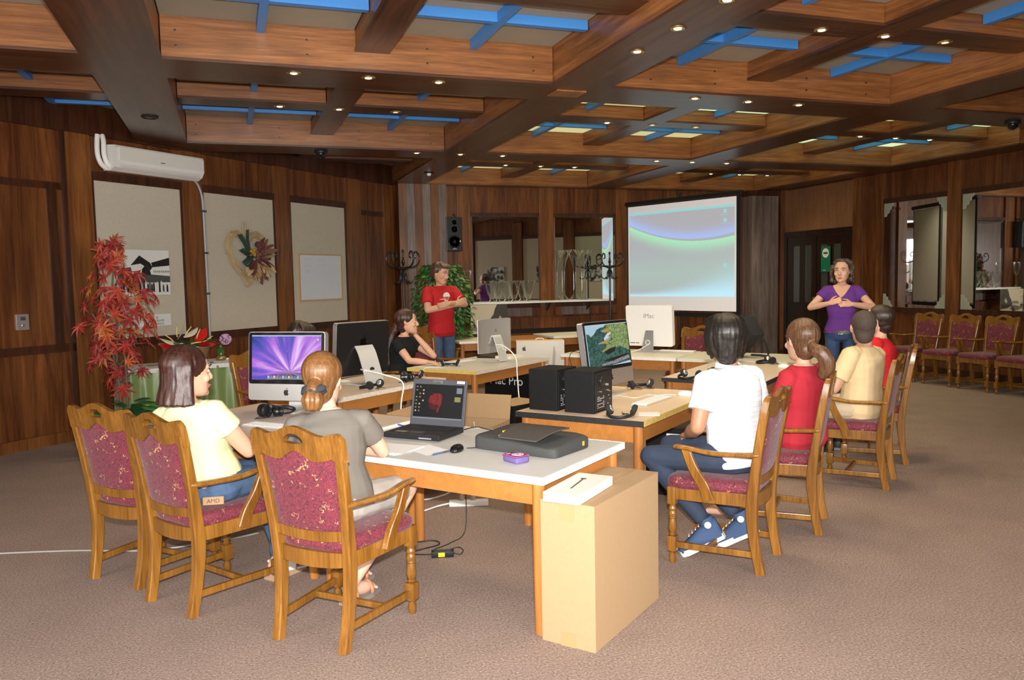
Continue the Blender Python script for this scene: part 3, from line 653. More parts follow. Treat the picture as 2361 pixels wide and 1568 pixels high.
E_sky = emi('screen_sky', (.50, .70, .80), .8); E_dark = emi('screen_dark', (.02, .025, .02), .8); E_gold = emi('screen_gold', (.60, .33, .02), .8); E_roof = emi('screen_roof', (.36, .40, .44), .8); E_white = emi('screen_white', (.75, .78, .80), .8); E_lav = emi('screen_menu', (.55, .62, .85), .9)
E_f1 = nscreen('screen_forest', (.01, .05, .05), (.10, .22, .17), 55); E_f2 = nscreen('screen_pine', (.05, .15, .03), (.50, .60, .26), 75); E_fence = nscreen('screen_fence', (.06, .05, .08), (.62, .60, .60), 60)
E_blue = emi('screen_icon_blue', (.1, .3, .7), .8); E_red = nscreen('screen_rose', (.16, .008, .01), (.52, .03, .028), 40, .7); E_red2 = emi('screen_rose_dark', (.10, .005, .008), .8); E_black = emi('screen_black', (.008, .008, .010), .6); E_yel = emi('screen_note', (.45, .40, .16), .7); E_grey = emi('screen_grey', (.30, .33, .38), .8)
def temple(p, x0, x1, z0, z1):
    w = x1-x0; h = z1-z0
    def T(L): return [(x0+u*w, z0+v*h) for u, v in L]
    y = .0282; k = [0]
    def P(L, mat, nm='picture_patch'):
        k[0] += 1; m = MB(); flat(m, T(L), y+k[0]*.0003, .0003); return m.build(nm, mat, p)
    P([(0, 0), (1, 0), (1, 1), (0, 1)], E_sky, 'picture'); P([(0, 0), (0, .80), (.06, .78), (.10, .72), (.18, .78), (.25, .88), (.34, .92), (.42, .93), (.5, 1), (1, 1), (1, 0)], E_f1)
    P([(.42, .55), (.50, .62), (.60, .70), (.58, .80), (.50, .78), (.40, .66)], E_white)
    P([(.34, .84), (.50, .90), (.56, 1.0), (.62, 1.0), (.60, .90), (.56, .80), (.42, .80)], E_roof); P([(.38, .825), (.55, .93), (.60, .90), (.58, .80)], E_gold)
    P([(.24, .55), (.40, .60), (.54, .68), (.56, .62), (.44, .56), (.27, .53)], E_roof); P([(.30, .54), (.48, .60), (.52, .58), (.46, .52)], E_gold)
    P([(.66, .67), (.82, .69), (.86, .67), (.66, .65)], E_roof); P([(.68, .65), (.84, .67), (.80, .60), (.72, .60)], E_gold)
    P([(.50, 1), (.48, .92), (.60, .78), (.50, .70), (.62, .62), (.44, .54), (.42, .44), (.60, .40), (.78, .44), (.90, .36), (1, .30), (1, .92), (.92, 1)], E_f2)
    P([(.30, .36), (.48, .46), (.72, .49), (.72, .47), (.52, .42), (.34, .33)], E_yel); P([(.36, .34), (.54, .41), (.66, .43), (.62, .33), (.44, .26)], E_dark)
    P([(.30, .12), (.48, .17), (.95, .24), (.97, .18), (.60, .10)], E_dark); P([(.26, .05), (.52, .10), (.95, .20), (.98, .12), (.60, .04), (.30, .02)], E_fence)
    P([(.5, .0), (.98, .06), (1, .0)], E_lav, 'dock'); P([(0, .985), (1, .985), (1, 1), (0, 1)], E_white, 'menu_bar')
def imac(loc, face, label, picture=None, tilt=6, back=False, lift=.0):
    t = thing('desktop_computer', label, 'computer', loc, R(face-90), 'all-in-one computers')
    pz = .30; body = []
    m = MB(); m.prism(rrect(-.285, .285, .075, .535, .022), -.025, .02, 'y'); m.build('housing', M_alu, t, 40)
    m = MB(); m.prism(rrect(-.281, .281, .185, .531, .018), .02, .0225, 'y'); m.build('bezel', M_bez, t, 40)
    m = MB(); m.prism(rrect(-.281, .281, .085, .531, .02), -.031, -.025, 'y'); bk = m.build('back_cover', M_bback, t, 40)
    apple(0, .36, .085, -.0316, plain('logo_black', (.0015, .0015, .0015), .12), bk)
    apple(0, .128, .042, .0201, M_black, t, -1)
    if picture == 'aurora':
        m = MB(); flat(m, [(-.258, .212), (.258, .212), (.258, .512), (-.258, .512)], .0226); sc = m.build('screen', aurora(), t)
        m = MB(); flat(m, [(-.258, .504), (.258, .504), (.258, .512), (-.258, .512)], .0232); m.build('menu_bar', E_lav, sc)
        m = MB(); flat(m, [(-.15, .216), (.15, .216), (.14, .228), (-.14, .228)], .0232); m.build('dock', E_grey, sc)
        for k in range(13):
            m = MB(); x = -.132+k*.022; flat(m, ell(x, .232, .009, .009, 10), .0234); m.build('dock_icon', (E_blue, E_white, E_sky, E_gold, E_grey)[(k*3+1) % 5], sc)
        m = MB(); flat(m, [(-.240, .474), (-.228, .474), (-.228, .488), (-.240, .488)], .0232); m.build('desktop_icon', E_white, sc)
    elif picture == 'temple':
        m = MB(); flat(m, [(-.258, .212), (.258, .212), (.258, .512), (-.258, .512)], .0226); sc = m.build('screen', E_sky, t); temple(sc, .258, -.258, .212, .512)
    else:
        m = MB(); flat(m, [(-.258, .212), (.258, .212), (.258, .512), (-.258, .512)], .0226); m.build('screen', E_f1, t)
    # stand: bent plate with a cable hole, and a foot plate
    m = MB(); pts = bez([(0, -.033, .33), (0, -.075, .27), (0, -.125, .15), (0, -.155, .06), (0, -.160, .02), (0, -.140, .006), (0, -.08, .005), (0, .10, .005)], 6)
    rings = []
    for i, p in enumerate(pts):
        q = pts[min(i+1, len(pts)-1)]-pts[max(i-1, 0)]; q.normalize(); nrm = Vector((0, -q.z, q.y)); rings.append([tuple(p+Vector((sx*.095, 0, 0))+nrm*sn*.0045) for sx, sn in ((-1, -1), (1, -1), (1, 1), (-1, 1))])
    m.loft(rings); st = m.build('stand', M_aluw, t, 40)
    m = MB(); m.lathe([(.024, -.0052), (.024, .0052)], 20, TR(0, -.1325, .13) @ RX(R(90+15))); m.build('cable_hole', M_bback, st)
    for o in t.children:
        if o.name.split('.')[0] != 'stand': tilt_child(o, R(tilt), pz)
    return t
imac(ab(.77, 2.40, .741), AD+197, 'desktop computer showing a purple aurora picture, facing the two women', 'aurora', 5)
imac(ab(2.27, .76, .751), 300, 'desktop computer showing a golden temple among trees, behind the loudspeakers', 'temple', 8)
imac(ab(2.12, 2.98, .731), AD+82, 'desktop computer seen from its black back, leg stand towards the camera', None, 5)
# slim aluminium monitor on the far left row
t = thing('flat_monitor', 'slim silver monitor seen from behind, with a loop of white cable', 'monitor', ab(4.14, 2.94, .731), R(AD+84-90), 'all-in-one computers'); t.scale = (.87,)*3
m = MB(); m.prism(rrect(-.29, .29, .11, .52, .008), -.022, .018, 'y'); m.build('housing', M_alu, t, 40)
m = MB(); m.prism(rrect(-.289, .289, .111, .519, .008), .018, .03, 'y'); m.build('white_side', M_wplas, t, 40)
apple(0, .38, .045, -.0226, plain('logo_grey', (.35, .35, .36), .3, .8), t)
m = MB(); pts = bez([(0, -.024, .32), (0, -.05, .28), (0, -.10, .14), (0, -.13, .03), (0, -.12, .006), (0, -.04, .005), (0, .09, .005)], 5); rings = []
for i, p in enumerate(pts):
    q = (pts[min(i+1, len(pts)-1)]-pts[max(i-1, 0)]).normalized(); nrm = Vector((0, -q.z, q.y)); rings.append([tuple(p+Vector((sx*.075, 0, 0))+nrm*sn*.004) for sx, sn in ((-1, -1), (1, -1), (1, 1), (-1, 1))])
m.loft(rings); m.build('stand', M_aluw, t, 40)
m = MB(); pts = bez([(.03, -.03, .30), (.05, -.06, .22), (.0, -.12, .20), (-.03, -.15, .17), (.02, -.16, .13), (-.01, -.15, .19), (-.10, -.13, .18)], 6); m.tube(pts, .004, 6); m.build('cable', M_wcable, t, True)
# white all-in-one
t = thing('white_computer', 'white all-in-one computer seen from behind, lettered on its back', 'computer', ab(5.70, 1.82, .731), R(AD-2-90), 'all-in-one computers')
m = MB(); m.prism(rrect(-.285, .285, .07, .54, .025), -.035, .03, 'y'); m.build('housing', M_wplas, t, 40)
m = MB(); m.prism(rrect(-.283, .283, .072, .538, .025), .03, .035, 'y'); m.build('rim', plain('aged_rim', (.55, .50, .38), .5), t, 40)
text('lettering', 'iMac', .075, plain('letter_grey', (.36, .36, .37), .4, .3), t, TR(0, -.0355, .395) @ RX(R(90)))
m = MB(); pts = [(-.075, .005), (.075, .005), (.055, .25), (-.04, .25)]; m.prism([(x, z) for x, z in pts], -.09, -.082, 'y', TR(0, 0, 0) @ Matrix(((1, 0, 0, 0), (0, 1, .2, -.0), (0, 0, 1, 0), (0, 0, 0, 1)))); m.box(-.075, .075, -.09, .09, 0, .008); m.build('stand', M_silver, t)
m = MB(); m.tube([(.026*math.cos(a), -.076, .115+.026*math.sin(a)) for a in [2*math.pi*i/16 for i in range(16)]], .004, 6, closed=True); m.build('cable_ring', M_wplas, t, True)
m = MB(); m.tube(bez([(.02, -.08, .10), (-.05, -.12, .05), (-.16, -.16, .008), (-.27, -.20, .006)], 6), .004, 6); m.build('cable', M_wcable, t, True)
m = MB(); m.box(-.24, -.18, -.0362, -.0352, .10, .108); m.box(-.17, -.13, -.0362, -.0352, .10, .108); m.build('serial_label', M_black, t)
for o in t.children:
    if o.name.split('.')[0] in ('housing', 'rim', 'lettering', 'serial_label'): tilt_child(o, R(4), .3)
# keyboards and mice
def keyboard(loc, face, label):
    t = thing('keyboard', label, 'keyboard', loc, R(face-90), 'keyboards'); m = MB(); m.box(-.215, .215, -.057, .057, 0, .011, b=.003); m.build('keyboard_base', M_aluw, t)
    m = MB()
    for r in range(6):
        n = 19 if r else 19
        for k in range(n):
            if r == 0 and 4 <= k <= 9:
                if k == 4: m.box(-.205+4*.0216, -.205+10*.0216-.003, -.052, -.038, .011, .0145)
                continue
            x = -.205+k*.0216; y = -.052+r*.0175; m.box(x, x+.0182, y, y+.0145, .011, .0145)
    m.build('keys', M_key, t)['kind'] = 'stuff'; return t
keyboard(ab(.30, 2.02, .741), AD+4, 'white keyboard beside the headphones, left of the woman in grey')
keyboard(ab(2.12, .35, .751), AD+88, 'white keyboard in front of the temple screen computer')
keyboard(ab(3.90, 3.22, .731), AD+88, 'white keyboard under the silver monitor, before the woman in black')
keyboard(ab(5.84, 1.55, .731), AD+180, 'white keyboard behind the white computer')
keyboard(ab(1.98, 3.24, .731), AD+268, 'white keyboard behind the black backed computer')
def mouse(loc, face, label, mat, cord=None):
    t = thing('mouse', label, 'mouse', loc, R(face-90), 'computer mice'); m = MB()
    rings = []
    for z, k in ((0, .92), (.006, 1), (.016, .96), (.026, .80), (.033, .5), (.036, .12)): rings.append([(.031*k*math.cos(a)*(1-.12*math.sin(a)), .055*k*math.sin(a), z) for a in [2*math.pi*i/20 for i in range(20)]])
    m.loft(rings); b = m.build('mouse_body', mat, t, True); return t
mouse(ab(.285, .665, .731), AD+10, 'black mouse right of the laptop', M_bez)
mouse(ab(2.46, .24, .751), AD+100, 'white mouse at the edge of the table with the loudspeakers', M_wplas)
mouse(ab(4.55, .05, .741), AD+100, 'white mouse between the man in white and the ponytailed woman', M_wplas)
mouse(ab(.50, 2.02, .741), AD+30, 'white mouse just right of the headphones, left of the woman in grey', M_wplas)
# headphones
def headphones(loc, rz, label, style=0, cable=True):
    t = thing('headphones', label, 'headphones', loc, R(rz), 'headphones lying on the tables')
    if style == 0:      # upright cup, band lying behind
        m = MB(); m.tube(bez([(.02, .0, .075), (.09, .015, .052), (.16, .02, .045), (.20, .0, .03), (.17, -.03, .018), (.10, -.04, .016)], 5), [(.006, .014)]*26, 8); m.build('headband', M_dgrey, t, True)
        for x, y, z, a in ((0, 0, .045, 20), (.075, -.035, .034, 80)):
            m = MB(); T = TR(x, y, z) @ Matrix.Rotation(R(a), 4, 'Z') @ RX(R(90)); r = .043 if a == 20 else .030
            m.lathe([(r*.7, -.028), (r, -.02), (r*1.02, -.004), (r*.8, .0), (r*.8, .006), (r*1.05, .010), (r*1.05, .028), (r*.75, .034), (r*.6, .024)], 22, T); c = m.build('ear_cup', M_bback, t, 50)
            m = MB(); m.lathe([(r*.6, -.0285), (r*.63, -.030), (r*.5, -.0305)], 20, T); m.build('cup_ring', M_dgrey, c, True)
    elif style == 1:    # both cups flat, silver discs, band flat on the table
        m = MB(); m.tube(bez([(-.075, 0, .03), (-.08, .06, .02), (-.04, .12, .012), (.03, .125, .012), (.075, .07, .02), (.072, .0, .03)], 5), [(.004, .011)]*26, 8); m.build('headband', M_dgrey, t, True)
        for x in (-.072, .072):
            m = MB(); T = TR(x, 0, .041) @ RY(R(70 if x < 0 else -62)); m.lathe([(.033, -.018), (.036, -.010), (.036, .0), (.030, .008), (.012, .010)], 20, T); c = m.build('ear_cup', M_foam, t, 50)
            m = MB(); m.lathe([(.022, .0082), (.021, .0125), (.005, .014)], 16, T); m.build('silver_cap', M_silver, c, True)
    m = MB()
    rr = random.Random(len(label)); p = [(.0+rr.uniform(-.09, .09), -.03+rr.uniform(-.06, .06), .004+.008*rr.random()) for _ in range(7)]
    m.tube(bez(p, 6), .0022, 6)
    m.build('cord', M_bcable, t, True)
    return t
headphones(ab(.52, 2.36, .741), AD-20, 'big black headphones in front of the aurora screen', 0)
headphones(ab(1.50, .30, .751), AD+100, 'small headphones with a silver ear cap on the table with the loudspeakers', 1)
headphones(ab(1.92, 2.66, .731), AD+10, 'black headphones left of the computer stand on the chipped edge table', 1)
headphones(ab(2.36, 2.72, .731), AD+20, 'large black headphones right of the computer stand on the chipped edge table', 0)
headphones(ab(2.58, 2.80, .731), AD-30, 'folded headphones with white band at the right end of the chipped edge table', 1)
headphones(ab(3.55, 3.10, .731), AD-60, 'headphones near the elbow of the woman in black', 1)
headphones(ab(3.62, .40, .741), AD+30, 'large black headphones left of the white shirted man shoulder', 0)
headphones(ab(3.50, .56, .741), AD+70, 'headphones with a silver cap at the corner of the black edged table', 1)
headphones(ab(2.66, .66, .751), AD-40, 'black headphones lying behind the foot of the temple screen computer', 1)
headphones(ab(4.85, .25, .741), AD+30, 'dark headphones in front of the ponytailed woman', 1)
# studio loudspeakers
for k, (bb0, lab) in enumerate(((.735, 'black loudspeaker at the table corner, farther from the man in white'), (.475, 'black loudspeaker nearer the man in white, controls on its rear'))):
    t = thing('loudspeaker', lab, 'speaker', ab(1.475, bb0, .751), ANG, 'pair of studio loudspeakers')
    m = MB(); m.box(0, .315, 0, .225, 0, .315, b=.004); t.scale = (.86, .92, .84); m.build('cabinet', plain('speaker_vinyl', (.006, .006, .0065), .6, spec=.25, bump=.15, bscale=300) if k == 0 else bpy.data.materials['speaker_vinyl'], t)
    m = MB(); m.box(.015, .30, -.004, .001, .015, .30); pn = m.build('control_panel', M_dgrey, t)
    m = MB(); m.lathe([(.036, 0), (.036, .006), (.03, .012), (.012, .014)], 20, TR(.12, -.004, .235) @ RX(R(90))); m.build('port', M_black, pn)
    m = MB(); m.lathe([(.011, 0), (.010, .016), (.004, .018)], 14, TR(.20, -.004, .20) @ RX(R(90))); m.build('knob', M_silver, pn, 40)
    m = MB(); m.lathe([(.009, 0), (.008, .010)], 12, TR(.10, -.004, .155) @ RX(R(90))); m.lathe([(.008, 0), (.007, .012)], 12, TR(.215, -.004, .155) @ RX(R(90))); m.build('socket', M_chrome, pn, 40)
    m = MB(); rr = random.Random(k+3)
    for i in range(7):
        for j in range(5):
            if rr.random() < .75: x = .05+j*.024; z = .035+i*.013; m.box(x, x+.017, -.0048, -.0042, z, z+.006)
    for i in range(4): x = .20+rr.random()*.06; z = .05+i*.03; m.box(x, x+.018, -.0048, -.0042, z, z+.005)
    m.build('printed_text', plain('print_grey', (.45, .45, .45), .6) if k == 0 else bpy.data.materials['print_grey'], pn)['kind'] = 'stuff'
# laptop
t = thing('laptop', 'dark grey laptop with a red rose on its screen', 'laptop', ab(.53, 1.07, .731), R(AD+186-90))
m = MB(); m.box(-.18, .18, -.135, .135, .006, .036, b=.005); lb_ = m.build('laptop_base', M_dgrey, t)
m = MB()
for r in range(6):
    for k in range(17): x = -.155+k*.0183; y = -.105+r*.0185; m.box(x, x+.016, y, y+.016, .036, .0385)
m.build('keys', M_black, lb_)['kind'] = 'stuff'
m = MB(); m.box(-.045, .045, .055, .10, .036, .0368); m.build('touchpad', M_lgrey, lb_); m = MB(); m.box(.06, .13, .065, .095, .036, .0368); m.build('sticker', M_silver, lb_)
m = MB(); m.box(-.13, -.05, .1345, .136, .012, .02); m.build('port_row', M_silver, lb_)
lid = bpy.data.objects.new('laptop_lid', None); COL.objects.link(lid); lid.parent = t; lid.matrix_local = TR(0, -.13, .034) @ RX(R(13))
m = MB(); m.box(-.18, .18, -.012, .0, 0, .268, b=.004); m.build('lid_frame', M_lgrey, lid)
def lflat(nm, pts, mat, y): m = MB(); flat(m, pts, y); return m.build(nm, mat, lid)
lflat('screen', [(-.163, .038), (.163, .038), (.163, .238), (-.163, .238)], E_black, .0002)
def RS(L): return [(-(-.163+u*.326), .038+v*.2) for u, v in L]
lflat('rose_picture', RS([(.30, .52), (.33, .66), (.40, .74), (.52, .75), (.58, .68), (.57, .52), (.50, .40), (.36, .42)]), E_red, .0007); lflat('rose_petal', RS([(.28, .55), (.33, .48), (.45, .40), (.52, .30), (.40, .26), (.33, .32), (.31, .42)]), E_red2, .0010); lflat('rose_petal', RS([(.50, .36), (.55, .50), (.58, .52), (.55, .36), (.51, .20), (.48, .18)]), E_red, .0012)
lflat('taskbar', RS([(0, 0), (1, 0), (1, .045), (0, .045)]), E_grey, .0007)
for i in range(16): u = .03+.07*(i % 3 if i < 10 else i % 2); v = .90-.10*(i//2 if i < 16 else 0); lflat('desktop_icon', RS([(u, v), (u+.028, v), (u+.028, v+.04), (u, v+.04)]), (E_grey, E_gold, E_white)[i % 3], .0008)
lflat('note_window', RS([(.83, .52), (.95, .52), (.95, .66), (.83, .66)]), E_yel, .0008); lflat('note_window', RS([(.86, .76), (.97, .76), (.97, .92), (.86, .92)]), E_grey, .0008)
lflat('webcam', [(-.02, .245), (.045, .245), (.045, .262), (-.02, .262)], M_bez, .0002); lflat('sticker', [(-.165, .248), (-.115, .248), (-.115, .262), (-.165, .262)], M_paper, .0003)
# shoulder bag lying open on the near table
M_bag = plain('bag_grey', (.050, .052, .052), .7, spec=.25, bump=.25, bscale=250); M_bag2 = plain('bag_charcoal', (.058, .050, .046), .6, spec=.3, bump=.1, bscale=20); M_lime = plain('lime_lining', (.42, .46, .05), .6); M_ora = plain('orange_tab', (.75, .38, .02), .5)
t = thing('laptop_bag', 'dark grey laptop bag with lime lining lying on the nearest table', 'bag', ab(.53, .37, .731), R(AD+86)); t.scale = (1.18, 1.1, 1)
# local: x along the bag length (towards b), y away from the camera
def slab(mb, pts, z0f, z1f, n=1): mb.prism(pts, 0, 1, 'z')
m = MB(); rings = []
for z, k in ((0, .985), (.006, 1.0), (.050, 1.0), (.058, .99), (.064, .96), (.067, .88), (.069, .4)):
    ring = []
    for i in range(56):
        a = 2*math.pi*i/56; cx, sy = math.cos(a), math.sin(a); px = math.copysign(abs(cx)**.16, cx); py = math.copysign(abs(sy)**.16, sy)
        x = .215*px*k; y = .155*py*k; zz = z*(1+.18*(x/.215)-.12*(y/.155))+(.004*math.sin(x*26+y*11) if z > .06 else 0); ring.append((x, y, zz))
    rings.append(ring)
m.loft(rings); m.build('bag_body', M_bag, t, 38)
# loose front flap, lifted towards the camera
m = MB(); rings = []
for i in range(13):
    u = i/12; y = .150-.235*u; z = .074+.030*math.sin(u*math.pi*.62)
    rings.append([(-.12-.03*u, y, z-.004), (.075+.03*u, y+.01*u, z-.004), (.075+.03*u, y+.01*u, z+.004), (-.12-.03*u, y, z+.004)])
m.loft(rings); m.build('flap', M_bag2, t, 40)
m = MB(); m.tube([(-.151, -.085, .101), (-.02, -.083, .101), (.106, -.076, .101)], .0028, 6); m.tube([(.106, -.076, .101), (.10, .0, .098), (.08, .14, .078)], .002, 6); m.build('flap_piping', M_lime, t)
for z_ in (.034, .046): m = MB(); m.tube([(-.19, -.1565, z_*.9), (0, -.1565, z_), (.19, -.1565, z_*1.1), (.214, -.13, z_*1.14), (.2165, .12, z_*1.1)], .0022, 6); m.build('side_seam', M_dgrey, t)
m = MB(); m.tube([(-.14, -.158, .036), (.0, -.159, .040), (.10, -.158, .044)], [(.006, .002)]*3, 8); m.build('zip_opening', M_lime, t, True)
m = MB(); m.tube(bez([(.214, -.10, .05), (.217, 0, .05), (.214, .10, .05)], 5), [(.002, .006)]*11, 8); m.build('zip_opening', M_lime, t, True)
m = MB(); m.tube(bez([(.17, -.145, .03), (.13, -.20, .030), (.06, -.215, .028), (.0, -.20, .03), (-.04, -.158, .04)], 6), [(.015, .004)]*25, 8); m.build('strap', M_foam, t, True)
m = MB(); m.prism([(-.03, -.11), (.10, -.12), (.12, -.155), (.05, -.175), (-.03, -.165)], .062, .066, 'z'); m.build('open_pocket', M_foam, t)
m = MB(); m.box(-.2185, -.2165, -.09, -.075, .022, .044); m.build('brand_tab', M_ora, t); m = MB(); m.box(.075, .105, .04, .075, .082, .090); m.build('orange_tab', M_ora, t)
m = MB(); m.tube(bez([(.01, -.12, .07), (.04, -.145, .075), (.07, -.13, .072), (.03, -.11, .074), (.0, -.14, .073)], 5), .003, 6); m.build('cable_bundle', M_wcable, t, True)
# purple pouch
t = thing('fabric_pouch', 'small purple pouch with a pink patterned top in front of the bag', 'pouch', ab(.215, .27, .731), R(AD+70))
m = MB(); m.box(-.055, .055, -.04, .04, 0, .032, b=.013); m.build('pouch_body', plain('purple_cloth', (.13, .09, .28), .8, bump=.3, bscale=200), t, True)
m = MB(); m.box(-.052, .05, -.036, .042, .031, .038, b=.003); tp = m.build('patterned_top', plain('dark_violet', (.06, .03, .10), .6), t)
for r, c, z in ((.030, (.78, .70, .76), .0384), (.023, (.35, .20, .42), .0388), (.017, (.8, .75, .8), .0392), (.010, (.45, .10, .25), .0396)):
    m = MB(); m.lathe([(r, z-.0004), (r, z)], 24, TR(-.012, .0, 0)); m.build('ring_print', plain('print', c, .6), tp)
m = MB(); m.lathe([(.012, .038), (.012, .0386)], 16, TR(.032, .02, 0)); m.build('ring_print', plain('print_pink', (.7, .25, .42), .6), tp)
m = MB(); m.tube([(-.052, -.036, .036), (.05, -.036, .036), (.05, .042, .036), (-.052, .042, .036)], .0025, 6, closed=True); m.build('pink_seam', plain('seam_pink', (.62, .06, .12), .6), tp)
# papers, pens, little things
def sheet(name, loc, rz, w, h, label, cat='paper', n=3, curl=.0):
    t = MB()
    for k in range(n):
        a = Matrix.Rotation(R(k*2.0), 4, 'Z'); t.box(-w/2, w/2, -h/2, h/2, .0006*k, .0006*k+.0005, a)
    o = t.build(name, M_paper); o.location = loc; o.rotation_euler = (0, 0, rz); return tag(o, label, cat)
sheet('notepad', ab(.17, 1.02, .7315), R(AD+84), .30, .21, 'white notepad under the arm of the woman in grey', n=8)
sheet('paper_sheet', ab(.24, .82, .7315), R(AD+70), .21, .15, 'loose white sheet between the notepad and the black mouse', n=1)
sheet('disc_sleeve', ab(1.62, .17, .752), R(AD+20), .125, .125, 'white disc sleeve beside the small headphones', 'disc', n=5)
def pen(loc, rz, c, label):
    t = thing('pen', label, 'pen', loc, rz); m = MB(); m.lathe([(.001, -.07), (.004, -.058), (.0045, -.02), (.0045, .06), (.0035, .07)], 10, TR(0, 0, .005) @ RY(R(90))); m.build('pen_barrel', plain('pen_c', c, .3), t, 40)
    m = MB(); m.lathe([(.0048, -.03), (.0048, 0)], 10, TR(0, 0, .005) @ RY(R(90))); m.build('pen_grip', M_lgrey, t, 40); m = MB(); m.box(.03, .065, -.0015, .0015, .0095, .0115); m.build('clip', M_silver, t); return t
pen(ab(.21, .70, .731), R(AD+170), (.05, .09, .22), 'dark blue pen next to the black mouse')
pen(ab(.70, 1.36, .731), R(AD+70), (.02, .08, .6), 'bright blue pen on the near table, left of the laptop')
t = thing('phone', 'slim dark phone with a silver rim before the woman in pale yellow', 'phone', ab(.08, 1.78, .741), R(AD+40)); m = MB(); m.box(-.055, .055, -.09, .09, 0, .010, b=.004); m.build('phone_body', M_bez, t); m = MB(); m.tube([(-.055, -.09, .006), (.055, -.09, .006), (.055, .09, .006), (-.055, .09, .006)], .003, 6, closed=True); m.build('rim', M_aluw, t)
m = MB(); m.prism(rrect(-.14, .14, -.10, .10, .01), 0, .028, 'z'); o = m.build('slim_white_box', M_carton, None, 40); o.location = ab(4.52, 3.0, .731); o.rotation_euler = (0, 0, ANG); tag(o, 'slim white box behind the silver monitor', 'box')
m = MB(); m.prism(rrect(-.16, .16, -.11, .11, .01), 0, .018, 'z'); o = m.build('closed_laptop', M_dgrey, None, 40); o.location = ab(4.55, 3.26, .731); o.rotation_euler = (0, 0, ANG+.2); tag(o, 'closed dark laptop next to the slim white box', 'laptop')
# cables on tables
def cable(name, pts, r, mat, label, cat='cable', n=8):
    m = MB(); m.tube(bez(pts, n), r, 8); o = m.build(name, mat, None, True); return tag(o, label, cat)
cable('power_cable', [ab(2.02, 2.90, .87), ab(2.05, 2.66, .83), ab(2.15, 2.56, .76), ab(2.05, 2.50, .60), ab(1.72, 2.25, .35), ab(1.35, 2.0, .12), ab(1.2, 1.9, .012)], .0062, M_wcable, 'thick white cable from the black backed computer down to the floor')
cable('power_cable', [ab(4.0, 2.84, .92), ab(3.98, 2.72, .91), ab(3.97, 2.58, .80), ab(3.90, 2.52, .62), ab(3.78, 2.42, .38), ab(3.83, 2.36, .25), ab(3.70, 2.2, .012), ab(3.4, 2.1, .008)], .0065, M_wcable, 'white cable hanging from the silver monitor to the floor')
cable('usb_cable', [ab(3.30, 3.2, .50), ab(3.27, 3.22, .68), ab(3.29, 3.2, .74), ab(3.42, 3.1, .736), ab(3.70, 3.16, .737), ab(3.85, 3.2, .739)], .003, M_wcable, 'thin white cord from the keyboard hanging over the yellow table end')
cable('usb_cable', [ab(2.28, .70, .756), ab(2.22, .60, .755), ab(2.20, .50, .755), ab(2.36, .48, .755), ab(2.34, .38, .756), ab(2.26, .34, .758)], .003, M_wcable, 'white keyboard cord beneath the temple screen computer')
cable('mouse_cable', [ab(2.44, .30, .757), ab(2.42, .36, .757), ab(2.36, .40, .757)], .0028, M_wcable, 'short white cord from the white mouse to the keyboard')
cable('mouse_cable', [ab(.34, .645, .738), ab(.40, .60, .736), ab(.48, .595, .736), ab(.55, .58, .736)], .0025, M_bcable, 'black mouse cord running under the bag')
cable('laptop_cable', [ab(.72, .93, .745), ab(.80, .90, .75), ab(.82, .80, .737), ab(.84, .70, .75), ab(.80, .62, .738)], .003, M_bcable, 'thin black cord behind the laptop')
cable('audio_cable', [ab(5.2, 2.45, .74), ab(5.12, 2.52, .76), ab(5.09, 2.55, .70), ab(5.08, 2.52, .60), ab(5.05, 2.48, .52)], .004, M_bcable, 'black cord hanging over the left corner of the cream table')
# ------------------------------------------------------------------ boxes and things on the floor
t = thing('cardboard_box', 'tall brown cardboard box standing by the nearest table leg', 'box', (1.592, 3.352, 0), math.atan2(.425, .544), 'cardboard boxes')
# local: x along the long side, y across
L_, W_, H_ = .69, .265, .635
m = MB(); m.box(-L_/2, L_/2, -W_/2, W_/2, 0, H_, b=.003); m.build('carton', M_card, t)
for s in (-1, 1):
    m = MB(); m.box(-L_/2, L_/2, -W_/2 if s < 0 else .002, -.002 if s < 0 else W_/2, H_+.0005, H_+.004, TR(0, 0, 0)); m.build('flap', M_card, t)
m = MB(); m.box(-L_/2-.001, L_/2+.001, -.028, .028, H_+.004, H_+.0055); m.build('tape', M_tape, t); m = MB(); m.box(-L_/2-.0015, -L_/2-.0005, -.035, .035, H_-.075, H_+.004); m.build('tape', M_tape, t); m = MB(); m.box(-L_/2-.0015, -L_/2-.0005, -.035, .035, 0, .06); m.build('tape', M_tape, t)
t = thing('keyboard_carton', 'flat white keyboard carton lying on the tall cardboard box', 'box', (1.43, 3.255, H_+.006), math.atan2(.425, .544)+R(4)); m = MB(); m.box(-.19, .19, -.085, .085, 0, .042, b=.002); m.build('carton', M_carton, t)
m = MB(); m.prism([(-.09, -.006), (.09, .012), (.09, .022), (-.09, .002)], .042, .0424, 'z'); m.box(.08, .10, .004, .03, .042, .0425); m.build('product_picture', M_lgrey, t)
# open carton behind the laptop
t = thing('open_carton', 'open cardboard carton with raised flap, behind the laptop', 'box', ab(2.18, 2.02, 0), ANG+R(8), 'cardboard boxes')
m = MB(); l, w, h, th = .33, .30, .45, .006
m.box(-l, l, -w, -w+th, 0, h); m.box(-l, l, w-th, w, 0, h); m.box(-l, -l+th, -w, w, 0, h); m.box(l-th, l, -w, w, 0, h); m.box(-l, l, -w, w, 0, th); m.build('carton', M_card, t)
m = MB(); m.box(-l, l, 0, .2, 0, th, TR(0, w, h) @ RX(R(35))); m.box(0, .2, -w, w, 0, th, TR(l, 0, h) @ RY(R(-78))); m.box(-.2, 0, -w, w, 0, th, TR(-l, 0, h) @ RY(R(12))); m.build('flap', M_card, t)
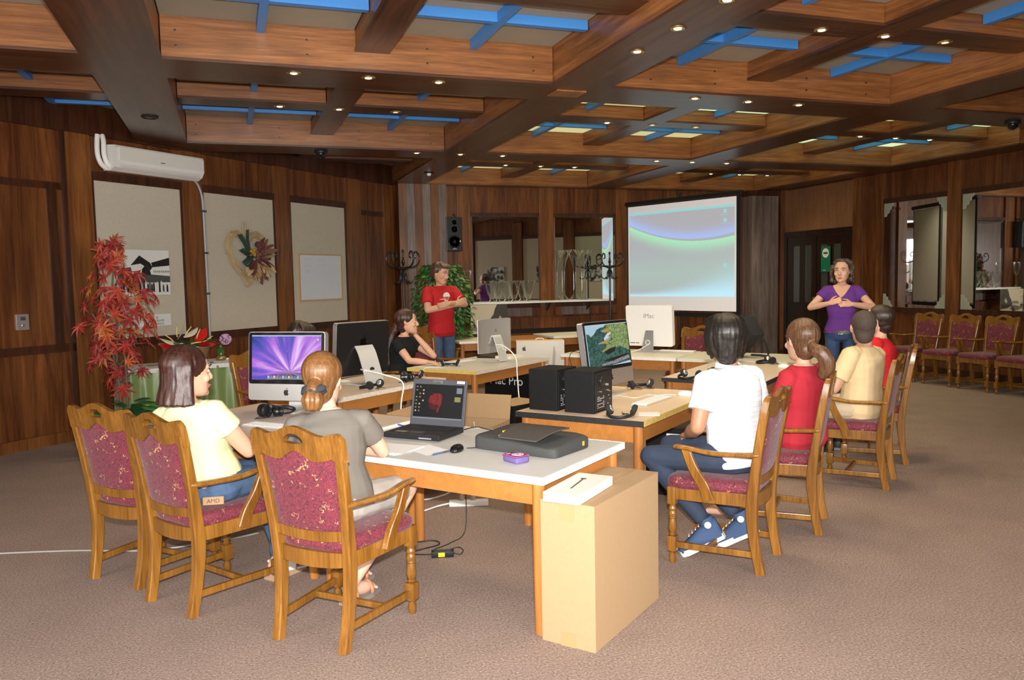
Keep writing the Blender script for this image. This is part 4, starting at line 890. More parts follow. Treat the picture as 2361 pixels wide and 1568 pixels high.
# black tower carton with white lettering
t = thing('black_carton', 'tall black carton with white lettering under the far left row of tables', 'box', ab(4.62, 3.02, 0), ANG-R(4)); m = MB(); m.box(-.13, .13, -.30, .30, 0, .575, b=.004); m.build('carton', M_boxblk, t)
M_let = plain('white_print', (.72, .74, .75), .4)
text('lettering', 'Mac Pro', .135, M_let, t, TR(-.131, -.0, .435) @ Matrix.Rotation(R(-90), 4, 'Z') @ RX(R(90)))
# brown carton and black box with a white emblem next to it, half hidden by the loudspeakers
t = thing('small_carton', 'small brown and black box with a white emblem, half hidden behind the left loudspeaker', 'box', ab(3.10, 2.05, 0), ANG-R(12), 'cardboard boxes'); m = MB(); m.box(-.20, .20, -.16, .16, 0, .50, b=.003); m.build('carton', M_boxblk, t)
m = MB(); m.box(-.203, -.20, .11, .163, 0, .502); m.box(-.203, .2, -.16, .16, .5, .504); m.build('brown_edge', M_card, t)
m = MB(); ap = [(p[0]*.09, p[1]*.09) for p in APPLE]; m.prism([(-.02-q[0], .14+q[1]) for q in ap], -.204, -.2005, 'x'); m.prism([(-.02-p[0]*.09, .14+p[1]*.09) for p in LEAF], -.204, -.2005, 'x'); m.build('emblem', M_let, t)
m = MB(); m.box(-.2025, -.2003, -.01, .06, .33, .37); m.build('sticker', M_paper, t)
# black carton with barcode sticker under the loudspeaker table
t = thing('black_carton', 'black carton with a white barcode label under the loudspeaker table', 'box', ab(2.62, .36, 0), ANG+R(2)); m = MB(); m.box(-.12, .26, -.17, .2, 0, .50, b=.004); m.build('carton', M_boxblk, t)
m = MB(); m.box(-.1215, -.1203, -.11, .04, .32, .46); lb2 = m.build('label', M_paper, t)
m = MB()
for k in range(9): m.box(-.1222, -.1215, -.06+k*.008, -.056+k*.008, .425, .45)
for k in range(4): m.box(-.1222, -.1215, -.095, .025, .34+k*.018, .347+k*.018)
m.build('barcode', M_black, lb2)
# white computer carton
t = thing('computer_carton', 'white computer carton with a printed side view, beyond the table with the silver monitor', 'box', (4.13, 10.72, 0), R(-17)); m = MB(); m.box(-.34, .34, -.12, .12, 0, .72, b=.004); m.build('carton', M_carton, t)
m = MB(); m.box(-.342, -.3405, -.12, .12, 0, .72); m.build('grey_side', plain('carton_grey', (.30, .29, .27), .6), t); m = MB(); m.box(-.33, .33, -.115, .115, .7205, .7225); m.build('carton_top', plain('carton_tan', (.62, .42, .20), .7), t)
apple(-.23, .61, .06, -.1212, M_lgrey, t)
m = MB(); flat(m, [(.15, .18), (.185, .18), (.215, .55), (.20, .64), (.185, .64), (.175, .52)], -.1216); flat(m, [(.20, .35), (.205, .37), (.29, .16), (.28, .15)], -.1216); m.build('printed_picture', plain('carton_print', (.42, .42, .42), .5), t)
m = MB(); m.tube(bez([(-.06, 0, .722), (-.04, 0, .745), (.04, 0, .745), (.06, 0, .722)], 5), .008, 8); m.build('handle', M_carton, t, True)
# power strip, adapter, cables
t = thing('power_strip', 'white power strip with two beige plugs under the nearest table', 'power strip', ab(1.60, 1.53, 0), R(-16)); m = MB(); m.box(-.14, .14, -.025, .025, 0, .042, b=.008); m.build('strip_body', M_wplas, t, 40)
for x in (-.05, .03):
    m = MB(); m.lathe([(.019, 0), (.019, .02), (.012, .045), (.008, .055)], 12, TR(x, 0, .042)); m.build('plug', plain('beige_plug', (.42, .36, .27), .5), t, 40)
m = MB(); m.tube(bez([(-.14, 0, .02), (-.22, -.03, .012), (-.34, -.14, .008), (-.55, -.20, .007), (-.8, -.1, .007)], 6), .006, 8); m.build('lead', M_wcable, t, True)
m = MB(); m.tube(bez([(-.05, 0, .09), (-.08, .04, .12), (-.18, .08, .06), (-.35, .12, .02), (-.6, .3, .007)], 6), .005, 8); m.build('lead', M_wcable, t, True)
m = MB(); m.tube(bez([(.03, 0, .09), (.04, .02, .2), (.05, .02, .5), (.05, .0, .6)], 6), .005, 8); m.build('lead', plain('beige_cable', (.45, .38, .28), .5), t, True)
t = thing('power_adapter', 'black power adapter with a yellow sticker on the carpet', 'adapter', ab(.66, 1.06, 0), R(-14)); m = MB(); m.box(-.065, .065, -.026, .026, 0, .034, b=.004); m.build('adapter_body', M_dgrey, t, 40)
m = MB(); m.box(-.025, .012, -.0268, -.0258, .006, .03); m.build('sticker', plain('yellow_sticker', (.85, .75, .0), .5), t); m = MB(); m.box(-.05, .05, -.02, .02, .034, .0345); m.build('rating_label', M_lgrey, t)
m = MB(); m.tube(bez([(-.065, 0, .016), (-.11, .01, .012), (-.20, .06, .006), (-.13, .12, .006), (-.02, .20, .006), (-.06, .28, .006), (-.2, .26, .006), (-.4, .32, .006)], 6), .004, 8); m.build('lead', M_bcable, t, True)
m = MB(); m.tube(bez([(.065, 0, .016), (.10, -.01, .01), (.12, .03, .02), (.09, .06, .03), (.02, .06, .015), (-.05, .10, .008), (.05, .22, .006), (.14, .30, .05), (.15, .34, .3), (.12, .35, .62)], 6), .003, 8); m.build('lead', M_bcable, t, True)
m = MB(); rings = []
pts = bez([(-4.3, 5.9, .006), (-3.0, 5.75, .006), (-1.75, 5.60, .006), (-1.0, 5.42, .006), (-.55, 5.24, .007), (-.15, 5.25, .010), (.1, 5.32, .01)], 8)
m.tube(pts, [(.012, .006)]*len(pts), 8); o = m.build('flat_cable', plain('grey_cable', (.42, .40, .36), .35, .3), None, True); tag(o, 'twisted pale grey cable across the carpet at left', 'cable')
# pale bag with black trim under the chipped edge table
t = thing('tote_bag', 'pale grey bag with black trim under the chipped edge table', 'bag', ab(2.05, 3.0, 0), ANG+R(10)); m = MB(); rings = []
for z, k in ((0, .95), (.02, 1), (.2, .97), (.33, .8), (.36, .5)): rings.append([(.19*k*math.copysign(abs(math.cos(a))**.5, math.cos(a)), .09*k*math.copysign(abs(math.sin(a))**.5, math.sin(a)), z) for a in [2*math.pi*i/24 for i in range(24)]])
m.loft(rings); m.build('bag_body', plain('pale_canvas', (.40, .40, .37), .8), t, 50)
m = MB(); m.tube(bez([(-.19, -.02, .05), (-.12, -.10, .09), (0, -.11, .07), (.12, -.10, .10), (.19, -.02, .06)], 5), .02, 8); m.tube(bez([(-.17, -.06, .05), (-.16, -.07, .2), (-.12, -.05, .34), (-.05, -.04, .5)], 5), .012, 8); m.build('trim', M_foam, t, True)
# black shoulder bag standing on the far cream table
t = thing('shoulder_bag', 'black shoulder bag leaning on the far cream table behind the white shirted man', 'bag', ab(5.45, .62, .731), ANG+R(60))
Tb = TR(0, 0, .125) @ RY(R(38)) @ TR(0, 0, -.0)
m = MB(); m.box(-.19, .19, -.085, .085, 0, .25, Tb, b=.022); m.build('bag_body', M_foam, t, 40)
m = MB(); m.box(-.185, .185, -.094, .094, .20, .262, Tb, b=.012); m.build('bag_lid', M_black, t, 40)
m = MB(); m.box(-.15, .12, -.090, -.084, .10, .135, Tb); m.build('grey_band', plain('bag_band', (.30, .30, .30), .5), t)
m = MB(); m.tube([Tb @ Vector(p_) for p_ in bez([(-.12, 0, .262), (-.10, 0, .31), (.0, 0, .32), (.10, 0, .31), (.12, 0, .262)], 5)], .013, 8); m.build('carry_handle', M_foam, t, True)
m = MB(); m.tube(bez([(-.10, -.10, .20), (-.13, -.13, .10), (-.10, -.17, .02), (.02, -.18, .012), (.12, -.15, .012)], 5), [(.018, .004)]*21, 8); m.build('strap', M_foam, t, True)
# ------------------------------------------------------------------ ceiling fixtures
M_bulb = plain('bulb', (1, .9, .7), .3, emis=(1, .66, .26), estr=16); M_bulboff = plain('bulb_off', (.5, .48, .42), .2, emis=(1, .8, .5), estr=.8)
dl = None
LIGHTS = []
for x0 in (.53, 4.09): LIGHTS += [(x0+.575*k, 6.56, ZB, 'cross beam in front of the camera' if x0 < 1 else 'right hand cross beam') for k in range(3)]
LIGHTS += [(2.84, y, ZB, 'big middle beam') for y in (4.20, 4.76, 5.32)]
for x0, y, w in ((.54, 8.53, 'left bay'), (4.16, 8.53, 'middle bay'), (4.15, 4.95, 'near right bay'), (4.12, 12.05, 'far middle bay'), (7.84, 8.6, 'right bay'), (8.02, 12.35, 'far right bay')): LIGHTS += [(x0+.585*k, y, ZS, w) for k in range(3)]
for x0 in (2.3, 5.74): LIGHTS += [(x0+.575*k, 10.2, ZB, 'far cross beam') for k in range(3)]
ORD = ('first', 'second', 'third')
cnt = {}; cnt2 = {}
for (x, y, z, w) in LIGHTS:
    off = (round(x, 2), round(y, 2)) in ((1.71, 8.53), (5.32, 4.95), (4.75, 8.53), (5.33, 8.53))
    key = (w, round(y, 1), round(x/3.4)); i = cnt.get(key, 0); cnt[key] = i+1
    if dl is None:
        t = thing('downlight', 'x', 'light', (x, y, z)); m = MB(); m.lathe([(.028, -.001), (.032, -.007), (.046, -.009), (.054, -.005), (.056, 0)], 20, cap=False); m.build('ring', M_brass, t, True)
        m = MB(); m.lathe([(.027, -.004), (.025, -.008), (.011, -.011), (.001, -.012)], 16); bo = m.build('bulb', M_bulb, t, True); dl = t; on_mesh = bo.data
        m = MB(); m.lathe([(.027, -.004), (.025, -.008), (.011, -.011), (.001, -.012)], 16); off_mesh = m.mesh('bulb', M_bulboff, True)
    else: t = dup(dl, (x, y, z))
    PH = {'cross beam in front of the camera': 'the nearest left cross beam', 'right hand cross beam': 'the nearest cross beam right of the big beam', 'left bay': 'the slim beam of the left bay', 'middle bay': 'the slim beam of the middle bay', 'near right bay': 'the slim beam nearest the camera at right', 'far middle bay': 'the slim beam of the far middle bay', 'right bay': 'the slim beam of the right bay', 'far right bay': 'the slim beam above the screen', 'big middle beam': 'the big middle beam'}
    ph = PH.get(w) or ('the far left cross beam' if x < 4.5 else 'the far right cross beam'); i = cnt2.get(ph, 0); cnt2[ph] = i+1
    t['label'] = ('unlit' if off else 'glowing')+' recessed downlight, %s of three under %s' % (('left', 'middle', 'right')[i], ph); t['group'] = 'ceiling downlights'
    if w == 'big middle beam': ix = (4.20, 4.76, 5.32).index(y); t['label'] = 'glowing recessed downlight, %s of three under the big middle beam' % ('nearest', 'middle', 'farthest')[ix]
    for c_ in t.children:
        if c_.name.startswith('bulb'): c_.data = off_mesh if off else on_mesh
    if not off:
        l = bpy.data.lights.new('downlight_lamp', 'SPOT'); l.energy = 20; l.color = (1, .80, .52); l.spot_size = R(125); l.spot_blend = .8; l.shadow_soft_size = .04
        lo = bpy.data.objects.new('downlight_lamp', l); COL.objects.link(lo); lo.parent = t; lo.location = (0, 0, -.03)
def ceilthing(name, loc, label, cat, build):
    t = thing(name, label, cat, loc); build(t); return t
def b_vent(t):
    m = MB(); m.lathe([(.055, -.004), (.06, -.016), (.075, -.014), (.08, 0)], 22, cap=False); m.build('ring', M_dgrey, t, True); m = MB(); m.lathe([(.056, 0), (.05, -.010), (.01, -.014)], 18); m.build('lens', M_bez, t, True)
ceilthing('dark_downlight', (-.665, 8.58, ZB), 'dark unlit round fixture under the left main beam', 'light', b_vent)
def b_dome(t):
    m = MB(); m.lathe([(.075, 0), (.08, -.012), (.075, -.03), (.055, -.034)], 22); m.build('mount', M_dgrey, t, 50); m = MB(); m.ball((0, 0, -.034), (.055, .055, .06), 18); m.build('dome', M_bez, t, True)
ceilthing('dome_camera', (1.12, 10.30, ZB), 'black dome camera under the far left cross beam', 'camera', b_dome)
ceilthing('dome_camera', (8.19, 6.70, ZB), 'black dome camera at the right picture edge', 'camera', b_dome)
def b_sens(t):
    m = MB(); m.lathe([(.07, 0), (.075, -.01), (.05, -.014)], 20); m.build('mount', M_dgrey, t, 50); m = MB(); m.ball((0, 0, -.02), (.035, .035, .035), 14); m.build('white_dome', M_white, t, True)
ceilthing('motion_sensor', (2.89, 12.02, ZB), 'small white dome sensor under the far end of the big middle beam', 'sensor', b_sens)
m = MB(); m.box(-.14, .14, -.11, .11, -.012, 0, b=.003); o = m.build('cover_plate', M_by); o.location = (2.86, 6.66, ZB); tag(o, 'wooden cover plate screwed under the big middle beam', 'plate')
# ------------------------------------------------------------------ things on the left wall.  wthing: local x along the wall, -y into the room
def wthing(name, s, n, z, label, cat):
    t = thing(name, label, cat, LW(s, n, z), LROT); return t
t = wthing('air_conditioner', 1.77, .04, 2.845, 'white wall air conditioner under the left main beam', 'air conditioner')
prof = [(0, 0), (-.10, -.005), (-.17, .03), (-.205, .09), (-.205, .235), (-.19, .262), (-.03, .275), (0, .275)]
m = MB(); m.prism(prof, -.60, .60, 'x'); m.build('case', plain('ac_white', (.72, .71, .67), .4), t, 25)
m = MB(); m.box(-.56, .56, -.212, -.204, .105, .245, b=.003); m.build('front_panel', plain('ac_panel', (.66, .66, .60), .42), t)
m = MB(); m.box(-.55, .52, -.006, .0, -.035, .035, TR(0, -.192, .062) @ RX(R(-28)), b=.002); m.build('louvre', plain('ac_louvre', (.74, .73, .70), .4), t)
m = MB(); m.box(-.03, .03, -.2135, -.2115, .128, .136); m.build('badge', M_lgrey, t)
for k, dx in enumerate((0, .055)):
    m = MB(); m.tube(bez([(-.60+dx, -.05-.03*k, .02), (-.67+dx, -.06-.03*k, .06), (-.70+dx, -.05-.03*k, .16), (-.69+dx, -.04-.03*k, .30), (-.68+dx, -.04, .37)], 6), .026, 10); m.build('pipe', M_white, t, True)
t = wthing('drain_pipe', 2.40, .02, 2.84, 'grey drain pipe running from the air conditioner down the wall', 'pipe')
m = MB(); m.tube(bez([(-.06, -.06, .02), (.02, -.05, -.02), (.085, -.04, -.14), (.10, -.04, -.30), (.105, -.04, -.6), (.11, -.04, -1.2), (.115, -.04, -2.0)], 6), .014, 8); m.build('pipe_run', plain('pipe_grey', (.36, .37, .40), .45), t, True)
for zz in (-.34, -.85, -1.35):
    m = MB(); m.box(.075, .135, -.06, -.015, zz-.012, zz+.012, b=.003); m.build('clamp', M_lgrey, t)
G = lambda v: plain('photo_grey_%d' % int(v*100), (v, v, v*.97), .5)
g0, g1, g2, g3 = G(.012), G(.07), G(.35), G(.70)
def picture(t, w, h, L, y0=-.021):
    for k, (pts, mt) in enumerate(L):
        m = MB(); m.prism([(p[0]*w, p[1]*h) for p in pts], y0-.0006*k-.0005, y0-.0006*k, 'y'); m.build('print_patch', mt, t)
t = wthing('old_photograph', 1.27, .013, 1.495, 'large black and white photograph of a house and a crowd, behind the red maple', 'picture')
w, h = .704, .512
m = MB(); m.box(0, w, -.020, 0, 0, h); m.build('board', g3, t)
rp = random.Random(5); L = [([(.25, .66), (.42, .88), (.62, .72), (.66, .62), (.62, .55), (.44, .70)], g0), ([(.64, .72), (1, .84), (1, .66), (.66, .62)], g0), ([(.0, .28), (.0, .5), (.12, .6), (.25, .62), (.28, .44), (.44, .44), (.46, .58), (.52, .66), (.60, .60), (.63, .46), (1, .42), (1, .28)], g1), ([(.46, .45), (.46, .57), (.52, .66), (.60, .58), (.62, .44)], g0)]
for k in range(9): x = .68+.036*k; L.append(([(x, .50), (x+.014, .50), (x+.014, .545), (x, .545)], g1))
for k in range(26):
    x = .02+.037*k; hh = .20+.09*rp.random(); L.append(([(x-.016, .06+.03*rp.random()), (x+.02, .06), (x+.016, hh), (x, hh+.04), (x-.012, hh)], rp.choice((g0, g0, g1, g3, g2))))
picture(t, w, h, L)
t = wthing('wall_sign', 1.433, .013, 1.135, 'white wall sign with grey and red lettering under the old photograph', 'sign')
m = MB(); m.box(0, .535, -.012, 0, 0, .135); m.build('board', plain('sign_white', (.66, .67, .66), .5), t)
for body, x, z, sz, mt in (('HO', .26, .088, .036, plain('sign_red', (.55, .16, .12), .6)), ('JA', .34, .088, .036, M_lgrey), ('L - D  QUELLEN', .31, .050, .036, M_lgrey), ('A  TOPLICE', .34, .012, .036, M_lgrey)): text('lettering', body, sz, mt, t, TR(x, -.0128, z) @ RX(R(90)))
# dried flower wreath
t = wthing('dried_wreath', 3.20, .02, 1.98, 'dried flower and straw heart with green ribbon on the middle wall panel', 'wreath'); t.scale = (1.28,)*3; rw = random.Random(11)
M_straw = plain('straw', (.46, .34, .17), .8); M_drb = plain('dried_brown', (.16, .07, .04), .8); M_drm = plain('dried_maroon', (.11, .03, .03), .8); M_rib = plain('green_ribbon', (.03, .06, .05), .4); M_drt = plain('dried_tan', (.38, .22, .09), .8)
m = MB()
for k in range(44):
    ph = rw.uniform(0, 2*math.pi); pts = []
    for i in range(22):
        a = 2*math.pi*i/21+ph*.02; hx = .26*math.sin(a)**3; hz = .20*math.cos(a)-.085*math.cos(2*a)-.035*math.cos(3*a)-.012*math.cos(4*a); jj = .034
        pts.append((hx*1.0+rw.uniform(-jj, jj), -.03+rw.uniform(-.02, .02), hz*1.15+rw.uniform(-jj, jj)))
    m.tube(pts, .003, 4)
m.build('straw_heart', M_straw, t)['kind'] = 'stuff'
m = MB(); m.tube(bez([(-.03, -.03, .18), (-.045, -.03, .28), (-.02, -.03, .33), (.0, -.03, .28), (-.01, -.03, .18)], 5), .007, 6); m.build('hanging_loop', M_straw, t, True)
def leafmesh(name, mat, l, w, bend=.0):
    m = MB(); n = 6; vs = []; fs = []
    for i in range(n+1):
        u = i/n; hw = w*math.sin(math.pi*min(1, u*.92+.06))**.8; zc = bend*u*u
        vs += [(-hw, u*l, zc-.12*hw), (0, u*l, zc+.0), (hw, u*l, zc-.12*hw)]
    for i in range(n):
        for k in range(2): a = i*3+k; fs.append((a, a+1, a+4, a+3))
    m.add(vs, fs); return m.mesh(name, mat, True, False)
def place(name, me, par, loc, dirv, roll=0, sc=1):
    o = ob(name, me, par); q = Vector(dirv).to_track_quat('Y', 'Z'); o.rotation_mode = 'QUATERNION'; o.rotation_quaternion = q @ Quaternion((0, 1, 0), roll); o.location = loc; o.scale = (sc,)*3; return o
lm = [leafmesh('dried_leaf', mt, .15, .028, .03) for mt in (M_drt, M_drb, M_straw, M_drm)]
for k in range(95):
    a = rw.uniform(-2.6, 1.2) if k < 45 else rw.uniform(-2.4, -.8); r = rw.uniform(.03, .12)
    place('dried_leaf', lm[rw.randrange(4) if k % 5 else 2], t, (.03+r*math.cos(a)+.03, -.05-rw.uniform(0, .05), -.02+r*math.sin(a)), (math.cos(a), -.35, math.sin(a)), rw.uniform(0, 6), rw.uniform(.7, 1.25))
for x, z, r, mt in ((.12, .09, .055, M_drm), (.07, .0, .05, M_drb), (.10, -.08, .045, M_drm), (.16, .02, .035, M_drb), (.0, .02, .05, plain('dried_ochre', (.40, .22, .03), .8)), (-.03, -.16, .02, M_drm), (.25, -.02, .015, M_drm)):
    m = MB()
    for k in range(16): m.ball((x+rw.uniform(-r, r)*.7, -.09+rw.uniform(-.03, .02), z+rw.uniform(-r, r)*.7), r*.38, 8)
    m.build('dried_flower', mt, t, True)
for pts, wd in ((((-.02, -.09, .0), (-.08, -.10, .10), (-.15, -.09, .20)), .03), (((-.02, -.09, .02), (-.05, -.10, .14), (-.04, -.09, .25)), .022), (((-.02, -.10, 0), (-.10, -.12, .02), (-.14, -.10, .05), (-.06, -.11, .0)), .03), (((-.02, -.10, -.01), (-.08, -.13, -.06), (-.11, -.10, -.10), (-.04, -.11, -.05)), .035)):
    m = MB(); pp = bez(pts, 5); m.tube(pp, [(wd, .003)]*len(pp), 8); m.build('ribbon', M_rib, t, True)
t = wthing('whiteboard', 4.25, .013, 1.355, 'whiteboard with a pale wooden frame and faint handwriting', 'whiteboard')
w, h = .93, .645
m = MB(); m.box(0, w, -.012, 0, 0, h); m.build('board', plain('board_white', (.60, .63, .68), .35), t)
for x0, x1, z0, z1 in ((-.02, 0, -.02, h+.02), (w, w+.02, -.02, h+.02), (0, w, -.02, 0), (0, w, h, h+.02)): m = MB(); m.box(x0, x1, -.022, 0, z0, z1); m.build('frame_strip', plain('pale_wood', (.50, .32, .15), .5) if 'pale_wood' not in bpy.data.materials else bpy.data.materials['pale_wood'], t)
M_mark = plain('faint_marker', (.53, .54, .59), .6)
for k, (ln, z) in enumerate(((('07.00', '- 08.30'), .56), (('08.30', '- 10.30'), .475), (('10.45', '- 12.15'), .395))):
    for j, b_ in enumerate(ln): text('handwriting', b_, .062, M_mark, t, TR(.17+.30*j, -.0124, z) @ RX(R(90)), .0001)
t = wthing('wall_switch', .135, .0, 1.19, 'silver switch plate with a small display on the left wall', 'switch'); m = MB(); m.box(0, .125, -.016, 0, 0, .155, b=.004); m.build('plate', M_silver, t)
m = MB(); m.box(.04, .09, -.018, -.016, .095, .13); m.build('display', M_lgrey, t); m = MB(); m.lathe([(.014, 0), (.013, .008)], 14, TR(.065, -.016, .045) @ RX(R(90))); m.build('knob', M_chrome, t, 40)
# ------------------------------------------------------------------ things on and before the back wall
t = thing('wall_speaker', 'black three way wall speaker beside the left column', 'speaker', (3.64, 13.64, 2.09)); m = MB(); m.box(-.14, .14, -.24, 0, 0, .58, b=.008); m.build('cabinet', M_black, t)
for z, r in ((.16, .105), (.37, .055), (.49, .04)):
    m = MB(); m.lathe([(r*1.08, 0), (r*1.08, .006), (r*.95, .008), (r*.85, .0), (r*.35, -.012), (r*.3, .002), (.002, .012)], 22, TR(-.0, -.24, z) @ RX(R(90))); m.build('cone', M_bez, t, True)
m = MB(); m.box(-.03, .03, -.243, -.24, .035, .048); m.build('badge', M_silver, t); m = MB(); m.tube([(.05, -.1, .58), (.05, -.1, .62), (.05, .0, .64)], .012, 8); m.build('bracket', M_dgrey, t)
M_glass, nt, b = newmat('clear_glass'); lw = nd(nt, 'ShaderNodeLayerWeight', i_Blend=.35); tr = nd(nt, 'ShaderNodeBsdfTransparent'); tr.inputs[0].default_value = (.93, .95, .94, 1); gl_ = nd(nt, 'ShaderNodeBsdfGlossy', i_Roughness=.03); mxs = nd(nt, 'ShaderNodeMixShader')
nt.links.new(lw.outputs['Facing'], mxs.inputs[0]); nt.links.new(tr.outputs[0], mxs.inputs[1]); nt.links.new(gl_.outputs[0], mxs.inputs[2]); nt.links.new(mxs.outputs[0], nt.nodes['Material Output'].inputs[0])
t = thing('wall_shelf', 'long white wall shelf with a wavy front edge under the mirrors', 'shelf', (0, 0, 0)); m = MB(); N = 60; top = []
for i in range(N+1): x = 3.80+2.72*i/N; top.append((x, 13.36+.045*math.sin((x-3.8)*4.4+.6)))
m.prism([(3.80, 13.655)]+[(p[0], p[1]) for p in top]+[(6.52, 13.655)], 1.168, 1.20, 'z'); m.build('shelf_board', M_white, t)
for x in (4.3, 5.4, 6.2): m = MB(); m.prism([(13.655, 1.0), (13.655, 1.168), (13.43, 1.168)], x-.015, x+.015, 'x'); m.build('bracket', M_trim, t)
def vase(loc, prof, label):
    m = MB(); m.lathe(prof, 24, cap=False); r0, z0_ = prof[0]; m.lathe([(r0, z0_), (r0*.5, z0_+.004), (.001, z0_+.006)], 24, cap=False); rt, zt = prof[-1]; m.tube([(rt*math.cos(a), rt*math.sin(a), zt) for a in [2*math.pi*i/28 for i in range(28)]], .003, 6, closed=True)
    o = m.build('glass_vase', M_glass, None, True); o.location = loc; return tag(o, label, 'vase', 'glass vases on the wall shelf')
pb = [(.045, 0), (.05, .012), (.02, .035), (.045, .06), (.085, .16), (.11, .27), (.138, .36)]
vase((4.43, 13.50, 1.202), pb, 'wide mouthed glass vase, first from the left of the shelf'); vase((4.72, 13.48, 1.202), pb, 'wide mouthed glass vase, second from the left of the shelf'); vase((5.0, 13.51, 1.202), pb, 'wide mouthed glass vase, third on the shelf, by the mirror post')
pt = [(.10, 0), (.09, .02), (.03, .09), (.02, .20), (.022, .50), (.03, .58), (.06, .70), (.11, .82), (.17, .90)]
vase((5.68, 13.50, 1.202), pt, 'tall trumpet shaped glass vase, left of the two before the mirror'); vase((6.06, 13.49, 1.202), pt, 'tall trumpet shaped glass vase, right of the two before the mirror')
vase((3.86, 13.46, 1.202), [(.06, 0), (.055, .012), (.012, .05), (.012, .26), (.05, .30), (.072, .36), (.072, .56)], 'slender stemmed glass behind the standing man')
t = thing('leaning_picture', 'sepia landscape picture leaning below the left end of the shelf', 'picture', (3.86, 13.30, .665), R(0)); w, h = .66, .50
m = MB(); m.box(0, w, -.02, 0, 0, h); m.build('board', plain('sepia_light', (.55, .48, .36), .6), t); sd, sm = plain('sepia_dark', (.05, .042, .032), .6), plain('sepia_mid', (.20, .17, .125), .6)
picture(t, w, h, [([(0, .12), (0, .30), (.2, .22), (.4, .3), (.55, .26), (.6, .12), (.4, .05)], sm), ([(.48, .30), (.55, .55), (.62, .66), (.66, .85), (.72, 1), (1, 1), (1, .12), (.7, .16)], sd), ([(.2, .34), (.2, .42), (.30, .48), (.5, .46), (.5, .36)], sm), ([(.0, .3), (.1, .36), (.14, .28), (.1, .2)], sd), ([(.35, 0), (.45, .22), (.52, .2), (.5, 0)], sd), ([(.72, .45), (.8, .62), (.86, .5), (.78, .36)], plain('sepia_pale', (.42, .36, .27), .6))])
# coat racks
def coat_rack(loc, label, rz):
    t = thing('coat_rack', label, 'coat rack', loc, rz, 'bentwood coat racks'); m = MB(); m.lathe([(.02, .05), (.02, .5), (.017, 1.5), (.017, 1.85), (.03, 1.87), (.018, 1.90), (.012, 1.99), (.022, 2.03), (.004, 2.06)], 12); m.build('pole', M_bback, t, 50)
    for k in range(4):
        T = Matrix.Rotation(R(90*k+20), 4, 'Z')
        m = MB(); m.tube([T @ p for p in bez([(.018, 0, 1.76), (.10, 0, 1.79), (.20, 0, 1.81), (.27, 0, 1.87), (.275, 0, 1.96), (.23, 0, 2.02), (.18, 0, 2.0), (.175, 0, 1.945), (.21, 0, 1.93)], 5)], .0115, 8); m.build('hook', M_bback, t, True)
        m = MB(); m.tube([T @ p for p in bez([(.018, 0, 1.74), (.05, 0, 1.68), (.06, 0, 1.60), (.11, 0, 1.57), (.16, 0, 1.60)], 5)], .010, 8); m.build('hook', M_bback, t, True)
        m = MB(); m.tube([T @ p for p in bez([(.02, 0, .38), (.08, 0, .30), (.20, 0, .12), (.30, 0, .013)], 5)], .0125, 8); m.build('leg', M_bback, t, True)
    m = MB(); m.tube([(.17*math.cos(a), .17*math.sin(a), 1.80) for a in [2*math.pi*i/28 for i in range(28)]], .009, 8, closed=True); m.build('ring', M_bback, t, True); return t
coat_rack((2.36, 11.55, 0), 'black bentwood coat rack by the left column, left of the standing man', 0)
coat_rack((6.46, 13.20, 0), 'black bentwood coat rack doubled in the mirror, left of the projection screen', R(15))
# projection screen on a stand
t = thing('projection_screen', 'projection screen showing a grey desktop with blue and green waves', 'screen', (7.33, 12.27, 0), math.atan2(-2.15, .80))
# local x runs from the far left edge to the near right edge; the picture side is -y
W2, z0, z1 = 1.165, 1.0, 2.86
m = MB(); m.box(-W2, W2, .0, .006, z0, z1); m.build('backing', plain('screen_backing', (.55, .55, .55), .8), t)
for x0_, x1_, a0_, a1_ in ((-W2-.03, -W2, z0-.1, z1+.02), (W2, W2+.07, z0-.1, z1+.02)): m = MB(); m.box(x0_, x1_, -.004, .006, a0_, a1_); m.build('black_border', M_black, t)
m = MB(); m.box(-W2, W2, -.004, 0, z0, z1); m.build('fabric', plain('screen_fabric', (.66, .65, .65), .7, emis=(.62, .60, .60), estr=.42), t)
m = MB(); m.box(-W2-.06, W2+.10, -.03, .04, z1+.02, z1+.09, b=.01); m.build('case', M_black, t); m = MB(); m.box(-W2, W2, -.012, .012, z0-.10, z0-.03); m.build('bottom_bar', M_dgrey, t)
m = MB(); m.lathe([(.02, .03), (.02, 2.95)], 12, TR(0, .05, 0)); m.build('stand_pole', M_dgrey, t)
for k in range(3): a = R(120*k+30); m = MB(); m.tube([(0, .05, .45), (.45*math.cos(a), .05+.45*math.sin(a), .02)], .012, 8); m.build('stand_leg', M_dgrey, t)
m = MB(); m.tube([(-.02, .04, z1+.09), (-.02, .04, z1+.16), (.02, .04, z1+.16), (.02, .04, z1+.09)], .01, 8); m.build('hook', M_dgrey, t)
PW, PZ0, PZ1 = 1.13, 1.24, 2.74
def SP(L): return [(-PW+2*PW*u, PZ0+(PZ1-PZ0)*v) for u, v in L]
def pj(nm, pts, c, k, e=.85):
    m = MB(); m.prism(SP(pts), -.0042-.0005*k-.0004, -.0042-.0005*k, 'y'); m.build(nm, plain('projected_%d' % k, tuple(x*.3 for x in c), .7, emis=c, estr=e), t)
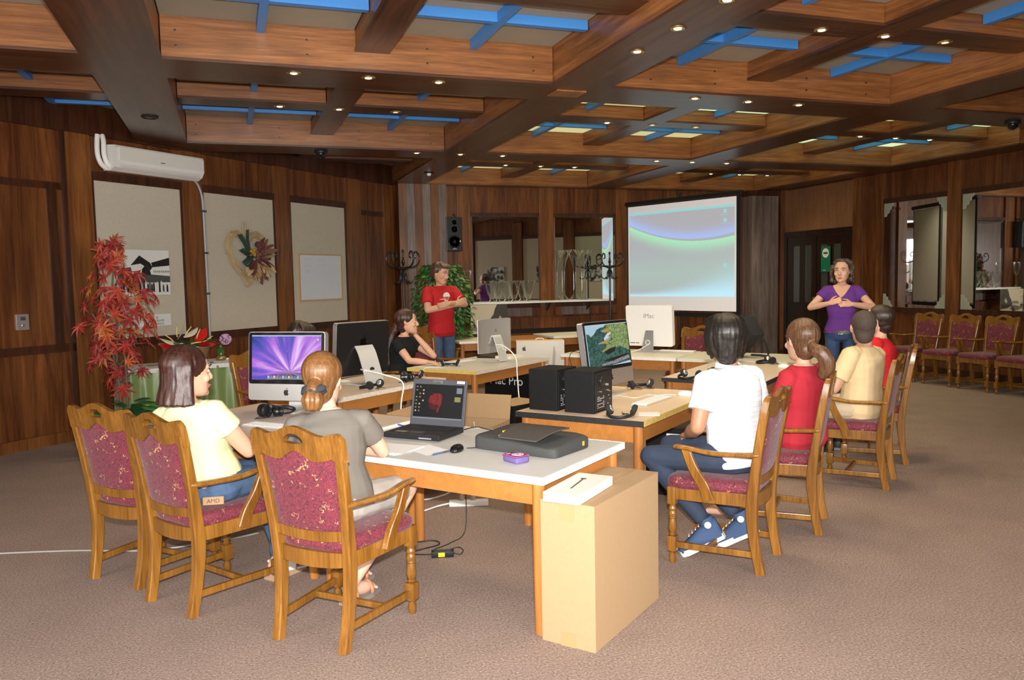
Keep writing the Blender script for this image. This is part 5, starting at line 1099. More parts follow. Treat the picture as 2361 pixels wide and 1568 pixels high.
def projected():
    m, nt, b = newmat('projected_picture'); tc = nd(nt, 'ShaderNodeTexCoord'); sp = nd(nt, 'ShaderNodeSeparateXYZ'); nt.links.new(tc.outputs['Object'], sp.inputs[0])
    def M(op, a, c=None):
        n = nd(nt, 'ShaderNodeMath', operation=op)
        for k, v in enumerate((a, c)):
            if v is None: continue
            if isinstance(v, (int, float)): n.inputs[k].default_value = v
            else: nt.links.new(v, n.inputs[k])
        return n.outputs[0]
    u = M('DIVIDE', M('ADD', sp.outputs[0], PW), 2*PW); v = M('DIVIDE', M('SUBTRACT', sp.outputs[2], PZ0), PZ1-PZ0); u2 = M('MULTIPLY', u, u)
    def quad(a, b_, c): return M('ADD', M('ADD', a, M('MULTIPLY', u, b_)), M('MULTIPLY', u2, c))
    def gauss(x, w): y = M('DIVIDE', x, w); return M('EXPONENT', M('MULTIPLY', M('MULTIPLY', y, y), -1.0))
    b0 = quad(.86, -.62, .46); g0 = quad(.845, -.62, .44)
    blue = M('MULTIPLY', gauss(M('SUBTRACT', v, b0), .085), M('GREATER_THAN', v, b0)); green = M('MULTIPLY', gauss(M('SUBTRACT', g0, v), .10), M('LESS_THAN', v, g0)); cyan = gauss(v, M('ADD', .03, M('MULTIPLY', u2, .20))); soft = gauss(M('SUBTRACT', v, .26), .22)
    last = None
    for base, c, f_ in (((.40, .39, .43), (.36, .52, .47), M('MULTIPLY', soft, .8)), (None, (.36, .50, .92), blue), (None, (.36, .80, .50), green), (None, (.46, .84, .98), cyan)):
        mx = nd(nt, 'ShaderNodeMix', data_type='RGBA'); mx.inputs[7].default_value = c+(1,); nt.links.new(f_, mx.inputs[0])
        if base: mx.inputs[6].default_value = base+(1,)
        else: nt.links.new(last, mx.inputs[6])
        last = mx.outputs[2]
    nt.links.new(last, b.inputs['Emission Color']); b.inputs['Emission Strength'].default_value = .9; b.inputs['Base Color'].default_value = (.15, .15, .15, 1); b.inputs['Roughness'].default_value = .8; return m
m = MB(); m.prism(SP([(0, 0), (1, 0), (1, 1), (0, 1)]), -.0050, -.0044, 'y'); m.build('projected_picture', projected(), t)
pj('menu_bar', [(0, .972), (1, .972), (1, 1), (0, 1)], (.40, .88, .92), 6, .6)
for k, (u, v) in enumerate(((.92, .93), (.92, .835), (.92, .345))): pj('desktop_icon', [(u-.014, v-.02), (u+.014, v-.02), (u+.014, v+.02), (u-.014, v+.02)], (.45, .85, .92), 7+k, .6); pj('icon_label', [(u-.04, v-.04), (u+.04, v-.04), (u+.04, v-.034), (u-.04, v-.034)], (.55, .85, .92), 10+k, .5)
# door sign and sockets
t = thing('door_sign', 'green door sign with a white no entry disc', 'sign', (10.245, 12.05, 1.62)); m = MB(); m.box(-.006, 0, -.12, .12, 0, .46); m.build('sign_board', plain('sign_green', (.005, .16, .085), .5), t)
m = MB(); m.lathe([(.085, 0), (.085, .003)], 26, TR(-.006, 0, .34) @ RY(R(-90))); m.build('disc', M_white, t); m = MB(); m.box(-.0105, -.009, -.055, .055, .322, .358); m.build('bar', bpy.data.materials['sign_green'], t)
text('lettering', 'AVLA', .03, M_white, t, TR(-.0075, .07, .02) @ Matrix.Rotation(R(-90), 4, 'Z') @ RX(R(90)), align='LEFT')
for y, c, l in ((10.90, (.55, .54, .50), 'white light switch on the post left of the first right wall mirror'), (11.15, (.38, .36, .26), 'yellowed socket plate behind the elbow of the woman in purple')):
    t = thing('wall_plate', l, 'switch', (10.255 if y > 11.2 else 10.3, y, .99)); m = MB(); m.box(-.012, 0, -.04, .04, 0, .085, b=.004); m.build('plate', plain('plate_c', c, .4), t); m = MB(); m.box(-.016, -.012, -.02, .02, .02, .065, b=.002); m.build('rocker', M_lgrey, t)
# ------------------------------------------------------------------ table with green skirt
A_, B_ = Vector((-1.02, 9.02, 0)), Vector((.27, 9.45, 0)); ax = (B_-A_).normalized(); ln = (B_-A_).length; dp = .62
t = thing('skirted_table', 'table with a white cloth and a pleated green skirt by the left wall', 'table', A_, math.atan2(ax.y, ax.x))
m = MB(); m.box(.02, ln-.02, .02, dp, .70, .735); m.build('table_top', M_orange, t)
for x in (.08, ln-.08):
    for y in (.08, dp-.06): m = MB(); m.lathe([(.025, 0), (.03, .70)], 12, TR(x, y, 0)); m.build('leg', M_orangez, t, 40)
m = MB(); m.box(-.012, ln+.012, -.012, dp+.01, .736, .744, b=.003); m.box(-.014, ln+.014, -.016, -.012, .70, .742); m.build('white_cloth', plain('white_linen', (.62, .63, .64), .8, noise=.05, nscale=6), t)
m = MB(); path = []; per = 2*dp+ln; n = 420
for i in range(n+1):
    d = per*i/n
    if d < dp: p = Vector((0, dp-d)); nn = Vector((-1, 0))
    elif d < dp+ln: p = Vector((d-dp, 0)); nn = Vector((0, -1))
    else: p = Vector((ln, d-dp-ln)); nn = Vector((1, 0))
    path.append((p, nn, d))
rows = 8; vs = []
for j in range(rows+1):
    z = .725*(1-j/rows)+.012*(j/rows)
    for p, nn, d in path: amp = .008+.022*(j/rows); q = p+nn*(amp*(math.sin(d*42+.8*math.sin(d*9))*.7+.5*math.sin(d*23+1.3*j/rows))+.012); vs.append((q.x, q.y, z))
K = n+1; m.add(vs, [(j*K+i, j*K+i+1, (j+1)*K+i+1, (j+1)*K+i) for j in range(rows) for i in range(n)]); m.build('skirt', plain('green_satin', (.16, .23, .075), .32, sheen=.4, spec=.7), t, True)
def onT(x, y, z=.745): return A_+ax*x+Vector((-ax.y, ax.x, 0))*y+Vector((0, 0, z))
t = thing('flower_basket', 'woven boat shaped basket with white and red anthuriums', 'basket', onT(.66, .30), math.atan2(ax.y, ax.x)); t.scale = (1.2,)*3; m = MB(); rings = []
for k, (z, s, sx) in enumerate(((.02, .8, .85), (.05, .9, .92), (.10, 1.0, 1.02), (.145, 1.08, 1.12))): rings.append([(.20*sx*math.copysign(abs(math.cos(a))**.8, math.cos(a)), .085*s*math.sin(a), z+.03*max(0, abs(math.cos(a))-.7)*k/3*3) for a in [2*math.pi*i/36 for i in range(36)]])
m.loft(rings); m.build('basket', plain('wicker', (.20, .10, .05), .7, noise=.5, nscale=90, bump=1, bscale=120), t, 50)
for x in (-.10, .08): m = MB(); m.lathe([(.02, 0), (.016, .022)], 10, TR(x, -.03, 0)); m.build('foot', M_dark, t)
M_an_w = plain('white_spathe', (.78, .78, .70), .35); M_an_r = plain('red_spathe', (.62, .012, .012), .3); M_spad = plain('spadix', (.70, .58, .22), .5); M_lf = plain('green_leaf', (.03, .11, .025), .4)
ra = random.Random(3); aw = leafmesh('spathe', M_an_w, .13, .07, .02); ar = leafmesh('spathe', M_an_r, .13, .065, .02); gl = leafmesh('leaf', M_lf, .16, .04, -.03)
for k, (x, y, z, d, me) in enumerate(((-.10, -.03, .20, (-1, -.1, .15), aw), (-.06, -.05, .19, (.3, -1, -.9), aw), (.0, -.06, .18, (.8, -.6, -.4), aw), (-.02, .0, .24, (.9, 0, .4), aw), (-.08, 0, .22, (.5, -.3, .9), aw), (-.13, -.03, .18, (-.8, -.4, -.1), ar), (.10, -.02, .18, (.9, -.3, -.25), ar), (.08, .0, .20, (.6, .0, .5), ar), (.14, 0, .17, (1, -.2, .1), ar))):
    s_ = place('spathe', me, t, (x, y, z), d, ra.uniform(-.5, .5), 1.15)
    m = MB(); m.tube([(0, .02, .008), (0, .05, .03), (0, .09, .05)], [.006, .005, .003], 6); m.build('spadix', M_spad, s_, True)
for k in range(22): a = ra.uniform(0, 6.28); place('leaf', gl, t, (ra.uniform(-.15, .15), ra.uniform(-.05, .05), .15), (math.cos(a), math.sin(a), ra.uniform(-.1, .9)), ra.uniform(-1, 1), ra.uniform(.6, 1))
t = thing('flower_vase', 'brass bottle vase with one lilac hydrangea bloom', 'vase', onT(1.05, .36)); m = MB(); m.lathe([(.035, 0), (.055, .012), (.058, .03), (.04, .048), (.016, .06), (.013, .12), (.016, .165), (.012, .166)], 20); m.build('vase_body', plain('old_brass', (.33, .25, .11), .35, .7), t, 60)
m = MB(); m.tube(bez([(0, 0, .15), (.02, 0, .19), (.04, -.01, .21)], 4), .004, 6); m.build('stem', M_lf, t, True)
m = MB(); rb = random.Random(2)
for k in range(110):
    z = rb.uniform(-1, 1); a = rb.uniform(0, 6.28); r_ = math.sqrt(1-z*z); c_ = Vector((.055+.058*r_*math.cos(a), -.01+.058*r_*math.sin(a), .235+.055*z)); m.ball(tuple(c_), (.013, .013, .010), 6)
m.build('bloom', plain('lilac', (.50, .30, .50), .7), t, True)
for d in ((-.8, -.2, .6), (-.3, -.4, -.8), (.3, -.3, -.8)): place('leaf', gl, t, (0, 0, .17), d, 0, .75)
for x, y, nm, lab, sz, c in ((1.15, .36, 'marker_pen', 'white marker on the cloth between the vase and the sponge', (.055, .009, .016), (.75, .75, .75)), (.86, .10, 'dark_marker', 'small dark clip on the white cloth in front of the basket', (.02, .006, .008), (.05, .05, .05))):
    t = thing(nm, lab, 'marker', onT(x, y), .2); m = MB(); m.lathe([(sz[1]*.6, -sz[0]), (sz[1], -sz[0]*.8), (sz[1], sz[0]*.4), (sz[1]*.9, sz[0])], 12, TR(0, 0, sz[1]) @ RY(R(90))); m.build('barrel', plain('marker_c', c, .4), t, 40); m = MB(); m.box(-.02, .02, -.009, .009, sz[1]*1.9, sz[1]*1.95+.0003); m.build('print', M_dgrey, t)
t = thing('board_sponge', 'blue and yellow board sponge at the right end of the cloth', 'sponge', onT(1.25, .22), .3); m = MB(); m.box(-.045, .045, -.03, .03, 0, .02, b=.003); m.build('blue_layer', plain('sponge_blue', (.02, .14, .50), .8), t); m = MB(); m.box(-.045, .045, -.03, .03, .02, .04, b=.004); m.build('felt_layer', plain('sponge_tan', (.45, .38, .22), .9), t)
# ------------------------------------------------------------------ plants
def maple_leaf(mat):
    m = MB(); vs = [(0, 0, 0)]; tips = []
    for k in range(7):
        a = R(90+(k-3)*40); l = (.55, .78, .95, 1.0, .95, .78, .55)[k]; tips.append((a, l))
    ring = []
    for k, (a, l) in enumerate(tips):
        w = R(8.5)
        ring += [(l*.55*math.cos(a-w*1.25), l*.55*math.sin(a-w*1.25), .04), (l*math.cos(a), l*math.sin(a), -.10*l), (l*.55*math.cos(a+w*1.25), l*.55*math.sin(a+w*1.25), .04)]
        if k < 6: a2 = a+R(20); ring.append((.22*math.cos(a2), .22*math.sin(a2), .0))
    ring = [(x*.085, y*.085, z*.085) for x, y, z in reversed(ring)]
    vs = [(0, 0, .004)]+ring; n = len(ring); m.add(vs, [(0, 1+i, 2+i) for i in range(n-1)]+[(0, n, 1)]); return m.mesh('leaf', mat, False, False)
MAP = [maple_leaf(plain('maple_%d' % i, c, .55)) for i, c in enumerate(((.33, .030, .020), (.38, .045, .024), (.24, .022, .018), (.44, .10, .025), (.52, .20, .03), (.36, .09, .035)))]
PB = Vector((-1.06, 8.64, 0))
t = thing('maple_plant', 'artificial red maple tree in a pot beside the left wall', 'plant', PB); rm = random.Random(21)
m = MB(); m.lathe([(.12, 0), (.15, .03), (.17, .27), (.18, .28), (.165, .285), (.155, .25)], 20); m.build('pot', plain('pot_brown', (.10, .05, .025), .6), t, 50)
for k, pts in enumerate((((-.02, 0, .2), (-.03, .02, .7), (.0, .0, 1.2), (-.02, .0, 1.62), (.05, 0, 2.0)), ((.03, .02, .2), (.06, .0, .6), (.05, .03, 1.1), (.09, 0, 1.4)), ((0, -.03, .2), (.0, -.05, .6), (-.06, -.02, 1.0), (-.2, -.05, 1.35)))):
    pp = bez(pts, 6); m = MB(); m.tube(pp, [.016-.010*i/len(pp) for i in range(len(pp))], 8); m.build('trunk', plain('bark_%d' % k, (.14, .09, .06), .9), t, True)
tw = MB(); nl = 0; spots = []
for z, rad, n in ((.62, .14, 6), (.75, .24, 10), (.9, .30, 13), (1.05, .34, 17), (1.18, .40, 20), (1.30, .44, 22), (1.43, .42, 20), (1.56, .34, 16), (1.68, .24, 12), (1.82, .18, 11), (1.95, .14, 8), (2.03, .10, 5)):
    for k in range(n):
        a = rm.uniform(0, 6.28); r_ = rad*rm.uniform(.35, 1.0); c_ = Vector((r_*math.cos(a)*.98, r_*math.sin(a)*.8, z+rm.uniform(-.07, .07))); spots.append((c_, a))
        if k % 4 == 0: tw.tube([(0, 0, z-.08), tuple(c_*.55+Vector((0, 0, (z-.02)*.45))), tuple(c_)], [.005, .004, .002], 5)
tw.build('twigs', plain('twig', (.16, .10, .07), .9), t, True)['kind'] = 'stuff'
for c_, a in spots:
    rad_ = Vector((math.cos(a), math.sin(a), 0)); n_ = (rad_+Vector((rm.uniform(-.5, .5), rm.uniform(-.5, .5), rm.uniform(.1, .8)))).normalized(); d = Vector((rm.uniform(-1, 1), rm.uniform(-1, 1), rm.uniform(-1.2, .1))); d = (d-n_*d.dot(n_)).normalized(); x_ = d.cross(n_)
    o = ob('leaf', MAP[rm.choices(range(6), (5, 5, 3, 2.2, .8, 2))[0]], t); o.rotation_mode = 'QUATERNION'; o.rotation_quaternion = Matrix((x_, d, n_)).transposed().to_quaternion(); o.location = c_; o.scale = (rm.uniform(1.0, 1.75),)*3
gm = [leafmesh('fern_leaf', plain('fern_%d' % k, c, .45), .17, .032, -.05) for k, c in enumerate(((.02, .10, .02), (.012, .05, .02), (.04, .17, .03)))]
t = thing('leafy_plant', 'low green leafy plant at the foot of the red maple', 'plant', PB+Vector((.10, -.22, 0))); m = MB(); m.lathe([(.09, 0), (.11, .02), (.13, .24), (.12, .245)], 16); m.build('pot', bpy.data.materials['pot_brown'], t, 50)
for k in range(75): a = rm.uniform(0, 6.28); r_ = rm.uniform(.02, .26); place('leaf', gm[k % 3], t, (r_*math.cos(a), r_*math.sin(a)*.8, .42-r_*.7+rm.uniform(-.05, .12)), (math.cos(a), math.sin(a), rm.uniform(-.3, .7)), rm.uniform(-.7, .7), rm.uniform(.8, 1.3))
m = MB()
for k in range(14): a = rm.uniform(0, 6.28); m.tube([(0, 0, .2), (.1*math.cos(a), .1*math.sin(a), .34)], .004, 5)
m.build('stems', M_lf, t)['kind'] = 'stuff'
t = thing('ficus_tree', 'green ficus tree behind the standing man', 'plant', (2.98, 11.75, 0)); m = MB(); m.lathe([(.15, 0), (.19, .03), (.22, .33), (.2, .34)], 18); m.build('pot', bpy.data.materials['pot_brown'], t, 50)
m = MB(); m.tube(bez([(0, 0, .25), (.03, 0, .7), (-.02, 0, 1.2), (.02, 0, 1.6)], 5), .02, 8); m.build('trunk', bpy.data.materials['bark_0'], t, True)
fm = MB(); M_fic = [plain('ficus_%d' % k, c, .45) for k, c in enumerate(((.03, .13, .025), (.015, .07, .015), (.06, .20, .035)))]
lv = leafmesh('tmp', M_fic[0], .085, .02, -.02); lvv = [v.co.copy() for v in lv.vertices]; lff = [tuple(p.vertices) for p in lv.polygons]; bpy.data.meshes.remove(lv)
for k in range(2300):
    z = rm.uniform(.55, 1.86); rad = .46*math.sin(math.pi*min(1, max(.05, (z-.35)/1.75)))**.6; a = rm.uniform(0, 6.28); r_ = rad*math.sqrt(rm.uniform(.08, 1)); c_ = Vector((r_*math.cos(a), r_*math.sin(a), z-.12*r_))
    q = Vector((math.cos(a), math.sin(a), rm.uniform(-1.2, .2))).to_track_quat('Y', 'Z') @ Quaternion((0, 1, 0), rm.uniform(-.8, .8)); fm.mi = k % 3; s_ = rm.uniform(.55, 1.05)
    fm.add([q @ (v*s_)+c_ for v in lvv], lff)
fm.build('foliage', M_fic, t, True, False)['kind'] = 'stuff'
# ------------------------------------------------------------------ people
def remesh(mb, voxel, smooth=6, disp=None):
    me = bpy.data.meshes.new('tmp'); me.from_pydata(mb.v, [], mb.f)
    bm = bmesh.new(); bm.from_mesh(me); bmesh.ops.recalc_face_normals(bm, faces=bm.faces); bm.to_mesh(me); bm.free()
    o = bpy.data.objects.new('tmp', me); COL.objects.link(o)
    r = o.modifiers.new('r', 'REMESH'); r.mode = 'VOXEL'; r.voxel_size = voxel
    if smooth: s = o.modifiers.new('s', 'SMOOTH'); s.factor = .5; s.iterations = smooth
    dg = bpy.context.evaluated_depsgraph_get(); out = bpy.data.meshes.new_from_object(o.evaluated_get(dg))
    bpy.data.objects.remove(o); bpy.data.meshes.remove(me); out.materials.clear()
    if disp:
        nr = [v.normal.copy() for v in out.vertices]
        for v, n in zip(out.vertices, nr): v.co += n*disp(v.co)
    out.shade_smooth(); return out
def ering(c, u, v, ru, rv, n=20, p=2.4):
    out = []
    for i in range(n):
        a = 2*math.pi*i/n; cc, ss = math.cos(a), math.sin(a)
        out.append(tuple(c+u*(ru*math.copysign(abs(cc)**(2/p), cc))+v*(rv*math.copysign(abs(ss)**(2/p), ss))))
    return out
def limb(mb, pts, rad, n=12):
    pp = bez(pts, 5); k = len(pts)-1; rr = []
    for i in range(len(pp)):
        t = min(i/5, k-1e-6); j = int(t); f = t-j; rr.append(rad[j]*(1-f)+rad[j+1]*f)
    mb.tube(pp, rr, n); mb.ball(tuple(pp[0]), rad[0], 10); mb.ball(tuple(pp[-1]), rad[-1]*.98, 10)
def hand(mb, w, d, nrm, side, curl=.5, spread=.0, k=1.0):
    # w wrist, d pointing direction, nrm back-of-hand normal, side: +1 when the thumb lies on the d x nrm side
    d = Vector(d).normalized(); nrm = (Vector(nrm)-d*Vector(nrm).dot(d)).normalized(); s = d.cross(nrm)*side; w = Vector(w)
    rings = [ering(w+d*x*k, s, nrm, hw*k, th*k, 14) for x, hw, th in ((-.02, .024, .018), (.0, .026, .018), (.03, .036, .017), (.06, .041, .015), (.085, .040, .013), (.095, .036, .010))]
    mb.loft(rings)
    for i, (off, ln) in enumerate(((.029, .068), (.0097, .076), (-.0097, .070), (-.028, .056))):
        p = w+d*.085*k+s*off*k; dd = (d+s*off*6*spread).normalized(); pts = [p]; c = 0
        for f in (.45, .32, .26):
            c += curl*.9; q = (dd*math.cos(c)-nrm*math.sin(c)); pts.append(pts[-1]+q*ln*f*k)
        mb.tube(pts, [.0092*k, .0085*k, .0078*k, .0062*k], 8); mb.ball(tuple(pts[-1]), .0062*k, 8)
    p = w+d*.02*k+s*.028*k; t1 = p+(d*.6+s*.75-nrm*.25).normalized()*.042*k; t2 = t1+(d*.9+s*.25-nrm*.35*curl).normalized()*.030*k; t3 = t2+(d+s*.0-nrm*.5*curl).normalized()*.024*k
    mb.tube([p, t1, t2, t3], [.013*k, .011*k, .0095*k, .0075*k], 8); mb.ball(tuple(t3), .0075*k, 8)
HZ = [(-.120, .018, .068, .03), (-.112, .034, .079, .005), (-.097, .049, .086, -.022), (-.078, .059, .087, -.05), (-.055, .066, .087, -.075), (-.028, .071, .086, -.09), (0, .0735, .087, -.097), (.03, .0745, .088, -.098), (.06, .071, .082, -.090), (.085, .060, .066, -.073), (.102, .044, .046, -.052), (.113, .025, .024, -.030), (.117, .008, .004, -.012)]
def head_shape(mb, T, k=1.0, nose=1.0):
    rings = []
    for z, w_, f_, b_ in HZ:
        ring = []
        for i in range(28):
            a = 2*math.pi*i/28; cc, ss = math.cos(a), math.sin(a); px = w_*math.copysign(abs(cc)**.9, cc); py = (f_+b_)/2+(f_-b_)/2*math.copysign(abs(ss)**.92, ss); ring.append(T @ Vector((px*k, py*k, z*k)))
        rings.append(ring)
    mb.loft(rings)
    def P(x, y, z): return tuple(T @ Vector((x*k, y*k, z*k)))
    mb.tube([P(0, .080, .022), P(0, .092, .0), P(0, .104*nose, -.022), P(0, .106*nose, -.031), P(0, .092, -.038)], [.008*k, .0085*k, .011*k, .0115*k, .009*k], 8)
    for s in (-1, 1):
        mb.ball(P(s*.009, .094, -.034), .0085*k, 8); mb.tube([P(s*.052, .070, .026), P(s*.028, .086, .031), P(s*.008, .088, .026)], [.007*k, .008*k, .006*k], 6)      # nostril, brow ridge
        mb.ball(P(s*.045, .062, -.028), (.022*k, .022*k, .022*k), 10)                                                                                        # cheek
        c = T @ Vector((s*.077*k, -.012*k, -.008*k)); mb.tube([P(s*.073, -.004, .024), P(s*.082, -.020, .020), P(s*.083, -.024, 0), P(s*.078, -.012, -.022), P(s*.072, -.004, -.026)], [.006*k, .0075*k, .008*k, .007*k, .005*k], 8); mb.ball(tuple(c), (.008*k, .013*k, .018*k), 8)
    mb.tube([P(-.020, .083, -.066), P(0, .093, -.064), P(.020, .083, -.066)], [.005*k, .0075*k, .005*k], 8); mb.tube([P(-.017, .083, -.074), P(0, .092, -.075), P(.017, .083, -.074)], [.005*k, .0075*k, .005*k], 8)
    mb.ball(P(0, .078, -.103), .018*k, 10)
M_eyew = plain('eye_white', (.75, .73, .70), .25); M_iris = plain('iris', (.04, .025, .015), .15); M_lip = plain('lips', (.42, .14, .12), .45)
def face_parts(T, k, par, browmat, lip=M_lip, lips=True):
    def P(x, y, z): return T @ Vector((x*k, y*k, z*k))
    for s in (-1, 1):
        m = MB(); m.ball(tuple(P(s*.031, .0755, .008)), (.0125*k, .0125*k, .0085*k), 12); e = m.build('eye', M_eyew, par, True)
        m = MB(); m.ball(tuple(P(s*.031, .0835, .008)), .0058*k, 8); m.build('iris', M_iris, e, True)
        m = MB(); m.tube([P(s*.045, .080, .012), P(s*.031, .0885, .0168), P(s*.017, .083, .011)], .0022*k, 6); m.build('eyelid', browmat, e, True)
        m = MB(); m.tube([P(s*.050, .078, .030), P(s*.032, .0935, .036), P(s*.012, .0945, .030)], [.0025*k, .0042*k, .003*k], 6); m.build('eyebrow', browmat, par, True)
    if lips:
        m = MB(); m.tube([P(-.021, .0865, -.069), P(-.008, .0985, -.0655), P(.008, .0985, -.0655), P(.021, .0865, -.069)], [.002*k, .0045*k, .0045*k, .002*k], 6); m.tube([P(-.017, .0875, -.073), P(0, .099, -.0765), P(.017, .0875, -.073)], [.002*k, .0048*k, .002*k], 6); m.build('lips', lip, par, True)
def skin(name, c): 
    m = plain(name, c, .5, spec=.35, noise=.05, nscale=25); b = m.node_tree.nodes['Principled BSDF']; b.inputs['Subsurface Weight'].default_value = .12; b.inputs['Subsurface Radius'].default_value = (.012, .005, .003); return m
def cloth(name, c, rough=.85, n=.05): return plain(name, c, rough, spec=.25, noise=n, nscale=12, bump=.12, bscale=140)
def hairmat(name, c0, c1, rough=.32): return wood(name, c0, c1, 'z', 90, .05, rough, bump=.35, big=9)
def folds(amp, sc=7.0, zs=1.7, seed=0):
    def f(p): return amp*(mnoise.noise(Vector((p.x*sc+seed, p.y*sc, p.z*sc*zs)))+.55*mnoise.noise(Vector((p.x*sc*2.3+seed, p.y*sc*2.3+5, p.z*sc*zs*2.6))))
    return f
def person(label, loc, heading, mats, sex='f', k=1.0, zp=.58, lean=8, side=0, shz=.42, head_yaw=0, head_pitch=0, head_off=(0, 0, 0), armL=None, armR=None, handL=None, handR=None,
           legs=None, legyaw=0, sleeve=.55, sh=None, girth=1.0, hips=1.0, voxel=.006, shirt_low=-.06, hair=None, brow=None, lips=True, legs_skin=False, vneck=False, shorts=None, shoes=None, beard=None, trous_top=.03, armk=1.0):
    root = thing('person', label, 'person', loc, R(heading-90), 'people at the workshop')
    m_skin, m_shirt, m_trous = mats; f = sex == 'f'
    P = Vector((0, 0, zp)); d = (Matrix.Rotation(R(-lean), 3, 'X') @ Matrix.Rotation(R(side), 3, 'Y') @ Vector((0, 0, 1))); U = Vector((1, 0, 0)); U = (U-d*U.dot(d)).normalized(); V = d.cross(U)
    hs = (sh or (.158 if f else .180))*k
    def at(t, dy=0): return P+d*(t*k)+V*dy
    tor = ([(-.09, .150*hips, .105), (-.04, .178*hips, .128), (.02, .175*hips, .125), (.08, .150*girth, .110*girth), (.15, .135*girth, .104*girth), (.23, .150*girth, .118), (.30, .162, .120), (shz-.06, .168, .105), (shz-.015, .150, .085), (shz+.015, .105, .068), (shz+.035, .066, .058)] if f else
           [(-.09, .140*hips, .105), (-.04, .168*hips, .122), (.02, .165*hips, .118), (.08, .155*girth, .112*girth), (.15, .152*girth, .110*girth), (.23, .165*girth, .120), (.30, .178, .122), (shz-.06, .186, .108), (shz-.015, .165, .088), (shz+.015, .115, .07), (shz+.035, .07, .06)])
    Sc = at(shz-.045); SL, SR = Sc-U*hs, Sc+U*hs
    B = MB(); B.loft([ering(at(t), U, V, w_*k*.90-.004, h_*k*.90-.004) for t, w_, h_ in tor])
    ar = (.92 if f else 1.06)*armk
    for S, arm, hd, sd in ((SL, armL, handL, -1), (SR, armR, handR, 1)):
        if arm is None: continue
        E, Wr = Vector(arm[0]), Vector(arm[1]); md = (S+E)/2; mf = E*.55+Wr*.45
        limb(B, [S, md, E*.96+md*.04], [.050*k*ar, .047*k*ar, .039*k*ar]); limb(B, [E, mf, Wr], [.038*k*ar, .039*k*ar, .026*k*ar])
        if hd is not None: hand(B, Wr, hd[0], hd[1], hd[2], hd[3] if len(hd) > 3 else .5, hd[4] if len(hd) > 4 else .15, k*(.93 if f else 1.03))
    N = at(shz+.02); Hc = N+Vector((0, .028*k, .156*k))+Vector(head_off)
    T = Matrix.Translation(Hc) @ Matrix.Rotation(R(head_yaw), 4, 'Z') @ RX(R(-head_pitch)); hk = k*(1.05 if f else 1.09)
    limb(B, [N-d*.03, N*.5+Hc*.5+Vector((0, -.012, -.03)), Hc+T.to_3x3() @ Vector((0, -.03, -.05))], [.056*k*(.88 if f else 1), .050*k*(.88 if f else 1), .052*k*(.9 if f else 1)])
    head_shape(B, T, hk)
    
    LY = Matrix.Rotation(R(legyaw), 3, 'Z'); leg = []
    if legs:
        for sd, (kn, an) in zip((-1, 1), legs):
            hip = LY @ Vector((sd*.088*k, .01, 0))+P+Vector((0, 0, -.01)); kn = LY @ Vector(kn); an = LY @ Vector(an); leg.append((hip, kn, an))
        if legs_skin:
            for hip, kn, an in leg: limb(B, [hip, (hip+kn)/2, kn], [.066*k, .058*k, .047*k]); limb(B, [kn, kn*.62+an*.38, an], [.047*k, .047*k, .030*k])
    if shoes == 'bare' or shoes == 'sandal' or shoes == 'wedge':
        for hip, kn, an in leg:
            fd = LY @ Vector((0, 1, 0)); up = Vector((0, 0, 1)); sdv = fd.cross(up); z0 = .012 if shoes == 'bare' else (.045 if shoes == 'wedge' else .022); base = Vector((an.x, an.y, z0))
            limb(B, [an, base+up*.045-fd*.015], [.031*k, .033*k]); B.ball(tuple(base+up*.03-fd*.03), (.03*k, .034*k, .031*k), 10)
            limb(B, [base+up*.04, base+fd*.08+up*.028, base+fd*.14+up*.015], [.034*k, .036*k, .024*k])
            for q in range(5): B.ball(tuple(base+fd*(.165-.006*abs(q-1))+sdv*(q-2)*.016*(1 if True else 1)+up*.010), (.010, .014, .010), 8)
    me = remesh(B, voxel, 4); me.materials.append(m_skin); me.name = 'body'; ob('body', me, root)
    # shirt
    Sh = MB(); g_ = .010
    lowi = [t for t in tor if t[0] >= shirt_low-1e-6]; t0_ = [t for t in tor if t[0] < shirt_low]; lowi = ([(shirt_low,)+tuple(t0_[-1][q]+(lowi[0][q]-t0_[-1][q])*(shirt_low-t0_[-1][0])/(lowi[0][0]-t0_[-1][0]) for q in (1, 2))] if t0_ and lowi[0][0]-shirt_low > .004 else [])+lowi; Sh.loft([ering(at(t), U, V, w_*k+(g_*.6 if t > .1 else g_*1.2)*(1 if t < shz-.02 else 0), h_*k+(g_ if t > .1 else g_*1.3)*(1 if t < shz-.02 else -.2)) for t, w_, h_ in lowi[:-1]]+[ering(at(shz+.024), U, V, .078*k, .066*k)])
    for S, arm in ((SL, armL), (SR, armR)):
        E = Vector(arm[0]) if arm else S+Vector((math.copysign(.06, S.x), .02, -.25)); en = S+(E-S)*sleeve
        inn = S+(Sc-S)*.35+d*.012; rr = [(.062*ar*k), (.066*ar*k), (.062*ar+.004)*k, (.060*ar+.008)*k]; pp = [inn, S+d*.004, (S+en)/2, en]; Sh.tube(pp, rr, 16); Sh.ball(tuple(S+d*.002), .064*ar*k, 12)
    me = remesh(Sh, max(voxel, .0065), 7, folds(.0045, 6, 2.0, len(label))); me.materials.append(m_shirt); me.name = 'shirt'
    ob('shirt', me, root)
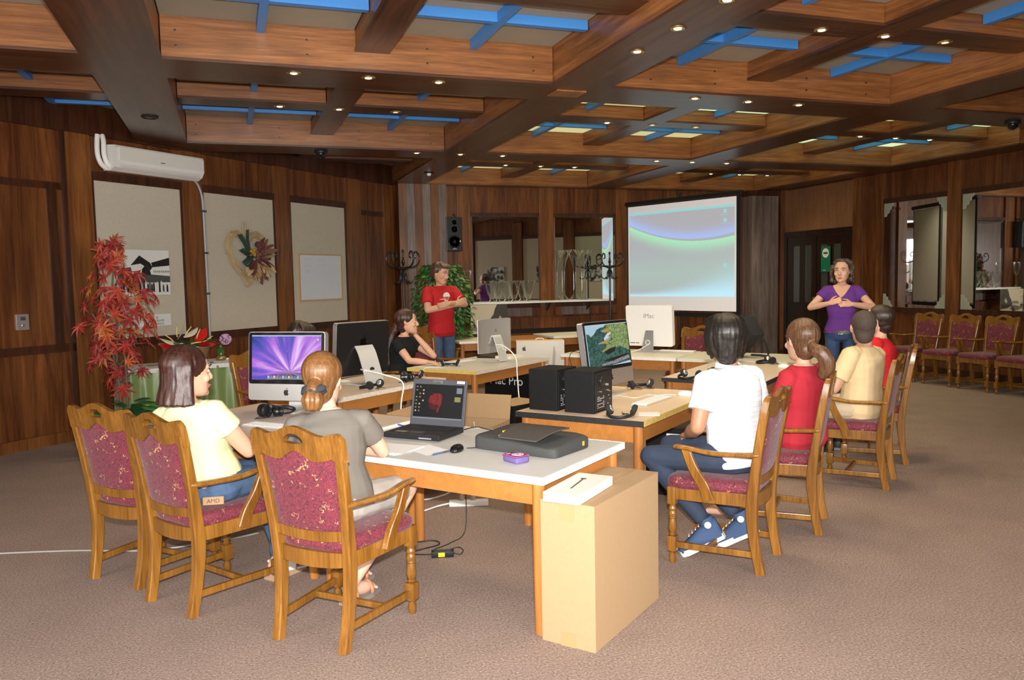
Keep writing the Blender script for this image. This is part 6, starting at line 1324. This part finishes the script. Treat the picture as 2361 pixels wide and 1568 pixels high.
    # trousers, skirt or shorts
    if legs and m_trous:
        Tr = MB(); Tr.loft([ering(at(t), U, V, w_*k+.001, h_*k+.001) for t, w_, h_ in tor[:4] if t < trous_top+1e-6])
        Tr.ball(tuple(P+Vector((0, -.01, -.03))), (.155*hips*k, .115*k, .085*k), 16)
        for hip, kn, an in leg:
            if shorts: q = hip+(kn-hip)*shorts; limb(Tr, [hip, (hip+q)/2, q], [.088*k*hips, .086*k, .080*k])
            else:
                limb(Tr, [hip, (hip+kn)/2, kn], [.088*k*hips, .077*k, .061*k]); e2 = an+(kn-an)*.10; limb(Tr, [kn, kn*.6+e2*.4, e2], [.060*k, .058*k, .049*k])
        me = remesh(Tr, max(voxel, .007), 7, folds(.004, 8, 1.4, 3)); me.materials.append(m_trous); me.name = 'trousers'; ob('trousers', me, root)
    face_parts(T, hk, root, brow or M_iris, M_lip, lips)
    if hair: hair(root, T, hk)
    return root, T, leg, LY, dict(at=at, U=U, V=V, S=(SL, SR), P=P, d=d)
# ---- hair
def hmesh(mb, mat, root, voxel=.006, amp=.004, smooth=4, name='hair', T=None):
    Ti = T.inverted() if T is not None else Matrix.Identity(4)
    def dsp(p):
        q = Ti @ p; a = math.atan2(q.x, q.y); return amp*(mnoise.noise(Vector((a*7, q.z*9, 0)))+.6*mnoise.noise(Vector((a*17, q.z*14, 3))))
    me = remesh(mb, voxel, smooth, dsp); me.materials.append(mat); me.name = name; return ob(name, me, root)
def skullcap(mb, T, k, t=.010, front=.0, low=-.045, back=-.02, ears=True):
    e = .35 if ears else .9
    for c, r in (((0, -.030+front, .040), (.0755+t, .100+t*.6, .081+t)), ((0, -.042, .0), (.070+t*e, .062+t, .075+t)), ((0, back-.03, low), (.056+t*e, .050+t, .05+t))):
        n = 22; V0 = MB(); V0.ball((0, 0, 0), 1, n); mb.add([T @ Vector(((c[0]+v[0]*r[0])*k, (c[1]+v[1]*r[1])*k, (c[2]+v[2]*r[2])*k)) for v in V0.v], V0.f)
def lock(mb, T, k, pts, r): mb.tube([T @ (Vector(p)*k) for p in bez(pts, 4)], [q*k for q in (r if isinstance(r, list) else [r]*(4*(len(pts)-1)+1))], 8)
def hair_bob(mat):
    def f(root, T, k):
        m = MB(); skullcap(m, T, k, .020, .0, ears=False)
        for i in range(23):
            a = R(104+152*i/22); ca, sa = math.sin(a), math.cos(a); fl = 1+.05*math.sin(i*2.1)
            lock(m, T, k, [(.055*ca, .055*sa-.02, .095), (.086*ca, .092*sa-.012, .035), (.092*ca, .100*sa-.012, -.05), (.102*ca*fl, .112*sa*fl-.010, -.125), (.108*ca*fl, .118*sa*fl-.008, -.155)], .026)
        hmesh(m, mat, root, .006, .003, 4, 'hair', T)
    return f
def hair_bun(mat, scr):
    def f(root, T, k):
        m = MB(); skullcap(m, T, k, .017, .0, -.05); lock(m, T, k, [(0, -.09, -.01), (0, -.13, -.035), (0, -.145, -.06)], .034)
        m.ball(tuple(T @ (Vector((0, -.135, -.098))*k)), (.044*k, .042*k, .052*k), 16)
        for i in range(10): a = R(36*i); lock(m, T, k, [(.02*math.cos(a), -.135+.02*math.sin(a), -.055), (.042*math.cos(a), -.135+.042*math.sin(a), -.095), (.022*math.cos(a), -.135+.022*math.sin(a), -.14)], .012)
        hmesh(m, mat, root, .005, .0012, 6, 'hair', T)
        m = MB(); pts = [T @ (Vector(((.042+.004*math.sin(i*3))*math.cos(a), -.125+(.03+.004*math.sin(i*2.3))*math.sin(a), -.052+.012*math.cos(i*1.7)))*k) for i, a in enumerate([2*math.pi*j/16 for j in range(16)])]; m.tube(pts, [.016*k+.003*k*math.sin(i*2.6) for i in range(16)], 8, closed=True); m.build('scrunchie', scr, root, True)
    return f
def hair_pony(mat, tie, tail, thick=.03):
    def f(root, T, k):
        m = MB(); skullcap(m, T, k, .016, .0, -.05); pp = tail; n = 4*(len(pp)-1)+1
        lock(m, T, k, [(0, -.085, .0), (0, -.12, -.03), pp[0]], .03)
        lock(m, T, k, pp, [thick*(.65+.5*math.sin(math.pi*min(1, .15+.75*i/n))) for i in range(n)])
        for j in range(6): a = R(60*j); lock(m, T, k, [(p[0]+.016*math.cos(a+i), p[1]+.016*math.sin(a+i), p[2]) for i, p in enumerate(pp)], .012)
        hmesh(m, mat, root, .0055, .003, 3, 'hair', T)
        m = MB(); c = T @ (Vector(pp[0])*k); m.ball(tuple(c), (.024*k, .02*k, .017*k), 10); m.build('hair_tie', tie, root, True)
    return f
def hair_short(mat, t=.010, low=-.045, shag=0, seed=1):
    def f(root, T, k):
        m = MB(); skullcap(m, T, k, t, -.002 if not shag else .0, low); rr = random.Random(seed)
        if shag:
            for i in range(46):
                a = R(rr.uniform(85, 275)); z1 = rr.uniform(-.05, .02) if abs(math.degrees(a)-180) > 70 else rr.uniform(-.055, -.02); ca, sa = math.sin(a), math.cos(a)
                z2 = z1-rr.uniform(0, .05)*(shag > 1); lock(m, T, k, [(.045*ca, .045*sa-.02, .108), (.088*ca, .104*sa-.012, .05), (.090*ca, .102*sa-.014, -.02), (.080*ca, .092*sa-.014, z2-.02)], [.0145*shag*(1-.6*(q/12)**2) for q in range(13)])
            for i in range(12): x = -.06+.12*i/11; lock(m, T, k, [(x*.5, -.01, .118), (x, .055, .102), (x*1.12, .086, .072)], .014*shag)
        hmesh(m, mat, root, .006, .004 if shag else .0015, 3, 'hair', T)
    return f
def hair_curly(mat):
    def f(root, T, k):
        m = MB(); skullcap(m, T, k, .010, .0); rr = random.Random(9)
        for i in range(120):
            a = R(rr.uniform(68, 292)); z = rr.uniform(-.12, .10); q = math.sqrt(max(.1, 1-(max(z, 0)/.13)**2)); r_ = (.098+.018*rr.random())*q; m.ball(tuple(T @ (Vector((r_*math.sin(a)*.98, r_*math.cos(a)*1.02-.02, z))*k)), rr.uniform(.014, .024)*k, 8)
        for i in range(26): a = R(rr.uniform(0, 360)); m.ball(tuple(T @ (Vector((.055*math.sin(a), .05*math.cos(a)-.02, .112))*k)), .019*k, 8)
        hmesh(m, mat, root, .0065, .004, 2, 'hair', T)
    return f
S_tan = skin('skin_light', (.62, .36, .24)); S_pale = skin('skin_pale', (.66, .40, .29)); S_olive = skin('skin_olive', (.40, .20, .115)); S_med = skin('skin_medium', (.56, .31, .195))
J_blue = plain('jeans_blue', (.055, .10, .19), .85, noise=.35, nscale=18, bump=.15, bscale=300); J_dark = plain('jeans_dark', (.022, .034, .065), .85, noise=.2, nscale=18, bump=.15, bscale=300)
H_ches = hairmat('hair_chestnut', (.014, .005, .004), (.075, .024, .016)); H_blond = hairmat('hair_honey', (.11, .045, .014), (.27, .125, .04)); H_black = hairmat('hair_black', (.006, .005, .005), (.030, .024, .020)); H_brown = hairmat('hair_brown', (.06, .028, .014), (.20, .10, .05)); H_dk = hairmat('hair_dark_brown', (.016, .010, .007), (.05, .03, .02)); H_red = hairmat('hair_auburn', (.018, .007, .006), (.085, .03, .022)); H_buzz = plain('hair_cropped', (.06, .042, .032), .8, noise=.3, nscale=60)
def foot(root, an, fd, mat_up, mat_sole, L=.27, W=.046, roll=0, high=.09, extras=None, name='shoe'):
    # shoe pointing along fd; heel below the ankle; roll tips the heel up
    fd = Vector(fd).normalized(); T = Matrix.Translation(an) @ Matrix.Rotation(math.atan2(-fd.x, fd.y), 4, 'Z') @ RX(R(-roll))
    o = MB(); rings = []
    for y, w_, h_, z_ in ((-.075, .55, .10, 0), (-.065, .85, .105, 0), (-.02, .95, .10, 0), (.04, .95, .085, 0), (.10, 1.05, .06, 0), (.15, 1.05, .045, 0), (.185, .85, .038, .002), (.198, .45, .025, .006)):
        yy = y*L/.275; rings.append([tuple(T @ Vector((W*w_*c, yy, -high+z_+h_*s))) for c, s in ((-1, 0), (-1, .35), (-.8, .8), (-.35, 1), (.35, 1), (.8, .8), (1, .35), (1, 0))])
    o.loft(rings); o.tube([T @ Vector((0, -.02, -.03)), T @ Vector((0, -.022, .04))], [.043, .042], 12)
    s = o.build(name, mat_up, root, 50); q = MB(); rr = []
    pl = [(-.08, .0), (-.072, .035), (-.02, .043), (.05, .043), (.11, .052), (.16, .05), (.195, .03), (.206, 0)]; pl = pl+[(y, -w_) for y, w_ in reversed(pl[1:-1])]
    q.prism([(w_, y*L/.275) for y, w_ in pl], -high-.022, -high+.012, 'z', T); q.build('sole', mat_sole, s); return s, T
# ---- woman in pale yellow
r_, T_, leg, LY, G_ = person('seated woman with a chestnut bob in a pale yellow top, hands clasped', ab(-.37, 1.79), 52, (S_tan, cloth('pale_yellow', (.68, .70, .42)), J_blue), 'f', 1.0, .585, -7, -8, .40, head_yaw=-30, head_pitch=2, head_off=(-.01, .02, 0),
    armR=((.205, .085, .745), (.10, .275, .735)), armL=((-.24, .10, .74), (.02, .285, .73)), handR=((-.55, .75, .05), (.3, .1, 1), -1, .9, .1), handL=((.75, .6, .0), (-.2, .2, 1), 1, .9, .1), legs=(((-.12, .42, .555), (.01, .46, .10)), ((.12, .43, .555), (.13, .33, .10))), legyaw=-14, sleeve=.44, armk=1.15, girth=1.16, hips=1.12, shirt_low=.03, trous_top=-.035, hair=hair_bob(H_ches), brow=H_ches, legs_skin=True, shoes='wedge', voxel=.0058)
M_sand = plain('white_leather', (.78, .77, .74), .5); M_cork = plain('cork', (.42, .27, .17), .8)
for hip, kn, an in leg:
    fd = LY @ Vector((0, 1, 0)); Tm = Matrix.Translation((an.x, an.y, 0)) @ Matrix.Rotation(math.atan2(-fd.x, fd.y), 4, 'Z'); m = MB(); m.prism([(-.06, 0), (-.06, .038), (.05, .032), (.16, .014), (.17, 0)], -.042, .042, 'x', Tm); so = m.build('sandal', M_cork, r_)
    m = MB(); m.prism([(-.062, .034), (-.062, .046), (.05, .040), (.17, .022), (.17, .012), (.05, .03)], -.044, .044, 'x', Tm); m.build('insole', M_sand, so); m = MB(); m.tube([Tm @ Vector(p) for p in bez([(-.044, .06, .03), (-.038, .07, .075), (0, .08, .092), (.038, .07, .075), (.044, .06, .03)], 4)], [(.028, .004)]*17, 8); m.build('strap', M_sand, so, True)
bk = G_['at'](-.058)-G_['V']*.128+G_['U']*.135; Mx = Matrix.Translation(bk) @ Matrix.Rotation(R(30), 4, 'Z') @ RX(R(-7)) @ RX(R(90)); m = MB(); m.box(-.05, .05, -.02, .02, -.004, .003, Mx, b=.002); lb3 = m.build('jeans_label', plain('tan_leather', (.35, .20, .09), .6), r_); text('lettering', 'AMD', .028, M_dark, lb3, Mx @ TR(0, -.01, .0033), .0003)
# ---- woman in grey
r_, T_, leg, LY, G_ = person('seated woman in a grey top seen from behind, honey hair in a scrunchie', ab(-.285, .97), 78, (S_pale, cloth('grey_jersey', (.15, .135, .115)), cloth('stone_shorts', (.36, .33, .30))), 'f', .98, .585, 10, -3, .40, head_yaw=-14, head_pitch=10, head_off=(-.02, .015, -.01),
    armR=((.225, .17, .765), (.02, .33, .765)), armL=((-.25, .14, .755), (-.06, .36, .765)), handR=((-1, .3, 0), (0, 0, 1), 1, .4), handL=((.8, .6, 0), (0, 0, 1), -1, .4), legs=(((-.10, .42, .55), (-.22, .33, .10)), ((.12, .42, .55), (-.07, .19, .10))), legyaw=-36, sleeve=.52, girth=1.1, hips=1.06, shirt_low=-.04, hair=hair_bun(H_blond, plain('scrunchie_grey', (.035, .04, .05), .9, bump=.6, bscale=300)), brow=H_blond, legs_skin=True, shorts=.75, shoes='sandal', voxel=.0058)
M_san2 = plain('tan_strap', (.50, .22, .11), .5)
for hip, kn, an in leg:
    fd = LY @ Vector((0, 1, 0)); Tm = Matrix.Translation((an.x, an.y, 0)) @ Matrix.Rotation(math.atan2(-fd.x, fd.y), 4, 'Z'); m = MB(); m.prism([(-.042, -.06), (.042, -.06), (.048, .1), (.03, .18), (-.03, .18), (-.048, .1)], 0, .022, 'z', Tm); so = m.build('sandal', plain('sandal_sole', (.25, .22, .20), .7) if 'sandal_sole' not in bpy.data.materials else bpy.data.materials['sandal_sole'], r_)
    for zz, yy in ((.075, -.02), (.06, .10)): m = MB(); m.tube([Tm @ Vector(p) for p in bez([(-.042, yy, .02), (-.042, yy, zz*.8), (0, yy+.01, zz+.02), (.042, yy, zz*.8), (.042, yy, .02)], 4)], [(.010, .003)]*17, 8); m.build('strap', M_san2, so, True)
# ---- man in white check
def vneck_cloth(name, c, sk, zt, w, dpt):
    m = cloth(name, c); nt = m.node_tree; b = nt.nodes['Principled BSDF']; tc = nd(nt, 'ShaderNodeTexCoord'); sp = nd(nt, 'ShaderNodeSeparateXYZ'); nt.links.new(tc.outputs['Object'], sp.inputs[0])
    def mth(op, a, c_=None):
        n = nd(nt, 'ShaderNodeMath', operation=op)
        for k, v in enumerate((a, c_)):
            if v is None: continue
            if isinstance(v, (int, float)): n.inputs[k].default_value = v
            else: nt.links.new(v, n.inputs[k])
        return n.outputs[0]
    lim = mth('MULTIPLY', mth('POWER', mth('MAXIMUM', mth('DIVIDE', mth('SUBTRACT', sp.outputs[2], zt-dpt), dpt), 0.0), .7), w); mask = mth('MULTIPLY', mth('LESS_THAN', mth('ABSOLUTE', sp.outputs[0]), lim), mth('GREATER_THAN', sp.outputs[1], .02))
    old = b.inputs['Base Color'].links[0].from_socket; mx = nd(nt, 'ShaderNodeMix', data_type='RGBA'); mx.inputs[7].default_value = tuple(sk)+(1,); nt.links.new(old, mx.inputs[6]); nt.links.new(mask, mx.inputs[0]); nt.links.new(mx.outputs[2], b.inputs['Base Color']); return m
def check():
    m, nt, b = newmat('white_check'); tc = nd(nt, 'ShaderNodeTexCoord'); sp = nd(nt, 'ShaderNodeSeparateXYZ'); nt.links.new(tc.outputs['Object'], sp.inputs[0]); last = None
    for ax_, c in ((0, (.62, .66, .72)), (2, (.52, .60, .70))):
        md = nd(nt, 'ShaderNodeMath', operation='PINGPONG'); md.inputs[1].default_value = .0135; nt.links.new(sp.outputs[ax_], md.inputs[0]); lt = nd(nt, 'ShaderNodeMath', operation='LESS_THAN'); lt.inputs[1].default_value = .0011; nt.links.new(md.outputs[0], lt.inputs[0])
        mx = nd(nt, 'ShaderNodeMix', data_type='RGBA'); mx.inputs[7].default_value = c+(1,); nt.links.new(lt.outputs[0], mx.inputs[0])
        if last is None: mx.inputs[6].default_value = (.80, .81, .82, 1)
        else: nt.links.new(last, mx.inputs[6])
        last = mx.outputs[2]
    nt.links.new(last, b.inputs['Base Color']); b.inputs['Roughness'].default_value = .85; return m
r_, T_, leg, LY, G_ = person('seated man in a white checked shirt and dark trousers, black hair', ab(1.44, -.34)+Vector((0.085, -0.029, 0)), 104, (S_olive, check(), J_dark), 'm', 1.03, .585, 8, 0, .455, head_yaw=-32, head_pitch=2,
    armL=((-.265, .05, .765), (-.13, .25, .68)), armR=((.26, .05, .765), (.10, .27, .68)), handL=((.6, .8, -.2), (-.2, .2, 1), 1, .5), handR=((-.6, .8, -.2), (.2, .2, 1), -1, .5), legs=(((-.20, .44, .575), (-.10, .16, .20)), ((.14, .45, .575), (.10, .02, .20))), legyaw=26, sleeve=.62, girth=1.02, shirt_low=-.06, hair=hair_short(H_black, .020, -.055, 1.25, 4), brow=H_black, voxel=.0062)
col_ = MB(); c_ = G_['at'](.455+.02); col_.tube([c_+Vector((.072*math.cos(a), .066*math.sin(a), .012*math.sin(a)+.012)) for a in [2*math.pi*i/20 for i in range(20)]], [(.007, .022)]*20, 8, closed=True); col_.build('collar', bpy.data.materials['white_check'], r_, True)
M_can = cloth('blue_canvas', (.05, .085, .17)); M_rub = plain('white_rubber', (.72, .71, .66), .6); M_rubg = plain('grey_rubber', (.22, .21, .20), .8)
for i, (hip, kn, an) in enumerate(leg):
    s_, Tf = foot(r_, an+Vector((0, 0, -.02)), LY @ Vector((-.35+.2*i, 1, 0)), M_can, M_rub, roll=28, high=.085)
    m = MB()
    for y in (.03, .055, .08, .105): m.tube([Tf @ Vector((-.02, y, -.085+.098-.35*(y-.03))), Tf @ Vector((.02, y, -.085+.098-.35*(y-.03)))], .0035, 6)
    m.build('laces', M_rub, s_); m = MB(); m.lathe([(.019, 0), (.019, .003)], 18, Tf @ TR(-.043, -.022, .005) @ RY(R(-90))); m.build('ankle_patch', M_rub, s_); m = MB(); m.box(-.07, .07, 0, .002, 0, .0, Tf) if False else None
# ---- woman in red with ponytail
r_, T_, leg, LY, G_ = person('seated woman in a red top with a long brown ponytail', ab(2.25, -.46)+Vector((0.132, -0.046, 0)), 108, (S_pale, cloth('red_top', (.42, .025, .04)), cloth('red_skirt', (.36, .02, .035))), 'f', 1.02, .585, -2, 0, .40, head_yaw=-24, head_pitch=4, head_off=(.0, -.01, .0),
    armL=((-.215, .03, .73), (-.12, .26, .66)), armR=((.22, .04, .73), (.08, .27, .66)), handL=((.6, .8, 0), (-.2, 0, 1), 1, .5), handR=((-.6, .8, 0), (.2, 0, 1), -1, .5), legs=(((-.11, .43, .56), (-.12, .42, .10)), ((.11, .43, .56), (.10, .40, .10))), legyaw=26, sleeve=.62, girth=1.05, shirt_low=-.09, hair=hair_pony(H_brown, plain('green_tie', (.10, .16, .12), .7), [(0, -.125, -.055), (.03, -.165, -.075), (.055, -.172, -.13), (.055, -.15, -.185), (.045, -.13, -.215)], .042), brow=H_brown, legs_skin=True, shorts=.8, shoes='sandal', voxel=.0065)
m = MB()
for k in range(5): m.ball(tuple(G_['at'](-.05)-G_['U']*.165+G_['V']*(.06-.02*k)+Vector((0, 0, -.02+.004*(k % 2)))), .008, 8)
m.build('white_flower_print', M_paper, r_)
# ---- man in sand shirt
r_, T_, leg, LY, G_ = person('seated man in a sand coloured shirt with cropped hair and a wristwatch', ab(3.53, -.67)+Vector((0.095, -0.033, 0)), 108, (S_med, cloth('sand_shirt', (.66, .50, .28)), cloth('sand_shorts', (.50, .40, .27))), 'm', 1.02, .585, 0, 3, .42, head_yaw=-52, head_pitch=2, head_off=(.02, -.01, -.02),
    armL=((-.265, .07, .735), (-.10, .26, .76)), armR=((.25, .05, .73), (.08, .27, .70)), handL=((.8, .6, 0), (0, 0, 1), 1, .5), handR=((-.7, .7, 0), (0, 0, 1), -1, .5), legs=(((-.13, .43, .56), (-.13, .42, .10)), ((.12, .43, .56), (.11, .41, .10))), legyaw=22, sleeve=.72, girth=1.05, shirt_low=-.09, hair=hair_short(H_buzz, .0055, -.05), brow=H_dk, legs_skin=True, shorts=.85, shoes='bare', voxel=.0065)
m = MB(); c_ = Vector((-.125, .235, .757)); m.tube([c_+Vector((0, 0, .031*math.sin(a)))+Vector((.75, -.66, 0))*.031*math.cos(a) for a in [2*math.pi*i/18 for i in range(18)]], [(.008, .003)]*18, 8, closed=True); m.lathe([(.017, .0), (.016, .007)], 16, Matrix.Translation(c_+Vector((-.004, .004, .031)))); m.build('wristwatch', M_chrome, r_, 40)
# ---- man in red behind
r_, T_, leg, LY, G_ = person('seated man in a red shirt with short dark hair, behind the sand shirted man', ab(4.50, -.72)+Vector((0.047, -0.016, 0)), 122, (S_pale, cloth('red_shirt', (.55, .015, .02)), J_blue), 'm', 1.0, .585, 2, 8, .42, head_yaw=-6, head_pitch=3,
    armL=((-.25, .08, .735), (-.10, .27, .74)), armR=((.25, .05, .73), (.08, .28, .70)), handL=((.8, .6, 0), (0, 0, 1), 1, .5), handR=((-.7, .7, 0), (0, 0, 1), -1, .5), legs=(((-.13, .43, .56), (-.13, .42, .12)), ((.12, .43, .56), (.11, .41, .12))), sleeve=.6, shirt_low=-.06, hair=hair_short(H_dk, .010, -.045), brow=H_dk, voxel=.007)
for hip, kn, an in leg: foot(r_, an+Vector((0, 0, -.012)), (0, 1, 0), M_dgrey, M_rubg, high=.085)
# ---- standing man in red
r_, T_, leg, LY, G_ = person('standing bearded man in a red printed shirt and jeans with folded arms', (2.50, 9.93, 0), 290, (S_med, cloth('red_tee', (.42, .016, .020)), J_blue), 'm', 1.03, .98, -2, 0, .51, head_yaw=14, head_pitch=12,
    armR=((.27, .10, 1.235), (-.07, .245, 1.30)), armL=((-.275, .13, 1.29), (.06, .27, 1.315)), handR=((-1, .15, .35), (0, 1, .1), -1, .25), handL=((1, -.25, -.25), (0, 1, 0), 1, .5), legs=(((-.10, .02, .52), (-.11, .0, .11)), ((.10, .02, .52), (.12, -.02, .11))), sleeve=.66, girth=1.0, shirt_low=-.09, hair=hair_short(hairmat('hair_mid_brown', (.035, .018, .010), (.11, .055, .03)), .012, -.035, .62, 8), brow=H_brown, voxel=.007)
for hip, kn, an in leg: foot(r_, an+Vector((0, 0, -.002)), (0, 1, 0), M_dgrey, M_rubg, high=.085)
m = MB(); k_ = 1.12; lock(m, T_, k_, [(-.022, .0885, -.060), (0, .0985, -.0545), (.022, .0885, -.060)], .0035); lock(m, T_, k_, [(-.016, .086, -.098), (0, .092, -.106), (.016, .086, -.098)], .0095); m.build('beard', hairmat('beard_brown', (.16, .075, .042), (.24, .125, .075), .8), r_, True)
Tx = Matrix.Translation(G_['at'](.40)+G_['V']*.137) @ RX(R(2)); m = MB(); m.prism(ell(0, 0, .05, .052, 18, 0, math.pi)+[(-.03, -.008), (-.017, .004), (0, -.008), (.017, .004), (.03, -.008)], -.004, .006, 'y', Tx); pr = m.build('parachute_print', plain('print_white', (.70, .68, .62), .7), r_)
m = MB()
for x in (-.045, -.018, .018, .045): m.tube([Tx @ Vector((x, .002, -.004)), Tx @ Vector((0, .002, -.075))], .0018, 5)
m.build('print_lines', bpy.data.materials['print_white'], pr)
# ---- standing woman in purple
r_, T_, leg, LY, G_ = person('standing woman in a purple V-neck top and jeans, fingertips together', (6.27, 7.12, 0), 226, (S_tan, vneck_cloth('purple_jersey', (.12, .035, .22), (.60, .35, .235), 1.475, .098, .14), plain('jeans_indigo', (.03, .06, .14), .85, noise=.3, nscale=14)), 'f', .98, .955, -2, 0, .50, head_yaw=-10, head_pitch=2,
    armR=((.315, .075, 1.225), (.115, .235, 1.275)), armL=((-.315, .075, 1.225), (-.115, .235, 1.265)), handR=((-.85, .35, .30), (.25, .9, .5), -1, .10, .9), handL=((.85, .35, .05), (-.25, .9, .5), 1, .10, .9), legs=(((-.095, .02, .51), (-.10, .0, .10)), ((.095, .03, .51), (.11, .02, .10))), sleeve=.40, girth=.98, hips=.97, shirt_low=-.02, hair=hair_curly(hairmat('hair_curls', (.04, .024, .016), (.12, .075, .05), .5)), brow=H_dk, vneck=True, voxel=.0065)
for hip, kn, an in leg: foot(r_, an+Vector((0, 0, 0)), (0, 1, 0), M_foam, M_rubg, L=.24, W=.04, high=.08)
m = MB(); rings = []
for t_, e_ in ((-.018, 0), (.020, 0)): rings.append(ering(G_['at'](t_), G_['U'], G_['V'], .175*.95+.013, .125*.98+.013, 28))
m.loft(rings, cap=False); m.loft([[tuple(Vector(v)) for v in ering(G_['at'](t_), G_['U'], G_['V'], .175*.95+.009, .125*.98+.009, 28)] for t_ in (-.018, .020)], cap=False); bl_ = m.build('belt', plain('brown_belt', (.025, .012, .009), .4), r_, True)
m = MB(); c_ = G_['at'](0)+G_['V']*.139; m.tube([c_+Vector((x, 0, z)) for x, z in ((-.026, -.02), (.026, -.02), (.026, .02), (-.026, .02))], .005, 6, closed=True); m.build('buckle', M_chrome, bl_)
# ---- woman in black
r_, T_, leg, LY, G_ = person('seated woman in a black top with long auburn hair, chin resting on her hand', ab(3.60, 3.80), 322, (S_tan, cloth('black_top', (.010, .010, .011)), J_dark), 'f', .99, .585, 8, 0, .42, head_yaw=20, head_pitch=0, head_off=(0, .02, 0),
    armR=((.17, .20, .775), (.16, .40, .765)), armL=((-.15, .33, .80), (-.055, .165, 1.03)), handR=((.1, 1, 0), (0, 0, 1), -1, .4), handL=((.15, -.25, 1), (-.3, 1, .3), 1, .9), legs=(((-.11, .40, .555), (-.11, .40, .11)), ((.11, .40, .555), (.11, .38, .11))), legyaw=-10, sleeve=.42, shirt_low=-.06, hair=hair_pony(H_red, plain('dark_tie', (.01, .01, .01), .6), [(0, -.125, -.07), (-.01, -.165, -.14), (-.01, -.19, -.24), (0, -.20, -.36), (0, -.19, -.47)], .042), brow=H_red, voxel=.0065)
for hip, kn, an in leg: foot(r_, an+Vector((0, 0, -.012)), LY @ Vector((0, 1, 0)), M_foam, M_rubg, L=.24, W=.04, high=.08)
# ---- man hidden behind the aurora screen
r_, T_, leg, LY, G_ = person('man behind the aurora screen, only the top of his brown hair showing', ab(2.10, 3.78), 300, (S_pale, cloth('slate_shirt', (.08, .09, .11)), J_blue), 'm', 1.0, .575, 14, 0, .40, head_yaw=10, head_pitch=14, head_off=(0, 0, -.02),
    armR=((.25, .12, .755), (.10, .33, .765)), armL=((-.25, .12, .755), (-.10, .33, .765)), handR=((-.2, 1, 0), (0, 0, 1), -1, .4), handL=((.2, 1, 0), (0, 0, 1), 1, .4), legs=(((-.12, .42, .555), (-.12, .40, .11)), ((.12, .42, .555), (.12, .40, .11))), sleeve=.6, shirt_low=-.06, hair=hair_short(H_dk, .013, -.04, .9, 3), brow=H_dk, voxel=.008)
for hip, kn, an in leg: foot(r_, an+Vector((0, 0, -.012)), (0, 1, 0), M_dgrey, M_rubg, high=.085)
